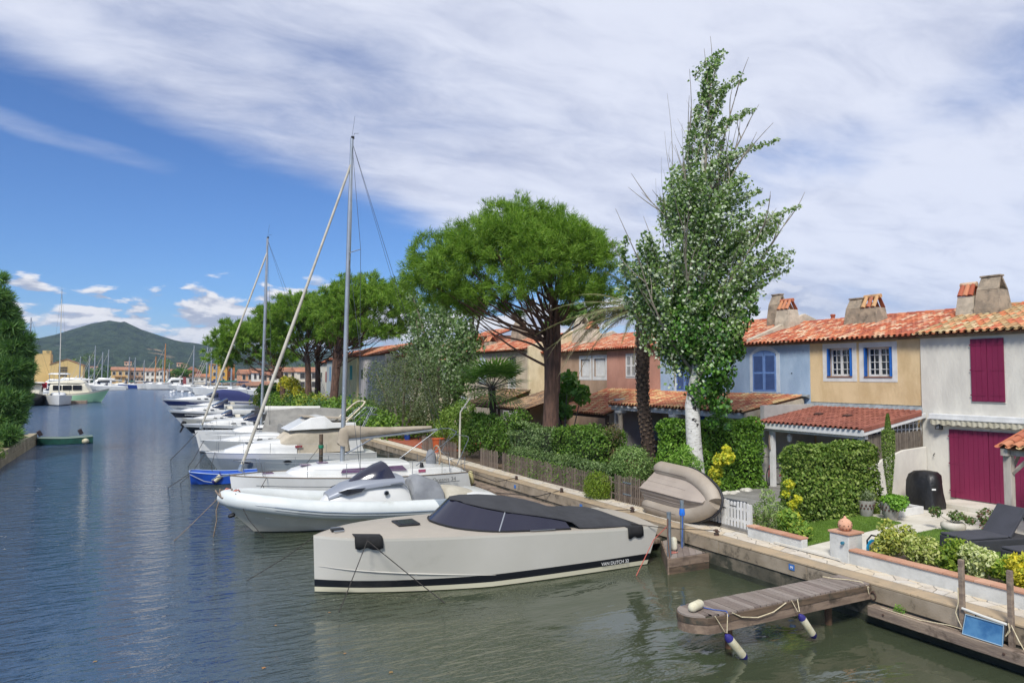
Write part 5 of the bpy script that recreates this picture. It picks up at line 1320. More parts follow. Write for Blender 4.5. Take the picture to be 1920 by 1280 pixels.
mb = MB(); mb.lathe([(.02, 0), (.07, .03), (.06, .18), (.02, .22)], (0.35, 0, .62), 8, axis=(-1, 0, -.3)); mb.build('anchor', m_blk, rb, world=False)
for k in range(3):
    rope('frayed rope bundle tied round the bow of the inflatable boat' if k == 0 else ('second loop of rope round the inflatable bow' if k == 1 else 'pinkish rope loop over the inflatable bow'), [W(rb, (.0 + .25 * math.cos(a) + .12 * k, .25 * math.sin(a), 1.30 + .12 * math.cos(a * 2 + k))) for a in [q * .55 for q in range(13)]], .022, mat('frayed_rope', '#85776a', .95, '#6d5f52', 9) if k < 2 else MATS['pink_rope'])
rope('brown rope hanging from the inflatable bow to the water', [W(rb, (-.1, .0, 1.2)), W(rb, (-.22, -.1, .8)), W(rb, (-.20, -.12, .5)), W(rb, (-.3, -.1, -.1))], .02, MATS['frayed_rope'])
rope('tan mooring rope slanting out left from the inflatable bow', [W(rb, (-.05, .1, 1.25)), W(rb, (-1.0, -.1, .35)), W(rb, (-1.45, -.2, -.05))], .012, MATS['frayed_rope'])
rope('dark mooring rope dropping from the inflatable bow to the right', [W(rb, (.3, -.5, 1.35)), W(rb, (.65, -.9, .6)), W(rb, (1.15, -1.1, -.05))], .011, m_ropedk)
rope('dark stern line from the inflatable boat to its bollard', [W(rb, (9.6, .2, .6)), (12.9, 22.8, .62), (13.48, 22.1, .9)], .018, m_ropedk)
# ---------------------------------------------------- masts and rigging
def rig(root, xm, zb, zt, xbow, zbow, xst, zst, spr, hb, r=.065, furl=.05, fz=.92, boom=None, ant=True, rake=.25, stay=.009):
    M = lambda z: (xm + rake * (z - zb) / (zt - zb), 0, z)
    mb = MB(); n = 8
    secs = []
    for k in range(n + 1):
        z = zb + (zt - zb) * k / n; p = M(z); rr = r * (1 if k < n - 1 else .75)
        secs.append([(p[0] + rr * 1.35 * math.cos(a), rr * math.sin(a), z) for a in [math.pi * 2 * j / 10 for j in range(10)]])
    mb.loft(secs, closed=True); mast = mb.build('mast', m_alu, root, smooth=50, world=False)
    sp_tips = []
    for z, ln in spr:
        p = M(z)
        for s in (-1, 1):
            tip = (p[0] + ln * .35, s * ln, z + .05); tube(root, 'spreader', [p, tip], .018, m_alu, 5); sp_tips.append((z, s, tip))
    wires = []
    top = M(zt - .12); ft = M(zb + (zt - zb) * fz)
    for s in (-1, 1):
        ch = (xm + .35, s * hb, zst + .15); tips = [t for z, ss, t in sp_tips if ss == s]
        wires.append([top] + list(reversed(tips)) + [ch]); 
        if tips: wires.append([M(spr[0][0] - .05), ch])
        if len(tips) > 1: wires.append([M(spr[1][0] - .05), tips[0]])
    wires.append([top, (xst, 0, zst)])
    for w_ in wires:
        mb = MB(); mb.tube(w_, stay, 4); mb.build('stay', mat('wire', '#55585b', .4, metal=.6), root, world=False)
    f0 = Vector((xbow, 0, zbow)); f1 = Vector(ft)
    pts = [f0.lerp(f1, k / 12) for k in range(13)]
    mb = MB(); mb.tube([f0, f0.lerp(f1, .02)], .09, 10); mb.build('furling_drum', m_alu, root, world=False)
    mb = MB(); mb.tube(pts, [furl * (.75 + .3 * math.sin(math.pi * min(1, (k + 1) / 9))) for k in range(13)], 8); mb.build('furled_jib', mat('sailcloth', '#bdb8aa', .8, '#aaa597', 3), root, smooth=60, world=False)
    mb = MB(); mb.tube([f1, M(zt - .3)], .012, 4); mb.build('forestay', MATS['wire'], root, world=False)
    if boom:
        x1, z0, z1 = boom; tube(root, 'boom', [(xm + .1, 0, z0), (x1, 0, z1)], .06, m_alu, 8)
        tube(root, 'topping_lift', [(x1 - .05, 0, z1), top], .007, MATS['wire'], 4)
        tube(root, 'vang', [(xm + .08, 0, zb + .25), (xm + 1.3, 0, z0 + .05)], .03, m_ss)
    if ant:
        tube(root, 'antenna', [(top[0], .03, zt), (top[0] + .12, .03, zt + .95)], .006, MATS['wire'], 4)
        tube(root, 'wind_vane', [(top[0] + .05, 0, zt), (top[0] + .10, 0, zt + .22), (top[0] + .28, 0, zt + .25)], .008, m_blk, 4)
        mb = MB(); mb.obox((top[0] + .03, 0, zt + .03), (.12, .1, .1)); mb.build('masthead_fitting', m_blk, root, world=False)
    return M
def stanchions(root, xs, bt, zt, L, h=.55, name='stanchion', lines=2, m=None):
    m = m or m_ss
    for s in (-1, 1):
        pts = []
        for x in xs:
            t = x / L; b = ci(t, *bt) * .965; z = ci(t, *zt)
            tube(root, name, [(x, s * b, z), (x, s * b, z + h)], .011, m, 5); pts.append((x, s * b, z + h))
        for k in range(lines):
            tube(root, 'lifeline', [(p[0], p[1], p[2] - k * h * .45) for p in pts], .005, m, 4)
def pulpit(root, L, bt, zt, x=1.1, h=.55):
    b = ci(x / L, *bt) * .95; z = ci(x / L, *zt); z0 = zt[1][0]
    tube(root, 'pulpit', [(x, -b, z), (x - .1, -b, z + h), (.35, -.28, z0 + h), (.1, -.12, z0 + h), (.1, .12, z0 + h), (.35, .28, z0 + h), (x - .1, b, z + h), (x, b, z)], .015, m_ss, 6)
    for s in (-1, 1): tube(root, 'pulpit_leg', [(.4, s * .22, z0 + h), (.5, s * .26, z0)], .013, m_ss, 5)
# ---------------------------------------------------- white sailing yacht, third row
oc = thing('sailing_yacht', 'white sailing yacht with tall mast, beige boom cover and purple cabin windows behind the inflatable', 'sailing yacht', (2.95, 28.5, 0))
obt = ([0, .05, .15, .3, .5, .75, 1], [.0, .38, .85, 1.3, 1.62, 1.62, 1.3]); ozt = ([0, .3, .6, 1], [1.30, 1.18, 1.08, 1.02]); LO = 9.3
hull(oc, LO, obt, ozt, [(-.35, 2), (.03, 1), (.16, 0), (.6, 0), (None, 0)], [m_gel, mat('grey_boot', '#6f777c', .4), m_anti], rake=.25, transom=.35, deckmat=m_gel, lowbow=.12, lowmid=.82, toe=mat('teak_rail', '#77695a', .7), camber=.10, rounding=.6)
m_stripe = mat('thin_stripe', '#55585c', .4)
for s in (-1, 1):
    pts = []
    for k in range(20):
        t = .09 + k * .045; b = ci(t, *obt); f = (ci(t, *ozt) - .32 + .35) / (ci(t, *ozt) + .35); low = .12 + .70 * min(1, t / .45) ** .8
        pts.append((t * LO + .25 * (1 - f) * (1 - t) ** 3 - .35 * (f - .5) * max(0, (t - .8) / .2), s * (b * (low + (1 - low) * f ** .51) + .003), ci(t, *ozt) - .32))
    tube(oc, 'hull_stripe', pts, .008, m_stripe, 4)
body(oc, 'coachroof', [(2.0, .25, 1.2, 1.27), (2.3, .55, 1.2, 1.42), (3.0, .8, 1.18, 1.56), (4.2, .98, 1.15, 1.62), (5.8, 1.05, 1.1, 1.62), (6.7, 1.02, 1.1, 1.55), (6.8, 1.0, 1.1, 1.3)], m_gel, k=4.5)
body(oc, 'cockpit_coaming', [(6.7, 1.28, 1.02, 1.32), (7.5, 1.3, 1.0, 1.34), (8.6, 1.2, .98, 1.26), (9.0, 1.1, .98, 1.1)], m_gel, k=7)
m_purp = mat('purple_acrylic', '#5c4560', .12, '#6b5270', 2, spec=.8)
for s in (-1, 1):
    y = s * 1.045
    patch(oc, 'cabin_window', [(3.9, s * .985, 1.27), (3.98, s * .975, 1.42), (6.35, y * 1.0, 1.44), (6.55, y * 1.0, 1.24)], m_purp, (0, s * .035, 0))
    patch(oc, 'window_vent', [(5.2, s * 1.085, 1.30), (5.2, s * 1.085, 1.41), (5.6, s * 1.09, 1.41), (5.6, s * 1.09, 1.30)], mat('pink_vent', '#9a4f68', .3), (0, s * .012, 0))
    patch(oc, 'coaming_window', [(6.95, s * 1.3, 1.15), (6.95, s * 1.3, 1.26), (7.25, s * 1.3, 1.26), (7.25, s * 1.3, 1.15)], MATS['pink_vent'], (0, s * .012, 0))
for x in (1.35, 2.75, 3.4):
    mb = MB(); z = {1.35: 1.30, 2.75: 1.53, 3.4: 1.59}[x]; mb.box(x - .2, x + .2, -.22, .22, z, z + .035); mb.build('deck_hatch', m_purp, oc, world=False, bevel=.015)
Mo = rig(oc, 4.2, 1.6, 14.75, .35, 1.45, 9.0, 1.1, [(6.0, .95), (10.0, .8)], 1.45, r=.07, furl=.065, boom=(8.25, 2.45, 2.72))
# flaked mainsail under its beige cover
sc = []
rn = random.Random(5)
for k in range(15):
    u = k / 14; x = 4.28 + u * 3.7; zc = 2.50 + .27 * u; h = ci(u, [0, .08, .3, 1], [.52, .50, .34, .12]); w_ = ci(u, [0, .1, .5, 1], [.16, .22, .16, .08])
    sc.append([(x, w_ * math.cos(a) * (1 + rn.uniform(-.15, .15)), zc + h * .5 + h * .52 * math.sin(a) * (1 + rn.uniform(-.05, .05))) for a in [2 * math.pi * j / 14 for j in range(14)]])
mb = MB(); mb.loft(sc, closed=True); mb.build('boom_cover', m_canvas, oc, smooth=60, world=False)
cover(oc, 'mast_cover', [(4.0, .1, 2.35, 2.6), (4.1, .2, 2.2, 2.95), (4.3, .22, 2.2, 3.0), (4.45, .18, 2.4, 2.95)], m_canvas, 8)
stanchions(oc, [1.15, 2.6, 4.0, 5.3, 6.6, 7.9, 8.8], obt, ozt, LO); pulpit(oc, LO, obt, ozt)
tube(oc, 'bimini_hoop', [(6.9, -1.15, 1.4), (8.6, -1.12, 2.55), (8.75, -.95, 2.68), (8.8, 0, 2.76), (8.75, .95, 2.68), (8.6, 1.12, 2.55), (6.9, 1.15, 1.4)], .018, m_ss)
tube(oc, 'bimini_hoop', [(8.7, -1.1, 1.3), (9.25, -1.05, 2.35), (9.3, -.9, 2.45), (9.3, .9, 2.45), (9.25, 1.05, 2.35), (8.7, 1.1, 1.3)], .016, m_ss)
tube(oc, 'bimini_strut', [(7.9, -1.15, 2.0), (8.7, -1.1, 1.3)], .012, m_ss); tube(oc, 'bimini_strut', [(7.9, 1.15, 2.0), (8.7, 1.1, 1.3)], .012, m_ss)
tube(oc, 'pushpit', [(8.3, -1.3, 1.1), (8.3, -1.3, 1.6), (9.0, -1.2, 1.6), (9.15, -.9, 1.6), (9.15, -.9, 1.1)], .014, m_ss); tube(oc, 'pushpit', [(8.3, 1.3, 1.1), (8.3, 1.3, 1.6), (9.0, 1.2, 1.6), (9.15, .9, 1.6), (9.15, .9, 1.1)], .014, m_ss)
tube(oc, 'steering_wheel', [(8.25, .42 * math.cos(a), 1.62 + .42 * math.sin(a)) for a in [math.pi * 2 * j / 20 for j in range(20)]], .035, mat('leather_rim', '#a18c72', .7), closed=True)
cover(oc, 'wheel_cover', [(7.75, .12, 1.15, 1.7), (7.9, .22, 1.15, 1.95), (8.1, .22, 1.15, 1.9), (8.2, .1, 1.15, 1.6)], m_canvg, 2)
for s in (-1, 1):
    mb = MB(); mb.lathe([(.09, 0), (.08, .06), (.06, .14), (.07, .16)], (7.15, s * 1.12, 1.34), 10); mb.build('winch', m_blk, oc, world=False)
mb = MB(); mb.loft([[(.0, -.04, 1.3), (.0, .04, 1.3), (.0, .04, 1.36), (.0, -.04, 1.36)], [(-.45, -.03, 1.25), (-.45, .03, 1.25), (-.45, .03, 1.29), (-.45, -.03, 1.29)], [(-.62, -.12, 1.16), (-.62, .12, 1.16), (-.62, .12, 1.18), (-.62, -.12, 1.18)]], closed=True); mb.build('anchor', m_galv, oc, world=False)
Mt = Matrix.Translation((7.95, -1.585, .76)) @ Matrix.Rotation(R(2.5), 4, 'Z') @ Matrix.Rotation(R(90), 4, 'X'); text_part('Oceanis 34', .23, WM[oc] @ Mt, m_stripe, oc)
Mt = Matrix.Translation((1.08, -.74, .78)) @ Matrix.Rotation(R(-24), 4, 'Z') @ Matrix.Rotation(R(90), 4, 'X'); text_part('2', .26, WM[oc] @ Mt, mat('black_vinyl', '#1d1d1f', .5), oc)
fender('cream fender hanging at the stern quarter of the sailing yacht, left one', (12.15, 27.5, 1.0), (12.2, 27.5, .45), .12, cap=False, m=MATS['cream_plastic'])
fender('cream fender hanging at the stern quarter of the sailing yacht, right one', (12.4, 27.75, 1.0), (12.5, 27.75, .42), .12, cap=False, m=MATS['cream_plastic'])
fender('small white fender on the near side of the sailing yacht', (10.2, 26.85, .85), (10.2, 26.85, .4), .07, cap=False)
rope('dark bow line slanting from the sailing yacht down behind the inflatable', [(4.15, 27.7, 1.25), (3.5, 26.9, .4), (3.3, 26.6, .0)], .012, m_ropedk)
rope('dark stern line from the sailing yacht to the quay', [(12.0, 27.6, 1.1), (12.9, 26.2, .7), (13.48, 25.6, .9)], .015, m_ropedk)
# ---------------------------------------------------- blue dinghy
bd = thing('rowing_dinghy', 'small bright blue dinghy tied between the white boats with a white fender', 'dinghy', (2.0, 36.4, 0), rz=R(-8))
m_bd = mat('dinghy_blue', '#1f4fae', .4, '#1b459c', 3)
dbt = ([0, .1, .35, .7, 1], [.35, .52, .66, .66, .5]); dzt = ([0, .5, 1], [.60, .46, .50])
hull(bd, 3.0, dbt, dzt, [(-.15, 0), (.02, 0), (.2, 0), (None, 0)], [m_bd], rake=.1, deckmat=m_bd, camber=-.16, toe=mat('pale_blue_trim2', '#8fa6c9', .5))
mb = MB(); mb.box(1.0, 1.3, -.55, .55, .42, .46); mb.build('thwart', m_bd, bd, world=False)
fender('small white fender with a blue cap hung on the blue dinghy', (3.35, 35.55, .45), (2.95, 35.5, .12), .11)
rope('grey rope strung along the blue dinghy', [(2.0, 35.95, .5), (2.6, 35.7, .18), (3.0, 35.6, .1)], .02, mat('grey_rope', '#9aa0a8', .9))
rope('dark line from the blue dinghy to the water', [(2.0, 36.2, .5), (1.1, 35.6, .0)], .015, m_ropedk)
# ---------------------------------------------------- cruiser with cream cover
cr = thing('motor_cruiser', 'white cabin cruiser with grey hull, cream screen cover and white hard top', 'cabin cruiser', (2.75, 38.0, 0))
cbt = ([0, .08, .2, .4, .7, 1], [.0, .55, 1.0, 1.4, 1.5, 1.4]); czt = ([0, .3, .7, 1], [1.28, 1.2, 1.05, .98]); LC = 8.3
m_cg = mat('pale_grey_hull', '#8f989e', .35, '#868f96', .8)
hull(cr, LC, cbt, czt, [(-.3, 2), (.03, 0), (.5, 0), (-10.28, 1), (None, 1)], [m_cg, m_gel, m_anti], rake=1.1, transom=.1, deckmat=m_gel, lowbow=.12, lowmid=.8, toe=m_gel)
body(cr, 'foredeck_trunk', [(.9, .3, 1.2, 1.36), (1.6, .7, 1.2, 1.56), (2.6, 1.0, 1.15, 1.72), (3.5, 1.15, 1.1, 1.80), (4.2, 1.2, 1.1, 1.80)], m_gel, k=3.6)
cover(cr, 'screen_cover', [(3.25, .95, 1.3, 1.5), (3.4, 1.05, 1.3, 1.72), (3.95, 1.12, 1.1, 2.25), (4.6, 1.14, 1.1, 2.36), (6.0, 1.14, 1.1, 2.36), (6.9, 1.12, 1.1, 2.3), (7.0, 1.0, 1.1, 1.5)], mat('cream_canvas2', '#b8ae9b', .95, '#aba18e', 1.5, .5, 4, bump2=2), 12, k=6)
mb = MB(); mb.loft([[(3.75, -1.1, 2.26), (3.75, 1.1, 2.26), (3.8, 1.05, 2.30), (3.8, -1.05, 2.30)], [(4.9, -1.25, 2.30), (4.9, 1.25, 2.30), (4.9, 1.0, 2.88), (4.9, -1.0, 2.88)], [(5.6, -1.25, 2.30), (5.6, 1.25, 2.30), (5.6, 1.05, 2.95), (5.6, -1.05, 2.95)], [(6.0, -1.22, 2.32), (6.0, 1.22, 2.32), (6.0, 1.15, 2.60), (6.0, -1.15, 2.60)], [(7.2, -1.2, 2.34), (7.2, 1.2, 2.34), (7.2, 1.15, 2.58), (7.2, -1.15, 2.58)]], closed=True); mb.build('hard_top', m_gel, cr, world=False, bevel=.06)
mb = MB(); mb.extr([(6.9, -1.25, 1.1), (7.6, -1.25, 1.1), (7.2, -1.25, 2.33), (6.7, -1.25, 2.33)], (0, .06, 0)); mb.extr([(6.9, 1.19, 1.1), (7.6, 1.19, 1.1), (7.2, 1.19, 2.33), (6.7, 1.19, 2.33)], (0, .06, 0)); mb.build('wing_panel', m_gel, cr, world=False)
for s in (-1, 1):
    for x in (1.9, 3.7):
        pts = [(x + .2 * math.cos(a) * 1, 0, .78 + .07 * math.sin(a)) for a in [math.pi * 2 * j / 14 for j in range(14)]]; t = x / LC; yb = s * (ci(t, *cbt) * (.90 if x < 3 else .955))
        patch(cr, 'porthole', [(p[0], yb, p[2]) for p in pts], m_ss, (0, s * .04, 0)); patch(cr, 'porthole_glass', [((p[0] - x) * .8 + x, yb + s * .04, (p[2] - .78) * .7 + .78) for p in pts], m_dkin, (0, s * .008, 0))
    patch(cr, 'side_light', [(4.1, s * 1.21, 1.42), (4.1, s * 1.21, 1.52), (4.45, s * 1.21, 1.52), (4.45, s * 1.21, 1.42)], mat('red_lens', '#8b3a42', .3), (0, s * .015, 0))
for x, h in ((.6, 1.36), (1.5, 1.6)):
    pass
stanchions(cr, [.6, 1.7, 2.9, 4.3, 5.6], cbt, czt, LC, h=.5, lines=1)
mb = MB(); mb.box(1.9, 2.35, -.25, .25, 1.62, 1.66); mb.build('deck_hatch', m_dkin, cr, world=False)
mb = MB(); mb.obox((.1, 0, 1.3), (.5, .12, .05), (0, R(12), 0)); mb.build('anchor_roller', m_galv, cr, world=False)
# fly bridge rails, arch
tube(cr, 'radar_arch', [(6.4, -1.05, 2.35), (7.6, -.95, 3.45), (7.8, -.7, 3.62), (7.85, 0, 3.66), (7.8, .7, 3.62), (7.6, .95, 3.45), (6.4, 1.05, 2.35)], .05, mat('cream_tube', '#c7bca0', .5), 8)
for q, x in enumerate((7.7, 8.1)):
    tube(cr, 'fly_rail', [(x - .5, -1.1, 2.6), (x + .25, -1.05, 3.3), (x + .25, 1.05, 3.3), (x - .5, 1.1, 2.6)], .018, m_ss)
tube(cr, 'fly_rail', [(7.4, -1.05, 2.95), (8.4, -1.05, 2.95), (8.4, 1.05, 2.95)], .018, m_ss)
for s in (-.5, -.2):
    tube(cr, 'ladder_rail', [(7.3, s, 1.3), (8.3, s, 3.3)], .018, m_ss)
sf = patch(cr, 'boom_tent', [(4.6, -.9, 2.9), (7.2, -.9, 2.72), (7.2, .9, 2.72), (4.6, .9, 2.9)], m_canvas, (0, 0, .05))
rope('dark bow lines from the cabin cruiser to the water', [(2.85, 38, 1.3), (2.1, 37.3, .3), (1.6, 36.9, -.05)], .014, m_ropedk)
rope('second dark bow line of the cabin cruiser', [(3.2, 37.6, 1.3), (3.0, 37.0, .7), (3.1, 36.6, .0)], .012, m_ropedk)
mp = thing('mooring_pile', 'brown wooden mooring pile with a green cord beside the tall mast', 'post', (7.3, 33.0, 0))
mb = MB(); mb.tube([(7.3, 33, -.5), (7.3, 33, 2.35)], .09, 8); mb.build('pile', m_wooddk, mp, smooth=50)
mb = MB(); mb.tube([(7.3, 33, 1.72), (7.3, 33, 1.86)], .12, 8); mb.build('cord', mat('green_cord', '#1f7a5a', .8), mp)
rope('thin line from the wooden pile down to the left', [(7.25, 33, 1.8), (6.6, 32.4, 1.2), (6.1, 32, .9)], .01, m_ropedk)

# ---------------------------------------------------- generic boats farther along
def sail_boat(label, x, y, L, mast_h, stripe='#55585c', hullm=None, rz=0, group=None, cabin=True, mastm=None, furl=.06, far=False, boomc=None, detail=True, spr=True):
    b = thing('sailing_yacht', label, 'sailing yacht', (x, y, 0), rz=rz, group=group); k = L / 9.3
    bt = ([0, .05, .15, .3, .5, .75, 1], [.0, .38 * k, .85 * k, 1.3 * k, 1.58 * k, 1.55 * k, 1.15 * k]); zt = ([0, .3, .6, 1], [1.42 * k, 1.28 * k, 1.15 * k, 1.08 * k])
    hm = hullm or m_gel
    hull(b, L, bt, zt, [(-.3, 1), (.08, 2), (.16, 0), (None, 0)], [hm, m_anti, mat('stripe' + stripe[1:], stripe, .4)], rake=.4 * k, transom=.3, deckmat=m_gel, N=12 if far else 20, lowbow=.12, lowmid=.8, rounding=.6)
    body(b, 'coachroof', [(2.0 * k, .3 * k, 1.2 * k, 1.3 * k), (2.8 * k, .7 * k, 1.2 * k, 1.6 * k), (5.5 * k, .95 * k, 1.1 * k, 1.7 * k), (6.6 * k, .9 * k, 1.1 * k, 1.55 * k)], m_gel, n=8)
    for s in (-1, 1): patch(b, 'cabin_window', [(3.3 * k, s * .90 * k, 1.38 * k), (3.3 * k, s * .88 * k, 1.5 * k), (5.8 * k, s * .98 * k, 1.52 * k), (5.8 * k, s * .98 * k, 1.36 * k)], m_dkin, (0, s * .03, 0))
    rig(b, 3.9 * k, 1.55 * k, mast_h, .35, 1.5 * k, 8.9 * k, 1.2 * k, [(1.55 * k + (mast_h - 1.5) * .45, .85)] if spr else [], 1.3 * k, r=.07 if not far else .15, furl=furl, boom=(7.8 * k, 2.35 * k, 2.5 * k), rake=.2, ant=not far, stay=.009 if not far else .02)
    if boomc:
        mb = MB(); mb.tube([(4.1 * k, 0, 2.6 * k), (5 * k, 0, 2.6 * k), (7.6 * k, 0, 2.65 * k)], [.25, .22, .12], 8); mb.build('sail_cover', mat('cover' + boomc[1:], boomc, .9), b, smooth=60, world=False)
    if detail and not far: stanchions(b, [.7, 2.2, 3.8, 5.4, 7.0, 8.4], bt, zt, L, lines=2); pulpit(b, L, bt, zt)
    return b
def power_boat(label, x, y, L, h=1.0, hullm=None, lower=None, canopy=None, wind=True, window=True, rz=0, group=None, fly=False, name='motor_boat', cat='motorboat', band=None, small=False, rail=True, N=20):
    b = thing(name, label, cat, (x, y, 0), rz=rz, group=group); k = L / 9.0
    hm = hullm or m_gel; B = 1.45 * (k ** .7)
    bt = ([0, .08, .2, .4, .7, 1], [.0, .4 * B, .72 * B, .95 * B, B, .93 * B]); zt = ([0, .3, .7, 1], [1.45 * h, 1.32 * h, 1.12 * h, 1.0 * h])
    rows = [(-.3, 1), (.06, 2), (.72 * h, 3) if band else (.45 * h, 0), (-10.22, 0), (None, 0)]
    hull(b, L, bt, zt, rows, [hm, m_anti, lower or hm, band or hm], rake=1.5 * k, transom=.1, deckmat=m_gel, lowbow=.1, lowmid=.82, N=N, toe=None)
    if small: return b
    z0 = 1.1 * h
    body(b, 'foredeck', [(1.0 * k, .3 * B, z0 + .1, 1.42 * h), (2.2 * k, .62 * B, z0, 1.68 * h), (3.6 * k, .78 * B, z0, 1.82 * h), (4.3 * k, .8 * B, z0, 1.75 * h)], m_gel, n=10)
    if window:
        for s in (-1, 1):
            for xx in ((2.9, 3.25), (3.5, 3.85)): patch(b, 'porthole', [(xx[0] * k, s * .80 * B, 1.4 * h), (xx[0] * k + .05, s * .79 * B, 1.5 * h), (xx[1] * k - .05, s * .81 * B, 1.5 * h), (xx[1] * k, s * .82 * B, 1.4 * h)], m_dkin, (0, s * .03, 0))
    if wind:
        body(b, 'windscreen', [(3.7 * k, .7 * B, 1.7 * h, 1.78 * h), (4.5 * k, .82 * B, 1.5 * h, 2.3 * h), (4.7 * k, .83 * B, 1.5 * h, 2.32 * h)], m_tint, n=10)
    if canopy:
        body(b, 'canopy', [(4.4 * k, .80 * B, 1.4 * h, 2.33 * h), (5.2 * k, .86 * B, 1.2 * h, 2.5 * h), (6.6 * k, .88 * B, 1.1 * h, 2.3 * h), (8.0 * k, .84 * B, 1.0 * h, 1.6 * h), (8.3 * k, .8 * B, 1.0 * h, 1.2 * h)], canopy, n=12)
    else:
        body(b, 'cockpit_sides', [(4.2 * k, .92 * B, z0, 1.5 * h), (7.5 * k, .95 * B, 1.0 * h, 1.36 * h), (8.7 * k, .85 * B, .95 * h, 1.1 * h)], m_gel, n=8, k=7)
        body(b, 'cockpit_seat', [(5.0 * k, .5 * B, z0, 1.75 * h), (5.5 * k, .5 * B, z0, 1.78 * h), (5.6 * k, .5 * B, z0, 1.5 * h)], m_gel2, n=8)
    if fly:
        body(b, 'deckhouse', [(3.2 * k, .6 * B, 1.5 * h, 2.0 * h), (3.8 * k, .75 * B, 1.3 * h, 2.7 * h), (6.8 * k, .8 * B, 1.2 * h, 2.75 * h), (7.0 * k, .8 * B, 1.2 * h, 2.7 * h)], m_gel, n=10, k=6)
        for s in (-1, 1): patch(b, 'saloon_window', [(4.0 * k, s * .80 * B, 1.95 * h), (4.2 * k, s * .79 * B, 2.45 * h), (6.6 * k, s * .82 * B, 2.45 * h), (6.6 * k, s * .82 * B, 1.95 * h)], m_dkin, (0, s * .03, 0))
        body(b, 'flybridge', [(4.0 * k, .55 * B, 2.7 * h, 2.95 * h), (4.4 * k, .75 * B, 2.7 * h, 3.2 * h), (7.6 * k, .8 * B, 2.68 * h, 3.0 * h)], m_gel, n=8, k=7)
        tube(b, 'radar_arch', [(6.4 * k, -.7 * B, 2.9 * h), (6.9 * k, -.6 * B, 3.7 * h), (6.9 * k, .6 * B, 3.7 * h), (6.4 * k, .7 * B, 2.9 * h)], .07, m_gel, 6)
    if rail:
        for s in (-1, 1):
            pts = [(xx * k, s * ci(xx / 9, *bt) * .93, ci(xx / 9, *zt) + .38 * min(1, h)) for xx in (.3, 1, 2, 3, 4, 4.8)]
            tube(b, 'bow_rail', pts, .014, m_ss, 5)
            for p in pts[1:]: tube(b, 'rail_post', [(p[0], p[1], p[2]), (p[0] + .05, p[1], p[2] - .38)], .010, m_ss, 4)
    return b
s2 = power_boat('white plumb-bowed boat with a brown side rail and dark cabin windows beyond the cream-covered cruiser', 3.0, 45.0, 9.2, .9, canopy=mat('grey_tent', '#898780', .9, '#7b7973', 2, .5, 4, bump2=2), window=True, wind=False, rail=True)
rope('dark crossed bow line of the plumb-bowed boat', [(3.2, 44.7, 1.3), (2.6, 43.8, .3), (2.3, 43.5, -.05)], .016, m_ropedk)
s3 = sail_boat('white sailing yacht with a furled jib and white boom, fifth along the quay', 3.05, 50.5, 9.8, 14.45, furl=.075, boomc='#d0cec6')
rope('dark doubled mooring line from the fifth yacht into the water', [(3.2, 50.2, 1.4), (2.2, 48.5, .5), (1.5, 47.2, -.05)], .02, m_ropedk)
tent = thing('boat_tent', 'big grey canvas winter tent stretched over the boom of the fifth yacht', 'tarpaulin', (9, 49, 2))
mb = MB(); mb.loft([[(6.9, 48.6, 1.3), (7.6, 50.5, 2.85), (7.2, 52, 1.4)], [(9.5, 48.4, 1.2), (9.5, 50.5, 2.95), (9.5, 52.3, 1.2)], [(12.6, 48.8, 1.3), (12.6, 50.5, 2.7), (12.6, 52.2, 1.3)]], caps=False); mb.build('canvas', MATS['grey_tent'], tent, fix=False)
power_boat('white cruiser with a black hull stripe and black canopy, sixth along the quay', 2.65, 58.5, 10.2, 1.0, band=m_blkp, canopy=mat('black_canopy', '#232427', .85))
power_boat('small open white boat with a black outboard between the cruisers', 3.4, 64.5, 6.0, .6, canopy=None, window=False, rail=False)
for (x, y, lab) in ((3.0, 63.6, 'black outboard motor tilted up at the bow side of the open white boat'), (11.2, 66, 'black outboard motor with a blue cowl by the far quay'), (12.0, 71, 'dark outboard motor at the stern of a moored boat')):
    o = thing('outboard_motor', lab, 'outboard motor', (x, y, .6)); mb = MB(); mb.obox((x, y, 1.15), (.35, .3, .45), (0, R(25), 0)); mb.build('cowl', m_blk, o, bevel=.06); mb = MB(); mb.obox((x - .1, y, .75), (.14, .12, .6), (0, R(25), 0)); mb.build('leg', m_blk, o)
power_boat('cream open motor boat with a low screen and rails, seventh along the quay', 3.2, 72.0, 8.2, .8, hullm=m_gel2, canopy=None)
power_boat('white cruiser with a long dark window stripe, eighth along the quay', 2.35, 81.0, 10.0, 1.05, canopy=None, band=mat('dark_window_stripe', '#2b2c33', .2))
power_boat('low cream launch with a small screen, ninth along the quay', 3.6, 91.0, 8.0, .75, hullm=m_gel2, canopy=None, window=False)
power_boat('white cruiser with a navy lower hull and navy canopy at the end of the quay', 2.3, 111.0, 14.0, 1.25, band=mat('navy_gelcoat', '#232f5c', .3), canopy=mat('navy_canvas', '#28305f', .85))
power_boat('white launch moored behind the navy-canopied cruiser', 5.0, 101.0, 9.5, .9, canopy=None)
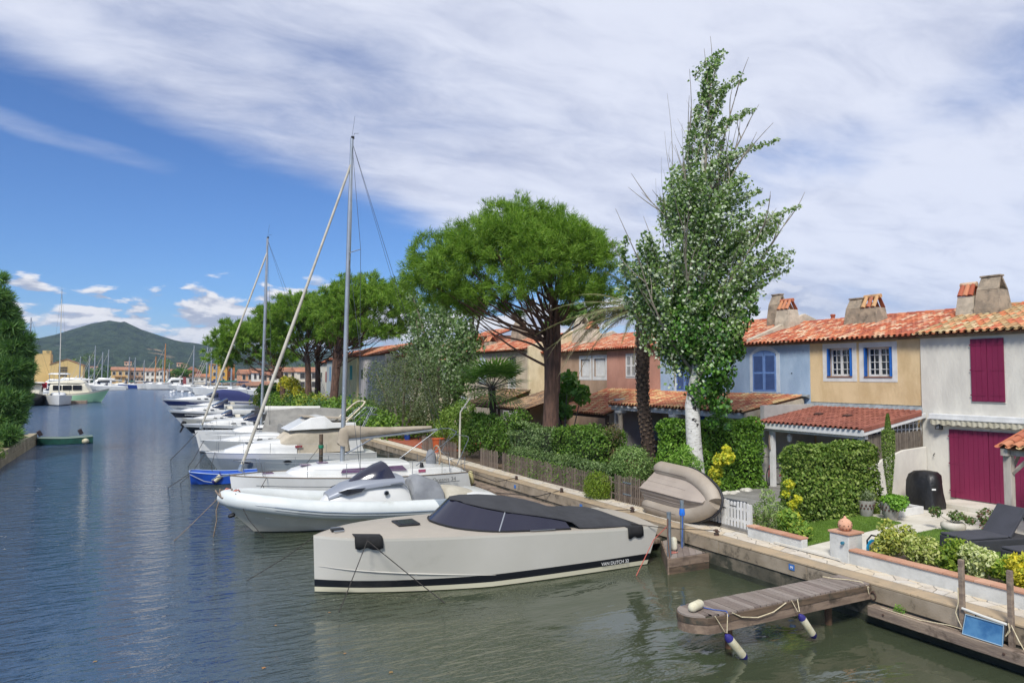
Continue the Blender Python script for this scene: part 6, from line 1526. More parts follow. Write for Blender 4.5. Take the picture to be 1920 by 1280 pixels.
# green skiff on the left
gs = thing('skiff', 'dark green skiff with tilted outboard moored off the left quay', 'dinghy', (-6.75, 62.0, 0), rz=R(6))
m_gs = mat('green_paint', '#26594c', .5, '#1d463c', 3)
hull(gs, 3.5, ([0, .15, .5, 1], [.42, .6, .72, .62]), ([0, .5, 1], [.52, .44, .5]), [(-.15, 0), (.02, 0), (.2, 0), (None, 0)], [m_gs], rake=.0, deckmat=mat('skiff_inside', '#6f8279', .8), camber=-.15, toe=mat('worn_rail', '#7f8f86', .7))
for (xx, r_) in ((.15, -30), (2.7, -25)):
    mb = MB(); mb.obox((xx, 0, .85), (.28, .24, .42), (0, R(r_), 0)); mb.build('outboard', mat('dark_maroon', '#2c2226', .5), gs, world=False, bevel=.04)
mb = MB(); mb.lathe([(.05, -.2), (.2, -.12), (.24, 0), (.2, .12), (.05, .2)], (3.0, -.85, .2), 12); mb.build('buoy', m_buoy, gs, world=False, smooth=60)
# ================================================================== VEGETATION
FW = Vector((math.sin(math.atan(691 / 1330)), math.cos(math.atan(691 / 1330)), 0)); RT = Vector((FW.y, -FW.x, 0))
def spot(px, py, x=None, y=None):
    """world point on the sight line of a photo pixel where it meets the plane X=x or Y=y (used to survey positions)"""
    a, b = (px - 960) / 1330, (640 - py) / 1330; p = math.atan(65 / 1330)
    d = FW * (math.cos(p) - b * math.sin(p)) + RT * a + Vector((0, 0, math.sin(p) + b * math.cos(p)))
    t = x / d.x if x is not None else y / d.y
    return Vector((0, 0, CAMH)) + d * t
def bark(name, c, c2, sx=1, bs=10, str_=.8):
    return mat(name, c, .95, c2, 2.5, str_, bs, stretch=(3, 3, .6), bump2=4)
m_pbark = bark('pine_bark', '#6d5244', '#4a382f'); m_gbark = bark('grey_bark', '#7b7264', '#5a5348')
def limb(mb, p0, p1, r0, r1, wob=.12, n=7, sag=0, rn=random):
    p0, p1 = Vector(p0), Vector(p1); L = (p1 - p0).length; pts = []; rs = []
    o1 = Vector([rn.uniform(-1, 1) for _ in range(3)]) * wob * L; 
    for k in range(n + 1):
        u = k / n; p = p0.lerp(p1, u) + o1 * math.sin(math.pi * u) + Vector((0, 0, sag * L * math.sin(math.pi * u)))
        pts.append(p); rs.append(r0 + (r1 - r0) * u)
    mb.tube(pts, rs, 7); return pts
def tufts(name, P, D, L, nb, w, m, parent):
    """needle tufts: nb thin blades fanning out from each point along D"""
    n = len(P); Pp = np.repeat(P, nb, 0); Dd = unit(np.repeat(D, nb, 0) + RNG.normal(size=(n * nb, 3)) * .5)
    ln = L * RNG.uniform(.7, 1.25, (n * nb, 1)); s = unit(np.cross(Dd, RNG.normal(size=(n * nb, 3)))) * w
    V = np.stack([Pp - s, Pp + s, Pp + Dd * ln + s * .25, Pp + Dd * ln - s * .25], 1).reshape(-1, 3)
    # one island per blade
    return npmesh(name, V, np.arange(4 * n * nb).reshape(-1, 4), m, parent)
m_needle = leafmat('pine_needles', ['#527228', '#698a30', '#80a03c', '#5c7e2c', '#98b048'], trans=.30, rough=.6, spec=.25)
def brushes(name, P, D, per, L, w, m, parent, rad):
    """needle heads: every shoot end carries a dense brush of needles pointing outwards"""
    D = unit(D + RNG.normal(size=D.shape) * .35); Pp = np.repeat(P, per, 0); Dp = np.repeat(D, per, 0)
    Pp = Pp + Dp * RNG.uniform(-.12, .20, (len(Pp), 1)) * (rad / .1) + RNG.normal(size=Pp.shape) * rad
    return tufts(name, Pp, Dp, L, 2, w, m, parent)
def umbrella_pine(label, base, fork, crown, R_, Hh, seed, ntuft=9000, nb=7, droop=None, tr=.36, L=.30, w=.012, second=True, group=None, sub=70):
    rn = random.Random(seed); base, fork, crown = Vector(base), Vector(fork), Vector(crown)
    t = thing('pine_tree', label, 'tree', tuple(base), group=group)
    mb = MB(); n = 10; pts = []; rs = []
    for k in range(n + 1):
        u = k / n; p = base.lerp(fork, u) + Vector((.12 * math.sin(u * 3), .1 * math.sin(u * 4 + 1), 0)); pts.append(p); rs.append(tr * (1.12 - .35 * u + (.25 * (1 - u) ** 6)))
    mb.tube(pts, rs, 12)
    blobs = []
    for k in range(sub):
        a = k * 2.39996; q = math.sqrt((k + .5) / sub); rr = q * R_ * rn.uniform(.88, 1.0)
        zz_ = Hh * math.sqrt(max(0, 1 - (q * .97) ** 2)) * rn.uniform(.78, 1.02) + rn.uniform(-.25, .15) * Hh * .35
        c = crown + Vector((math.cos(a) * rr, math.sin(a) * rr, zz_))
        if droop: c += Vector(droop) * q * max(0, (Vector((math.cos(a), math.sin(a), 0)).dot(Vector((droop[0], droop[1], 0)).normalized() if (droop[0] or droop[1]) else Vector((1, 0, 0)))))
        s = R_ * rn.uniform(.15, .23); blobs.append((c.x, c.y, c.z, s, s, s * .78))
    # lower inner skirt
    for k in range(sub // 3):
        a = rn.uniform(0, 6.28); rr = R_ * rn.uniform(.55, .93); c = crown + Vector((math.cos(a) * rr, math.sin(a) * rr, rn.uniform(-.12, .12) * Hh)); s = R_ * rn.uniform(.13, .2); blobs.append((c.x, c.y, c.z, s, s, s * .6))
    br = MB(); forks = [fork + Vector((0, 0, z)) for z in (-.9, -.3, .2, .6)]
    if second: 
        f2 = fork + Vector((.35, .1, 1.9)); mb.tube([fork, fork.lerp(f2, .5) + Vector((.08, 0, 0)), f2, crown + Vector((.2, 0, Hh * .6))], [tr * .7, tr * .5, tr * .36, tr * .12], 9); forks.append(f2)
        g = base.lerp(fork, .55); mb.tube([g, g + RT * .28 + Vector((0, 0, .5)), fork + RT * .40, fork + RT * .38 + Vector((0, 0, 1.6)), crown + RT * .9 + Vector((0, 0, Hh * .55))], [tr * .62, tr * .6, tr * .48, tr * .36, tr * .1], 9); forks.append(fork + RT * .38 + Vector((0, 0, 1.0)))
    for k, b in enumerate(blobs):
        if k % 3 == 0:
            st_ = rn.choice(forks); mid = st_.lerp(Vector(b[:3]), .5) - Vector((0, 0, .25 + .1 * R_ * rn.random()))
            limb(br, st_, mid, tr * .17, tr * .10, .09, 5, 0, rn); limb(br, mid, Vector(b[:3]) - Vector((0, 0, b[5] * .4)), tr * .10, tr * .035, .10, 5, 0, rn)
            for q in range(1): limb(br, mid, Vector(blobs[(k + 1 + q * 2) % len(blobs)][:3]) if (Vector(blobs[(k + 1 + q * 2) % len(blobs)][:3]) - mid).length < R_ * .7 else Vector(b[:3]) + Vector((rn.uniform(-.6, .6), rn.uniform(-.6, .6), -.2)), tr * .05, tr * .02, .1, 4, 0, rn)
    mb.build('trunk', m_pbark, t, smooth=60); br.build('branches', m_pbark, t, smooth=60)
    P, D = blobs_pts(blobs, ntuft, .14); D[:, 2] = D[:, 2] * .9 + .45; D = unit(D)
    keep = P[:, 2] > crown.z - Hh * .28 + 0 * P[:, 0]; P, D = P[keep], D[keep]
    brushes('crown', P[::9], D[::9], int(nb * 4.6), L, w, m_needle, t, .045 * R_ / 2.2)
    return t
umbrella_pine('large umbrella pine with forked reddish trunk and broad domed crown in the middle', (16, 27.2, .8), (15.95, 27.2, 6.3), (14.95, 27.8, 8.75), 4.2, 3.35, 3, ntuft=27000, nb=7, droop=(-1.0, .5, -.8), L=.20, w=.012, sub=84)
umbrella_pine('umbrella pine with a forked trunk behind the olive tree, nearest of the far pines', (15.5, 66, .8), (15.8, 66, 6.6), (18.3, 64.8, 9.3), 5.0, 4.5, 5, ntuft=11000, nb=6, L=.34, w=.026, tr=.40)
umbrella_pine('umbrella pine with one straight trunk, second of the far pines', (15.6, 77, .8), (15.4, 77, 7.2), (15.2, 77.2, 9.2), 5.0, 4.2, 8, ntuft=9000, nb=6, L=.38, w=.030, second=False)
umbrella_pine('lower umbrella pine leaning left over the water, farthest along the bank', (15.5, 91, .8), (15.0, 91, 5.6), (12.2, 94, 7.4), 5.2, 4.4, 9, ntuft=6000, nb=6, L=.5, w=.038, second=False)
umbrella_pine('wide umbrella pine filling the gap between the far pines', (18.0, 84, .8), (18.0, 84, 6.8), (18.6, 80, 9.2), 4.6, 4.0, 14, ntuft=4500, nb=6, L=.46, w=.034, second=False)
# ---- white poplar with ivy
m_pop = leafmat('poplar_leaf', ['#55703a', '#6a8648', '#809a58', '#9cae6c'], under='#bcc6ab', rough=.45, trans=.3)
m_ivy = leafmat('ivy_leaf', ['#2c4a1b', '#3c6424', '#4f7d2c', '#6a9636'], rough=.4, trans=.15, spec=.5)
def white_bark():
    m = bpy.data.materials.new('poplar_bark'); m.use_nodes = True; t = NT(m.node_tree); b = t.n['Principled BSDF']; b.inputs['Roughness'].default_value = .8
    g = t.n.new('ShaderNodeNewGeometry'); p = g.outputs['Position']
    f = t.sstep(t.noise(t.mapping(p, scale=(2.2, 2.2, 1.6)), 2.6, 4, .6, .5), .60, .64)
    f2 = t.sstep(t.noise(t.mapping(p, scale=(1, 1, 4)), 6, 4, .6), .45, .7)
    c = t.mix(f2, lin('#cfccc4'), lin('#a8a49a')); c = t.mix(f, c, lin('#2f2b28')); t.link(c, b.inputs['Base Color'])
    bn = t.n.new('ShaderNodeBump'); bn.inputs['Strength'].default_value = .6; bn.inputs['Distance'].default_value = .02; t.link(t.math('ADD', f, t.noise(p, 14, 4)), bn.inputs['Height']); t.link(bn.outputs[0], b.inputs['Normal'])
    return m
PX, PY = 16.4, 18.25; SC = 1330 / (PX * FW.x + PY * FW.y)
def pop(px, py, dd=0):
    o = Vector((PX, PY, 0)); lat = (px - 1303) / SC; return Vector((PX + RT.x * lat + FW.x * dd, PY + RT.y * lat + FW.y * dd, CAMH + (705 - py) / SC))
pt_ = thing('poplar_tree', 'tall white poplar with pale scarred trunk, ivy and wind-blown silvery crown', 'tree', (PX, PY, .85))
mb = MB(); pts = [pop(1306, 960), pop(1304, 900), pop(1298, 820), pop(1296, 760), pop(1306, 700), pop(1312, 640), pop(1318, 560), pop(1322, 470), pop(1325, 380), pop(1322, 300), pop(1335, 200), pop(1352, 100)]
pts[0].z = .7
mb.tube(pts, [.30, .27, .25, .24, .22, .19, .15, .12, .09, .06, .035, .012], 12); mb.build('trunk', white_bark(), pt_, smooth=60)
rn = random.Random(21); br = MB()
main = [((1300, 700), (1180, 470), -.8), ((1306, 690), (1235, 430), .9), ((1310, 660), (1400, 470), .3), ((1312, 640), (1440, 400), -.6), ((1316, 600), (1500, 385), .2), ((1318, 560), (1280, 300), -.3), ((1320, 520), (1370, 240), .5), ((1322, 450), (1300, 200), 0), ((1324, 400), (1400, 130), .1), ((1322, 430), (1390, 290), -.4), ((1325, 500), (1210, 350), .3), ((1324, 330), (1340, 110), 0), ((1324, 380), (1425, 200), .2), ((1312, 600), (1360, 380), 1.0), ((1310, 620), (1260, 420), -1.2)]
for a, b_, d in main:
    p0, p1 = pop(*a), pop(b_[0], b_[1], d * 1.6); pts = limb(br, p0, p1, .065, .006, .06, 8, -.06, rn)
    for q in range(5):
        s_ = pts[3 + q % 5]; e = s_ + (p1 - p0) * rn.uniform(.2, .38) + Vector((rn.uniform(-.5, .5), rn.uniform(-.5, .5), rn.uniform(0, .5))); limb(br, s_, e, .022, .006, .06, 4, 0, rn)
for k in range(46):
    x = rn.gauss(1320, 38); y = rn.uniform(250, 560); limb(br, pop(x, y + 60, rn.uniform(-.5, .5)), pop(x + rn.uniform(-14, 26), y - rn.uniform(30, 95), rn.uniform(-.6, .6)), .012, .004, .05, 4, 0, rn)
for (x, y) in ((1262, 260), (1250, 240), (1282, 235), (1275, 215), (1243, 290), (1232, 330), (1292, 180), (1360, 240), (1357, 270)):
    limb(br, pop(x + 14, y + 110), pop(x, y), .010, .003, .12, 8, 0, rn); limb(br, pop(x + 9, y + 60), pop(x + rn.uniform(-14, 14), y + 18), .007, .002, .12, 6, 0, rn)
br.build('branches', mat('poplar_branch', '#8f8878', .9, '#6d665a', 5), pt_, smooth=60)
bl = []
def pb_(px, py, r, dd=0, ry=None, rz_=None):
    c = pop(px, py, dd); q = r / SC; bl.append((c.x, c.y, c.z, q, q * 1.0, (rz_ or r) / SC))
YL = [80, 130, 180, 240, 300, 350, 400, 450, 500, 560, 620, 680]; XL = [1350, 1330, 1305, 1288, 1262, 1238, 1228, 1180, 1168, 1198, 1238, 1262]; XR = [1362, 1372, 1388, 1392, 1402, 1420, 1452, 1462, 1452, 1432, 1402, 1372]
LP, LD = [], []; tw = MB(); axis = lambda y: float(np.interp(y, [80, 300, 700], [1352, 1322, 1306]))
def spray(x1, y1, ln, r0, n, d1, lean=.45):
    """one leafy shoot sweeping up and to the right"""
    x0 = x1 + (axis(y1) - x1) * .35 - ln * lean; y0 = y1 + ln; d0 = d1 * .5
    pts = [pop(x0 + (x1 - x0) * u ** 1.35, y0 + (y1 - y0) * u, d0 + (d1 - d0) * u) for u in [k / 6 for k in range(7)]]
    tw.tube(pts, [.022, .019, .016, .013, .010, .007, .004], 4)
    u = RNG.random(n) ** .8; r = r0 / SC * (1.05 - .62 * u); ii = np.minimum((u * 6).astype(int), 5); fr_ = u * 6 - ii; A = np.array([list(p) for p in pts]); c = A[ii] * (1 - fr_[:, None]) + A[ii + 1] * fr_[:, None]
    LP.append(c + RNG.normal(size=(n, 3)) * r[:, None] * np.array([.6, .6, .5])); LD.append(np.tile([-.35, -.5, .55], (n, 1)))
for k in range(150):
    y1 = 300 + 330 * rn.random() ** .9; u = rn.random(); xl, xr = float(np.interp(y1, YL, XL)), float(np.interp(y1, YL, XR)); x1 = xl + 8 + (xr - xl - 16) * u
    spray(x1, y1, rn.uniform(55, 100), rn.uniform(13, 20), 190, (rn.uniform(-1.7, 1.5)) * (1 - abs(u - .5)), .12 + .5 * u)
for k in range(34):
    y1 = 95 + 225 * (k / 34) ** .9; u = rn.random(); xl, xr = float(np.interp(y1, YL, XL)), float(np.interp(y1, YL, XR)); x1 = xl + (xr - xl) * u
    spray(x1, y1, rn.uniform(45, 80), rn.uniform(8, 13), 95, rn.uniform(-.6, .6), .3)
for x1, y1, ln in ((1358, 86, 50), (1408, 130, 46), (1390, 138, 50), (1430, 188, 60), (1412, 196, 60), (1458, 262, 44), (1436, 262, 50), (1412, 270, 60), (1428, 352, 60), (1436, 350, 66), (1516, 378, 66), (1500, 384, 80), (1488, 390, 90), (1480, 404, 90), (1470, 420, 90), (1474, 486, 60), (1480, 492, 50), (1446, 372, 90), (1172, 446, 60), (1166, 470, 50)):
    spray(x1, y1, ln, 11, 120, rn.uniform(-.5, .5), .95)
for k in range(34):
    l_ = k % 2; y1 = rn.uniform(440, 590) if l_ else rn.uniform(395, 540); x1 = rn.uniform(1166, 1225) if l_ else rn.uniform(1415, 1482)
    spray(x1 + (max(0, y1 - 540) * .6 if l_ else -max(0, y1 - 500) * .8), y1, rn.uniform(60, 95), rn.uniform(13, 19), 190, rn.uniform(-.9, .9), .15 if l_ else .8)
tw.build('twigs', MATS['poplar_branch'], pt_, smooth=60)
P = np.vstack(LP); D = np.vstack(LD)
leaves('crown', P, D, .118, m_pop, pt_, aspect=.8, spread=.9, bend=(RT.x * .8, RT.y * .8, .1))
rn = random.Random(22)
bl = []
for args in [(1300, 640, 62), (1335, 690, 46), (1290, 620, 58), (1362, 630, 44), (1312, 735, 34), (1345, 760, 26), (1338, 790, 16), (1385, 600, 28), (1275, 660, 34), (1340, 640, 54), (1330, 560, 46), (1300, 570, 50), (1380, 660, 22), (1258, 600, 34), (1352, 720, 26), (1330, 480, 24), (1325, 420, 18), (1400, 560, 20), (1420, 580, 12), (1362, 800, 9)]:
    pb_(args[0], args[1], args[2] * .85, rn.uniform(-.3, .3))
P, D = blobs_pts(bl, 13000, .45); leaves('ivy', P, D * 1.0 + np.array([0, 0, -.1]), .125, m_ivy, pt_, aspect=.9, spread=.55, bend=(0, 0, -.8))
# ---- date palm
dp = thing('palm_tree', 'date palm with rough dark trunk and long drooping dry fronds', 'palm', (17.3, 22.0, .85))
DPX, DPY = 17.3, 22.0; SD = 1330 / (DPX * FW.x + DPY * FW.y)
def dpp(px, py, dd=0): 
    lat = (px - 1212) / SD; return Vector((DPX + RT.x * lat + FW.x * dd, DPY + RT.y * lat + FW.y * dd, CAMH + (705 - py) / SD))
mb = MB(); tk = [dpp(1216, 880), dpp(1213, 820), dpp(1205, 760), dpp(1204, 700), dpp(1206, 650), dpp(1208, 600), dpp(1209, 570)]; tk[0].z = .8
mb.tube(tk, [.27, .23, .22, .23, .25, .28, .2], 12); m_palm = bark('palm_bark', '#54453a', '#332922'); mb.build('trunk', m_palm, dp, smooth=60)
sb = MB(); rn = random.Random(4)
for k in range(330):
    u = k / 330; i = u * (len(tk) - 1); a0 = tk[int(i)]; a1 = tk[min(len(tk) - 1, int(i) + 1)]; c = a0.lerp(a1, i - int(i)); a = k * 2.4; r = .235 + .04 * max(0, (u - .6)) * 2
    d = Vector((math.cos(a), math.sin(a), 0)); p = c + d * r * .85; ln = .10 + .16 * max(0, u - .35) * rn.random() * 2; s = Vector((-math.sin(a), math.cos(a), 0)) * .06
    tip = p + d * (.05 + .05 * u) + Vector((0, 0, ln)); b0 = p + d * .07
    sb.add([p - s, p + s, tip + s * .4, tip - s * .4, b0 - s + Vector((0, 0, .02)), b0 + s + Vector((0, 0, .02))], [(0, 1, 5, 4), (4, 5, 2, 3), (0, 4, 3), (1, 2, 5)])
o = sb.build('leaf_bases', mat('palm_scales', '#6b5a4a', .95, '#3c3129', 6, isl=['#5f4e40', '#75634f', '#463a30', '#554638']), dp, kind='stuff', fix=False)
def frond(root, mb, wire, c, dirv, L, sag, n=34, lf=.34, w=.018, dead=False, rn=rn):
    dirv = Vector(dirv).normalized(); side = dirv.cross(Vector((0, 0, 1))).normalized(); pts = []
    for k in range(13):
        u = k / 12; pts.append(Vector(c) + dirv * L * u * (1 - .12 * u * sag) + Vector((0, 0, -sag * L * .42 * u ** 2.0)))
    wire.tube(pts, [.028 * (1 - k / 14) for k in range(13)], 4)
    for k in range(n):
        u = .16 + .82 * k / n; i = u * 12; p = pts[int(i)].lerp(pts[min(12, int(i) + 1)], i - int(i)); t = (pts[min(12, int(i) + 1)] - pts[int(i)]).normalized()
        for s in (-1, 1):
            l = lf * math.sin(math.pi * (u * .85 + .12)) * rn.uniform(.8, 1.15); e = (side * s * (.55 if not dead else .22) + t * .75 + Vector((0, 0, -.25 if not dead else -.75)) + Vector((rn.uniform(-.15, .15), rn.uniform(-.15, .15), rn.uniform(-.15, .15)))).normalized() * l
            q = t.cross(e).normalized().cross(e).normalized() * w
            mb.add([p - t * w, p + t * w, p + e * .6 + t * w * .8, p + e, p + e * .6 - t * w * .8], [(0, 1, 2, 3, 4)])
topc = dpp(1209, 585); wire = MB(); fm = MB(); dm = MB()
for k in range(30):
    a = k * 2.4; el_ = rn.uniform(-.1, 1.0); frond(dp, fm, wire, topc, (math.cos(a), math.sin(a), el_), rn.uniform(2.6, 3.7), rn.uniform(.9, 1.5))
for (px, py, dd) in ((1020, 560, .0), (1000, 600, .4), (1110, 480, -.3), (1030, 640, .2), (1085, 600, -.4), (1060, 530, .3)):
    e = dpp(px, py, dd * 3) - topc; frond(dp, fm, wire, topc, (e.x, e.y, e.z + 1.0), e.length * 1.1, .75, n=46)
for (px, py, dd) in ((1050, 730, .2), (1080, 720, -.5), (1120, 735, .3), (1135, 760, -.2), (1165, 770, .5), (1100, 700, .8), (1190, 740, -.6)):
    e = dpp(px, py, dd * 2) - topc; frond(dp, dm, wire, topc, (e.x, e.y, e.z + e.length * .95), e.length * 1.12, 1.55, n=40, dead=True, lf=.30)
wire.build('frond_stalks', mat('frond_stalk', '#7e7a55', .7, '#6b5f42', 5), dp, fix=False); fm.build('fronds', leafmat('palm_leaf', ['#55683c', '#6d7d4c', '#7d8a5c', '#8a8b62'], trans=.2), dp, fix=False)
dm.build('dead_fronds', leafmat('dry_palm_leaf', ['#77705a', '#8a8168', '#665e4c'], trans=.1), dp, fix=False)
# ---- fan palm
def fan_palm(label, c, zc, r, seed, n=30):
    rn = random.Random(seed); t = thing('fan_palm', label, 'palm', c); c = Vector(c); top = Vector((c.x, c.y, zc))
    mb = MB(); mb.tube([c, c.lerp(top, .5) + Vector((.1, 0, 0)), top], [.22, .17, .2], 9); mb.build('trunk', m_palm, t, smooth=60)
    f = MB(); st = MB()
    for k in range(n):
        a = k * 2.4; e = rn.uniform(-.5, 1.3); d = Vector((math.cos(a), math.sin(a), e)).normalized(); ct = top + d * r * rn.uniform(.45, .62); st.tube([top, ct], .018, 4)
        u = d.cross(Vector((0, 0, 1)))
        if u.length < .1: u = Vector((1, 0, 0))
        u.normalize(); v = d; nseg = 16
        for j in range(nseg):
            an = -1.9 + 3.8 * j / (nseg - 1); dd = (v * math.cos(an) + u * math.sin(an)).normalized(); ln = r * .62 * (1 - .18 * abs(an) / 1.9) * rn.uniform(.9, 1.1); pr_ = (v * -math.sin(an) + u * math.cos(an)) * .045
            tip = ct + dd * ln + Vector((0, 0, -.12 * ln)); m_ = ct + dd * ln * .55; f.add([ct, m_ - pr_, tip, m_ + pr_], [(0, 1, 2, 3)])
    st.build('leaf_stalks', m_gbark, t); f.build('fronds', leafmat('fan_leaf_' + str(seed), ['#5c7c38', '#7a9c50', '#94b060', '#587440'], trans=.4, rough=.4), t, fix=False); return t
pp = spot(922, 760, x=16.2); fan_palm('fan palm with stiff green fans in front of the beige house', (pp.x, pp.y, .8), 4.4, 2.15, 3, 46)
pp = spot(905, 805, x=15.6); fan_palm('low pale green fan palm below the larger fan palm', (pp.x, pp.y, .8), 2.5, .9, 5, 18)
# ---- generic leafy tree/shrub
def shrub(name, label, blobs, n, size, cols, cat='shrub', stem=None, aspect=.6, spread=.8, shell=.45, under=None, base=None, mk=None, stem_r=.05, core=True):
    b0 = blobs[0]; base = base or (b0[0], b0[1], .85); t = thing(name, label, cat, base)
    P, D = blobs_pts(blobs, n, shell); P = P + RNG.normal(size=P.shape) * np.mean([b[3] for b in blobs]) * .10; ok = P[:, 2] > base[2] + .01; P, D = P[ok], D[ok]
    leaves('foliage', P, D, size, leafmat(mk or ('leaf_' + cols[0][1:] + cols[-1][1:]), cols, under=under), t, aspect=aspect, spread=spread)
    if stem is not None:
        mb = MB(); rn = random.Random(len(label))
        for b in blobs[:stem]: limb(mb, base, b[:3], stem_r, stem_r * .3, .08, 5, 0, rn)
        mb.build('stems', m_gbark, t, smooth=60)
    return t
def at(px, py, r, x, ry=None, rz_=None):
    p = spot(px, py, x=x); d = p.x * FW.x + p.y * FW.y; q = r / 1330 * d; return (p.x, p.y, p.z, q, (ry or r) / 1330 * d, (rz_ or r) / 1330 * d)
# silver poplar and olive behind the tall mast
rn = random.Random(31)
blb = [at(x, y, r, 17.0, r, r * 1.15) for x, y, r in [(835, 600, 34), (800, 640, 40), (850, 660, 46), (815, 700, 44), (870, 620, 28), (780, 590, 22), (775, 560, 14), (890, 580, 22), (905, 565, 12), (830, 560, 20), (860, 700, 36), (790, 670, 36), (850, 735, 26), (765, 540, 9), (880, 650, 30), (812, 585, 26)]]
b0 = spot(822, 800, x=17.0)
shrub('poplar_tree', 'smaller silvery poplar with thin upright shoots left of the umbrella pine', blb, 10500, .20, ['#46602f', '#5b7740', '#748c5a', '#8a9c74'], 'tree', stem=9, aspect=.8, base=(b0.x, b0.y, .85), stem_r=.16, shell=.8, under='#8d9a78', spread=1)
blb = [at(x, y, r, 15.5, r, r) for x, y, r in [(745, 720, 44), (790, 700, 40), (720, 740, 34), (770, 750, 42), (705, 700, 24), (760, 680, 36), (815, 745, 34), (735, 770, 28), (790, 770, 28)]]
b0 = spot(757, 822, x=15.5)
shrub('olive_tree', 'broad grey-green olive tree by the quay behind the boom', blb, 12000, .17, ['#4d5a38', '#626e4a', '#76805c', '#566340'], 'tree', stem=6, aspect=.32, base=(b0.x, b0.y, .85), stem_r=.14, spread=1)
# left bank conifer
lt = thing('cypress_tree', 'bushy blue-green conifer leaning over the left quay', 'tree', (-9.5, 52, .75))
rn = random.Random(12)
def lp(px, py, dd=0): return spot(px, py, y=52 + dd)
bl = []
for (px, py, r, d) in [(2, 522, 8, 0), (-10, 560, 26, 0), (12, 585, 16, 0), (20, 615, 18, 0), (2, 600, 26, 1), (28, 650, 18, 0), (10, 650, 28, 1), (48, 635, 9, 0), (42, 665, 15, 1), (22, 690, 28, 0), (50, 690, 11, 0), (30, 720, 22, 1), (2, 700, 34, 2), (38, 745, 14, 0), (12, 750, 32, 0), (30, 775, 18, 0), (5, 790, 28, 0), (-18, 650, 40, 2), (-20, 760, 44, 1), (15, 815, 18, -1), (-14, 820, 26, 0), (40, 700, 14, 2), (52, 650, 8, 1), (-30, 700, 46, 2)]:
    c = lp(px, py, d); q = r / 1330 * (c.x * FW.x + c.y * FW.y); bl.append((c.x, c.y, c.z, q, q * 1.2, q * .75))
P, D = blobs_pts(bl, 15000, .6); D[:, 2] += .35; tufts('crown', P, unit(D), .42, 5, .030, leafmat('conifer_spray', ['#486b40', '#5c8248', '#7a9c50', '#54764e'], trans=.2), lt)
mb = MB(); limb(mb, (-9.5, 52, .7), lp(-10, 560), .3, .08, .05)
for b in bl[::2]: limb(mb, (-9.4, 52, 2.5), b[:3], .08, .02, .1)
mb.build('trunk', m_gbark, lt, smooth=60)
shrub('bush', 'low scrub growing over the edge of the left quay', [(-7.6, 49, 1.0, .6, 1.6, .45), (-7.3, 53, .9, .45, 1.4, .35), (-7.5, 58, 1.0, .4, 1.2, .4), (-7.0, 47, .8, .5, .8, .4)], 2600, .14, ['#4b6a2f', '#6f8a42', '#8f8a5a'], 'bush', base=(-7.5, 50, .5))
# ---- hedges (clipped): one thing each
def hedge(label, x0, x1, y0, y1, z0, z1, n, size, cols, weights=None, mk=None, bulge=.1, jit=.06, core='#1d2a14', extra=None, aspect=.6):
    h = thing('hedge', label, 'hedge', ((x0 + x1) / 2, (y0 + y1) / 2, z0))
    P, D = box_pts(x0, x1, y0, y1, z0, z1, n, jit, bulge); leaves('foliage', P, D, size, leafmat(mk or ('hedge_' + cols[0][1:]), cols), h, aspect=aspect, spread=.7)
    mb = MB(); i = .2; mb.box(x0 + i, x1 - i, y0 + i, y1 - i, z0, z1 - i - .05); mb.build('inner_core', mat('hedge_core', core, 1, '#2b331d', 5), h); return h  # solid dark green box fills the hedge behind its leaves
GR = ['#4a6a24', '#5d8030', '#6f9238', '#3f5c1f', '#86a046']; GV = ['#55703a', '#6d8650', '#869a66', '#4a6431', '#98a878']
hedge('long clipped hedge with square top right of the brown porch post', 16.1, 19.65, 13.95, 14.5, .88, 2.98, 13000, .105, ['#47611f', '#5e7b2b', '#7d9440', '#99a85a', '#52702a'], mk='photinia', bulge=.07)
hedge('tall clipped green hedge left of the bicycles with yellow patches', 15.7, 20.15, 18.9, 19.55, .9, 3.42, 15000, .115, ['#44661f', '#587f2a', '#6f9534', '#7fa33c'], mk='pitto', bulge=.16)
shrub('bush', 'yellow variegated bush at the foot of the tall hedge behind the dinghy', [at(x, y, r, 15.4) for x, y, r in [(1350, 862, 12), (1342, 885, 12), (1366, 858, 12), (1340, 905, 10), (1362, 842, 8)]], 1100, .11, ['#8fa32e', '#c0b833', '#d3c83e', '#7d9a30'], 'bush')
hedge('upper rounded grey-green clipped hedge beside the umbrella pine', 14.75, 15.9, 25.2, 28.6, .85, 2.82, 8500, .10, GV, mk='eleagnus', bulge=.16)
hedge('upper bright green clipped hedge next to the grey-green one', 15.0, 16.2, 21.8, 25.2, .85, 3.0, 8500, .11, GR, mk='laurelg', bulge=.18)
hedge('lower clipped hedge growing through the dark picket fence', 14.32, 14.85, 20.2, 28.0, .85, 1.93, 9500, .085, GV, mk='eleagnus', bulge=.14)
P, D = box_pts(14.18, 14.30, 20.6, 27.6, .9, 1.75, 1700, .03, .05)
vv = thing('creeper', 'green creeper leaves poking through the dark pickets', 'plant', (14.2, 24, .85)); leaves('foliage', P, D, .08, leafmat('laurelg', GR), vv)
shrub('bush', 'round clipped ball bush behind the dark picket fence', [(15.15, 20.15, 1.86, .70, .70, .66)], 5200, .075, ['#5c7a3c', '#76924e', '#8ea566', '#4c6a30'], 'bush', base=(15.15, 20.15, .85), stem=1, shell=.12)
shrub('bush', 'small dense yellow-green rosemary bush standing on the walkway by the fence', [(13.98, 20.45, 1.28, .42, .50, .42), (13.98, 20.5, 1.05, .44, .52, .35)], 5200, .09, ['#66822a', '#82992f', '#98a83c', '#4e6b22'], 'bush', base=(13.98, 20.45, .82), aspect=.2, shell=.2)
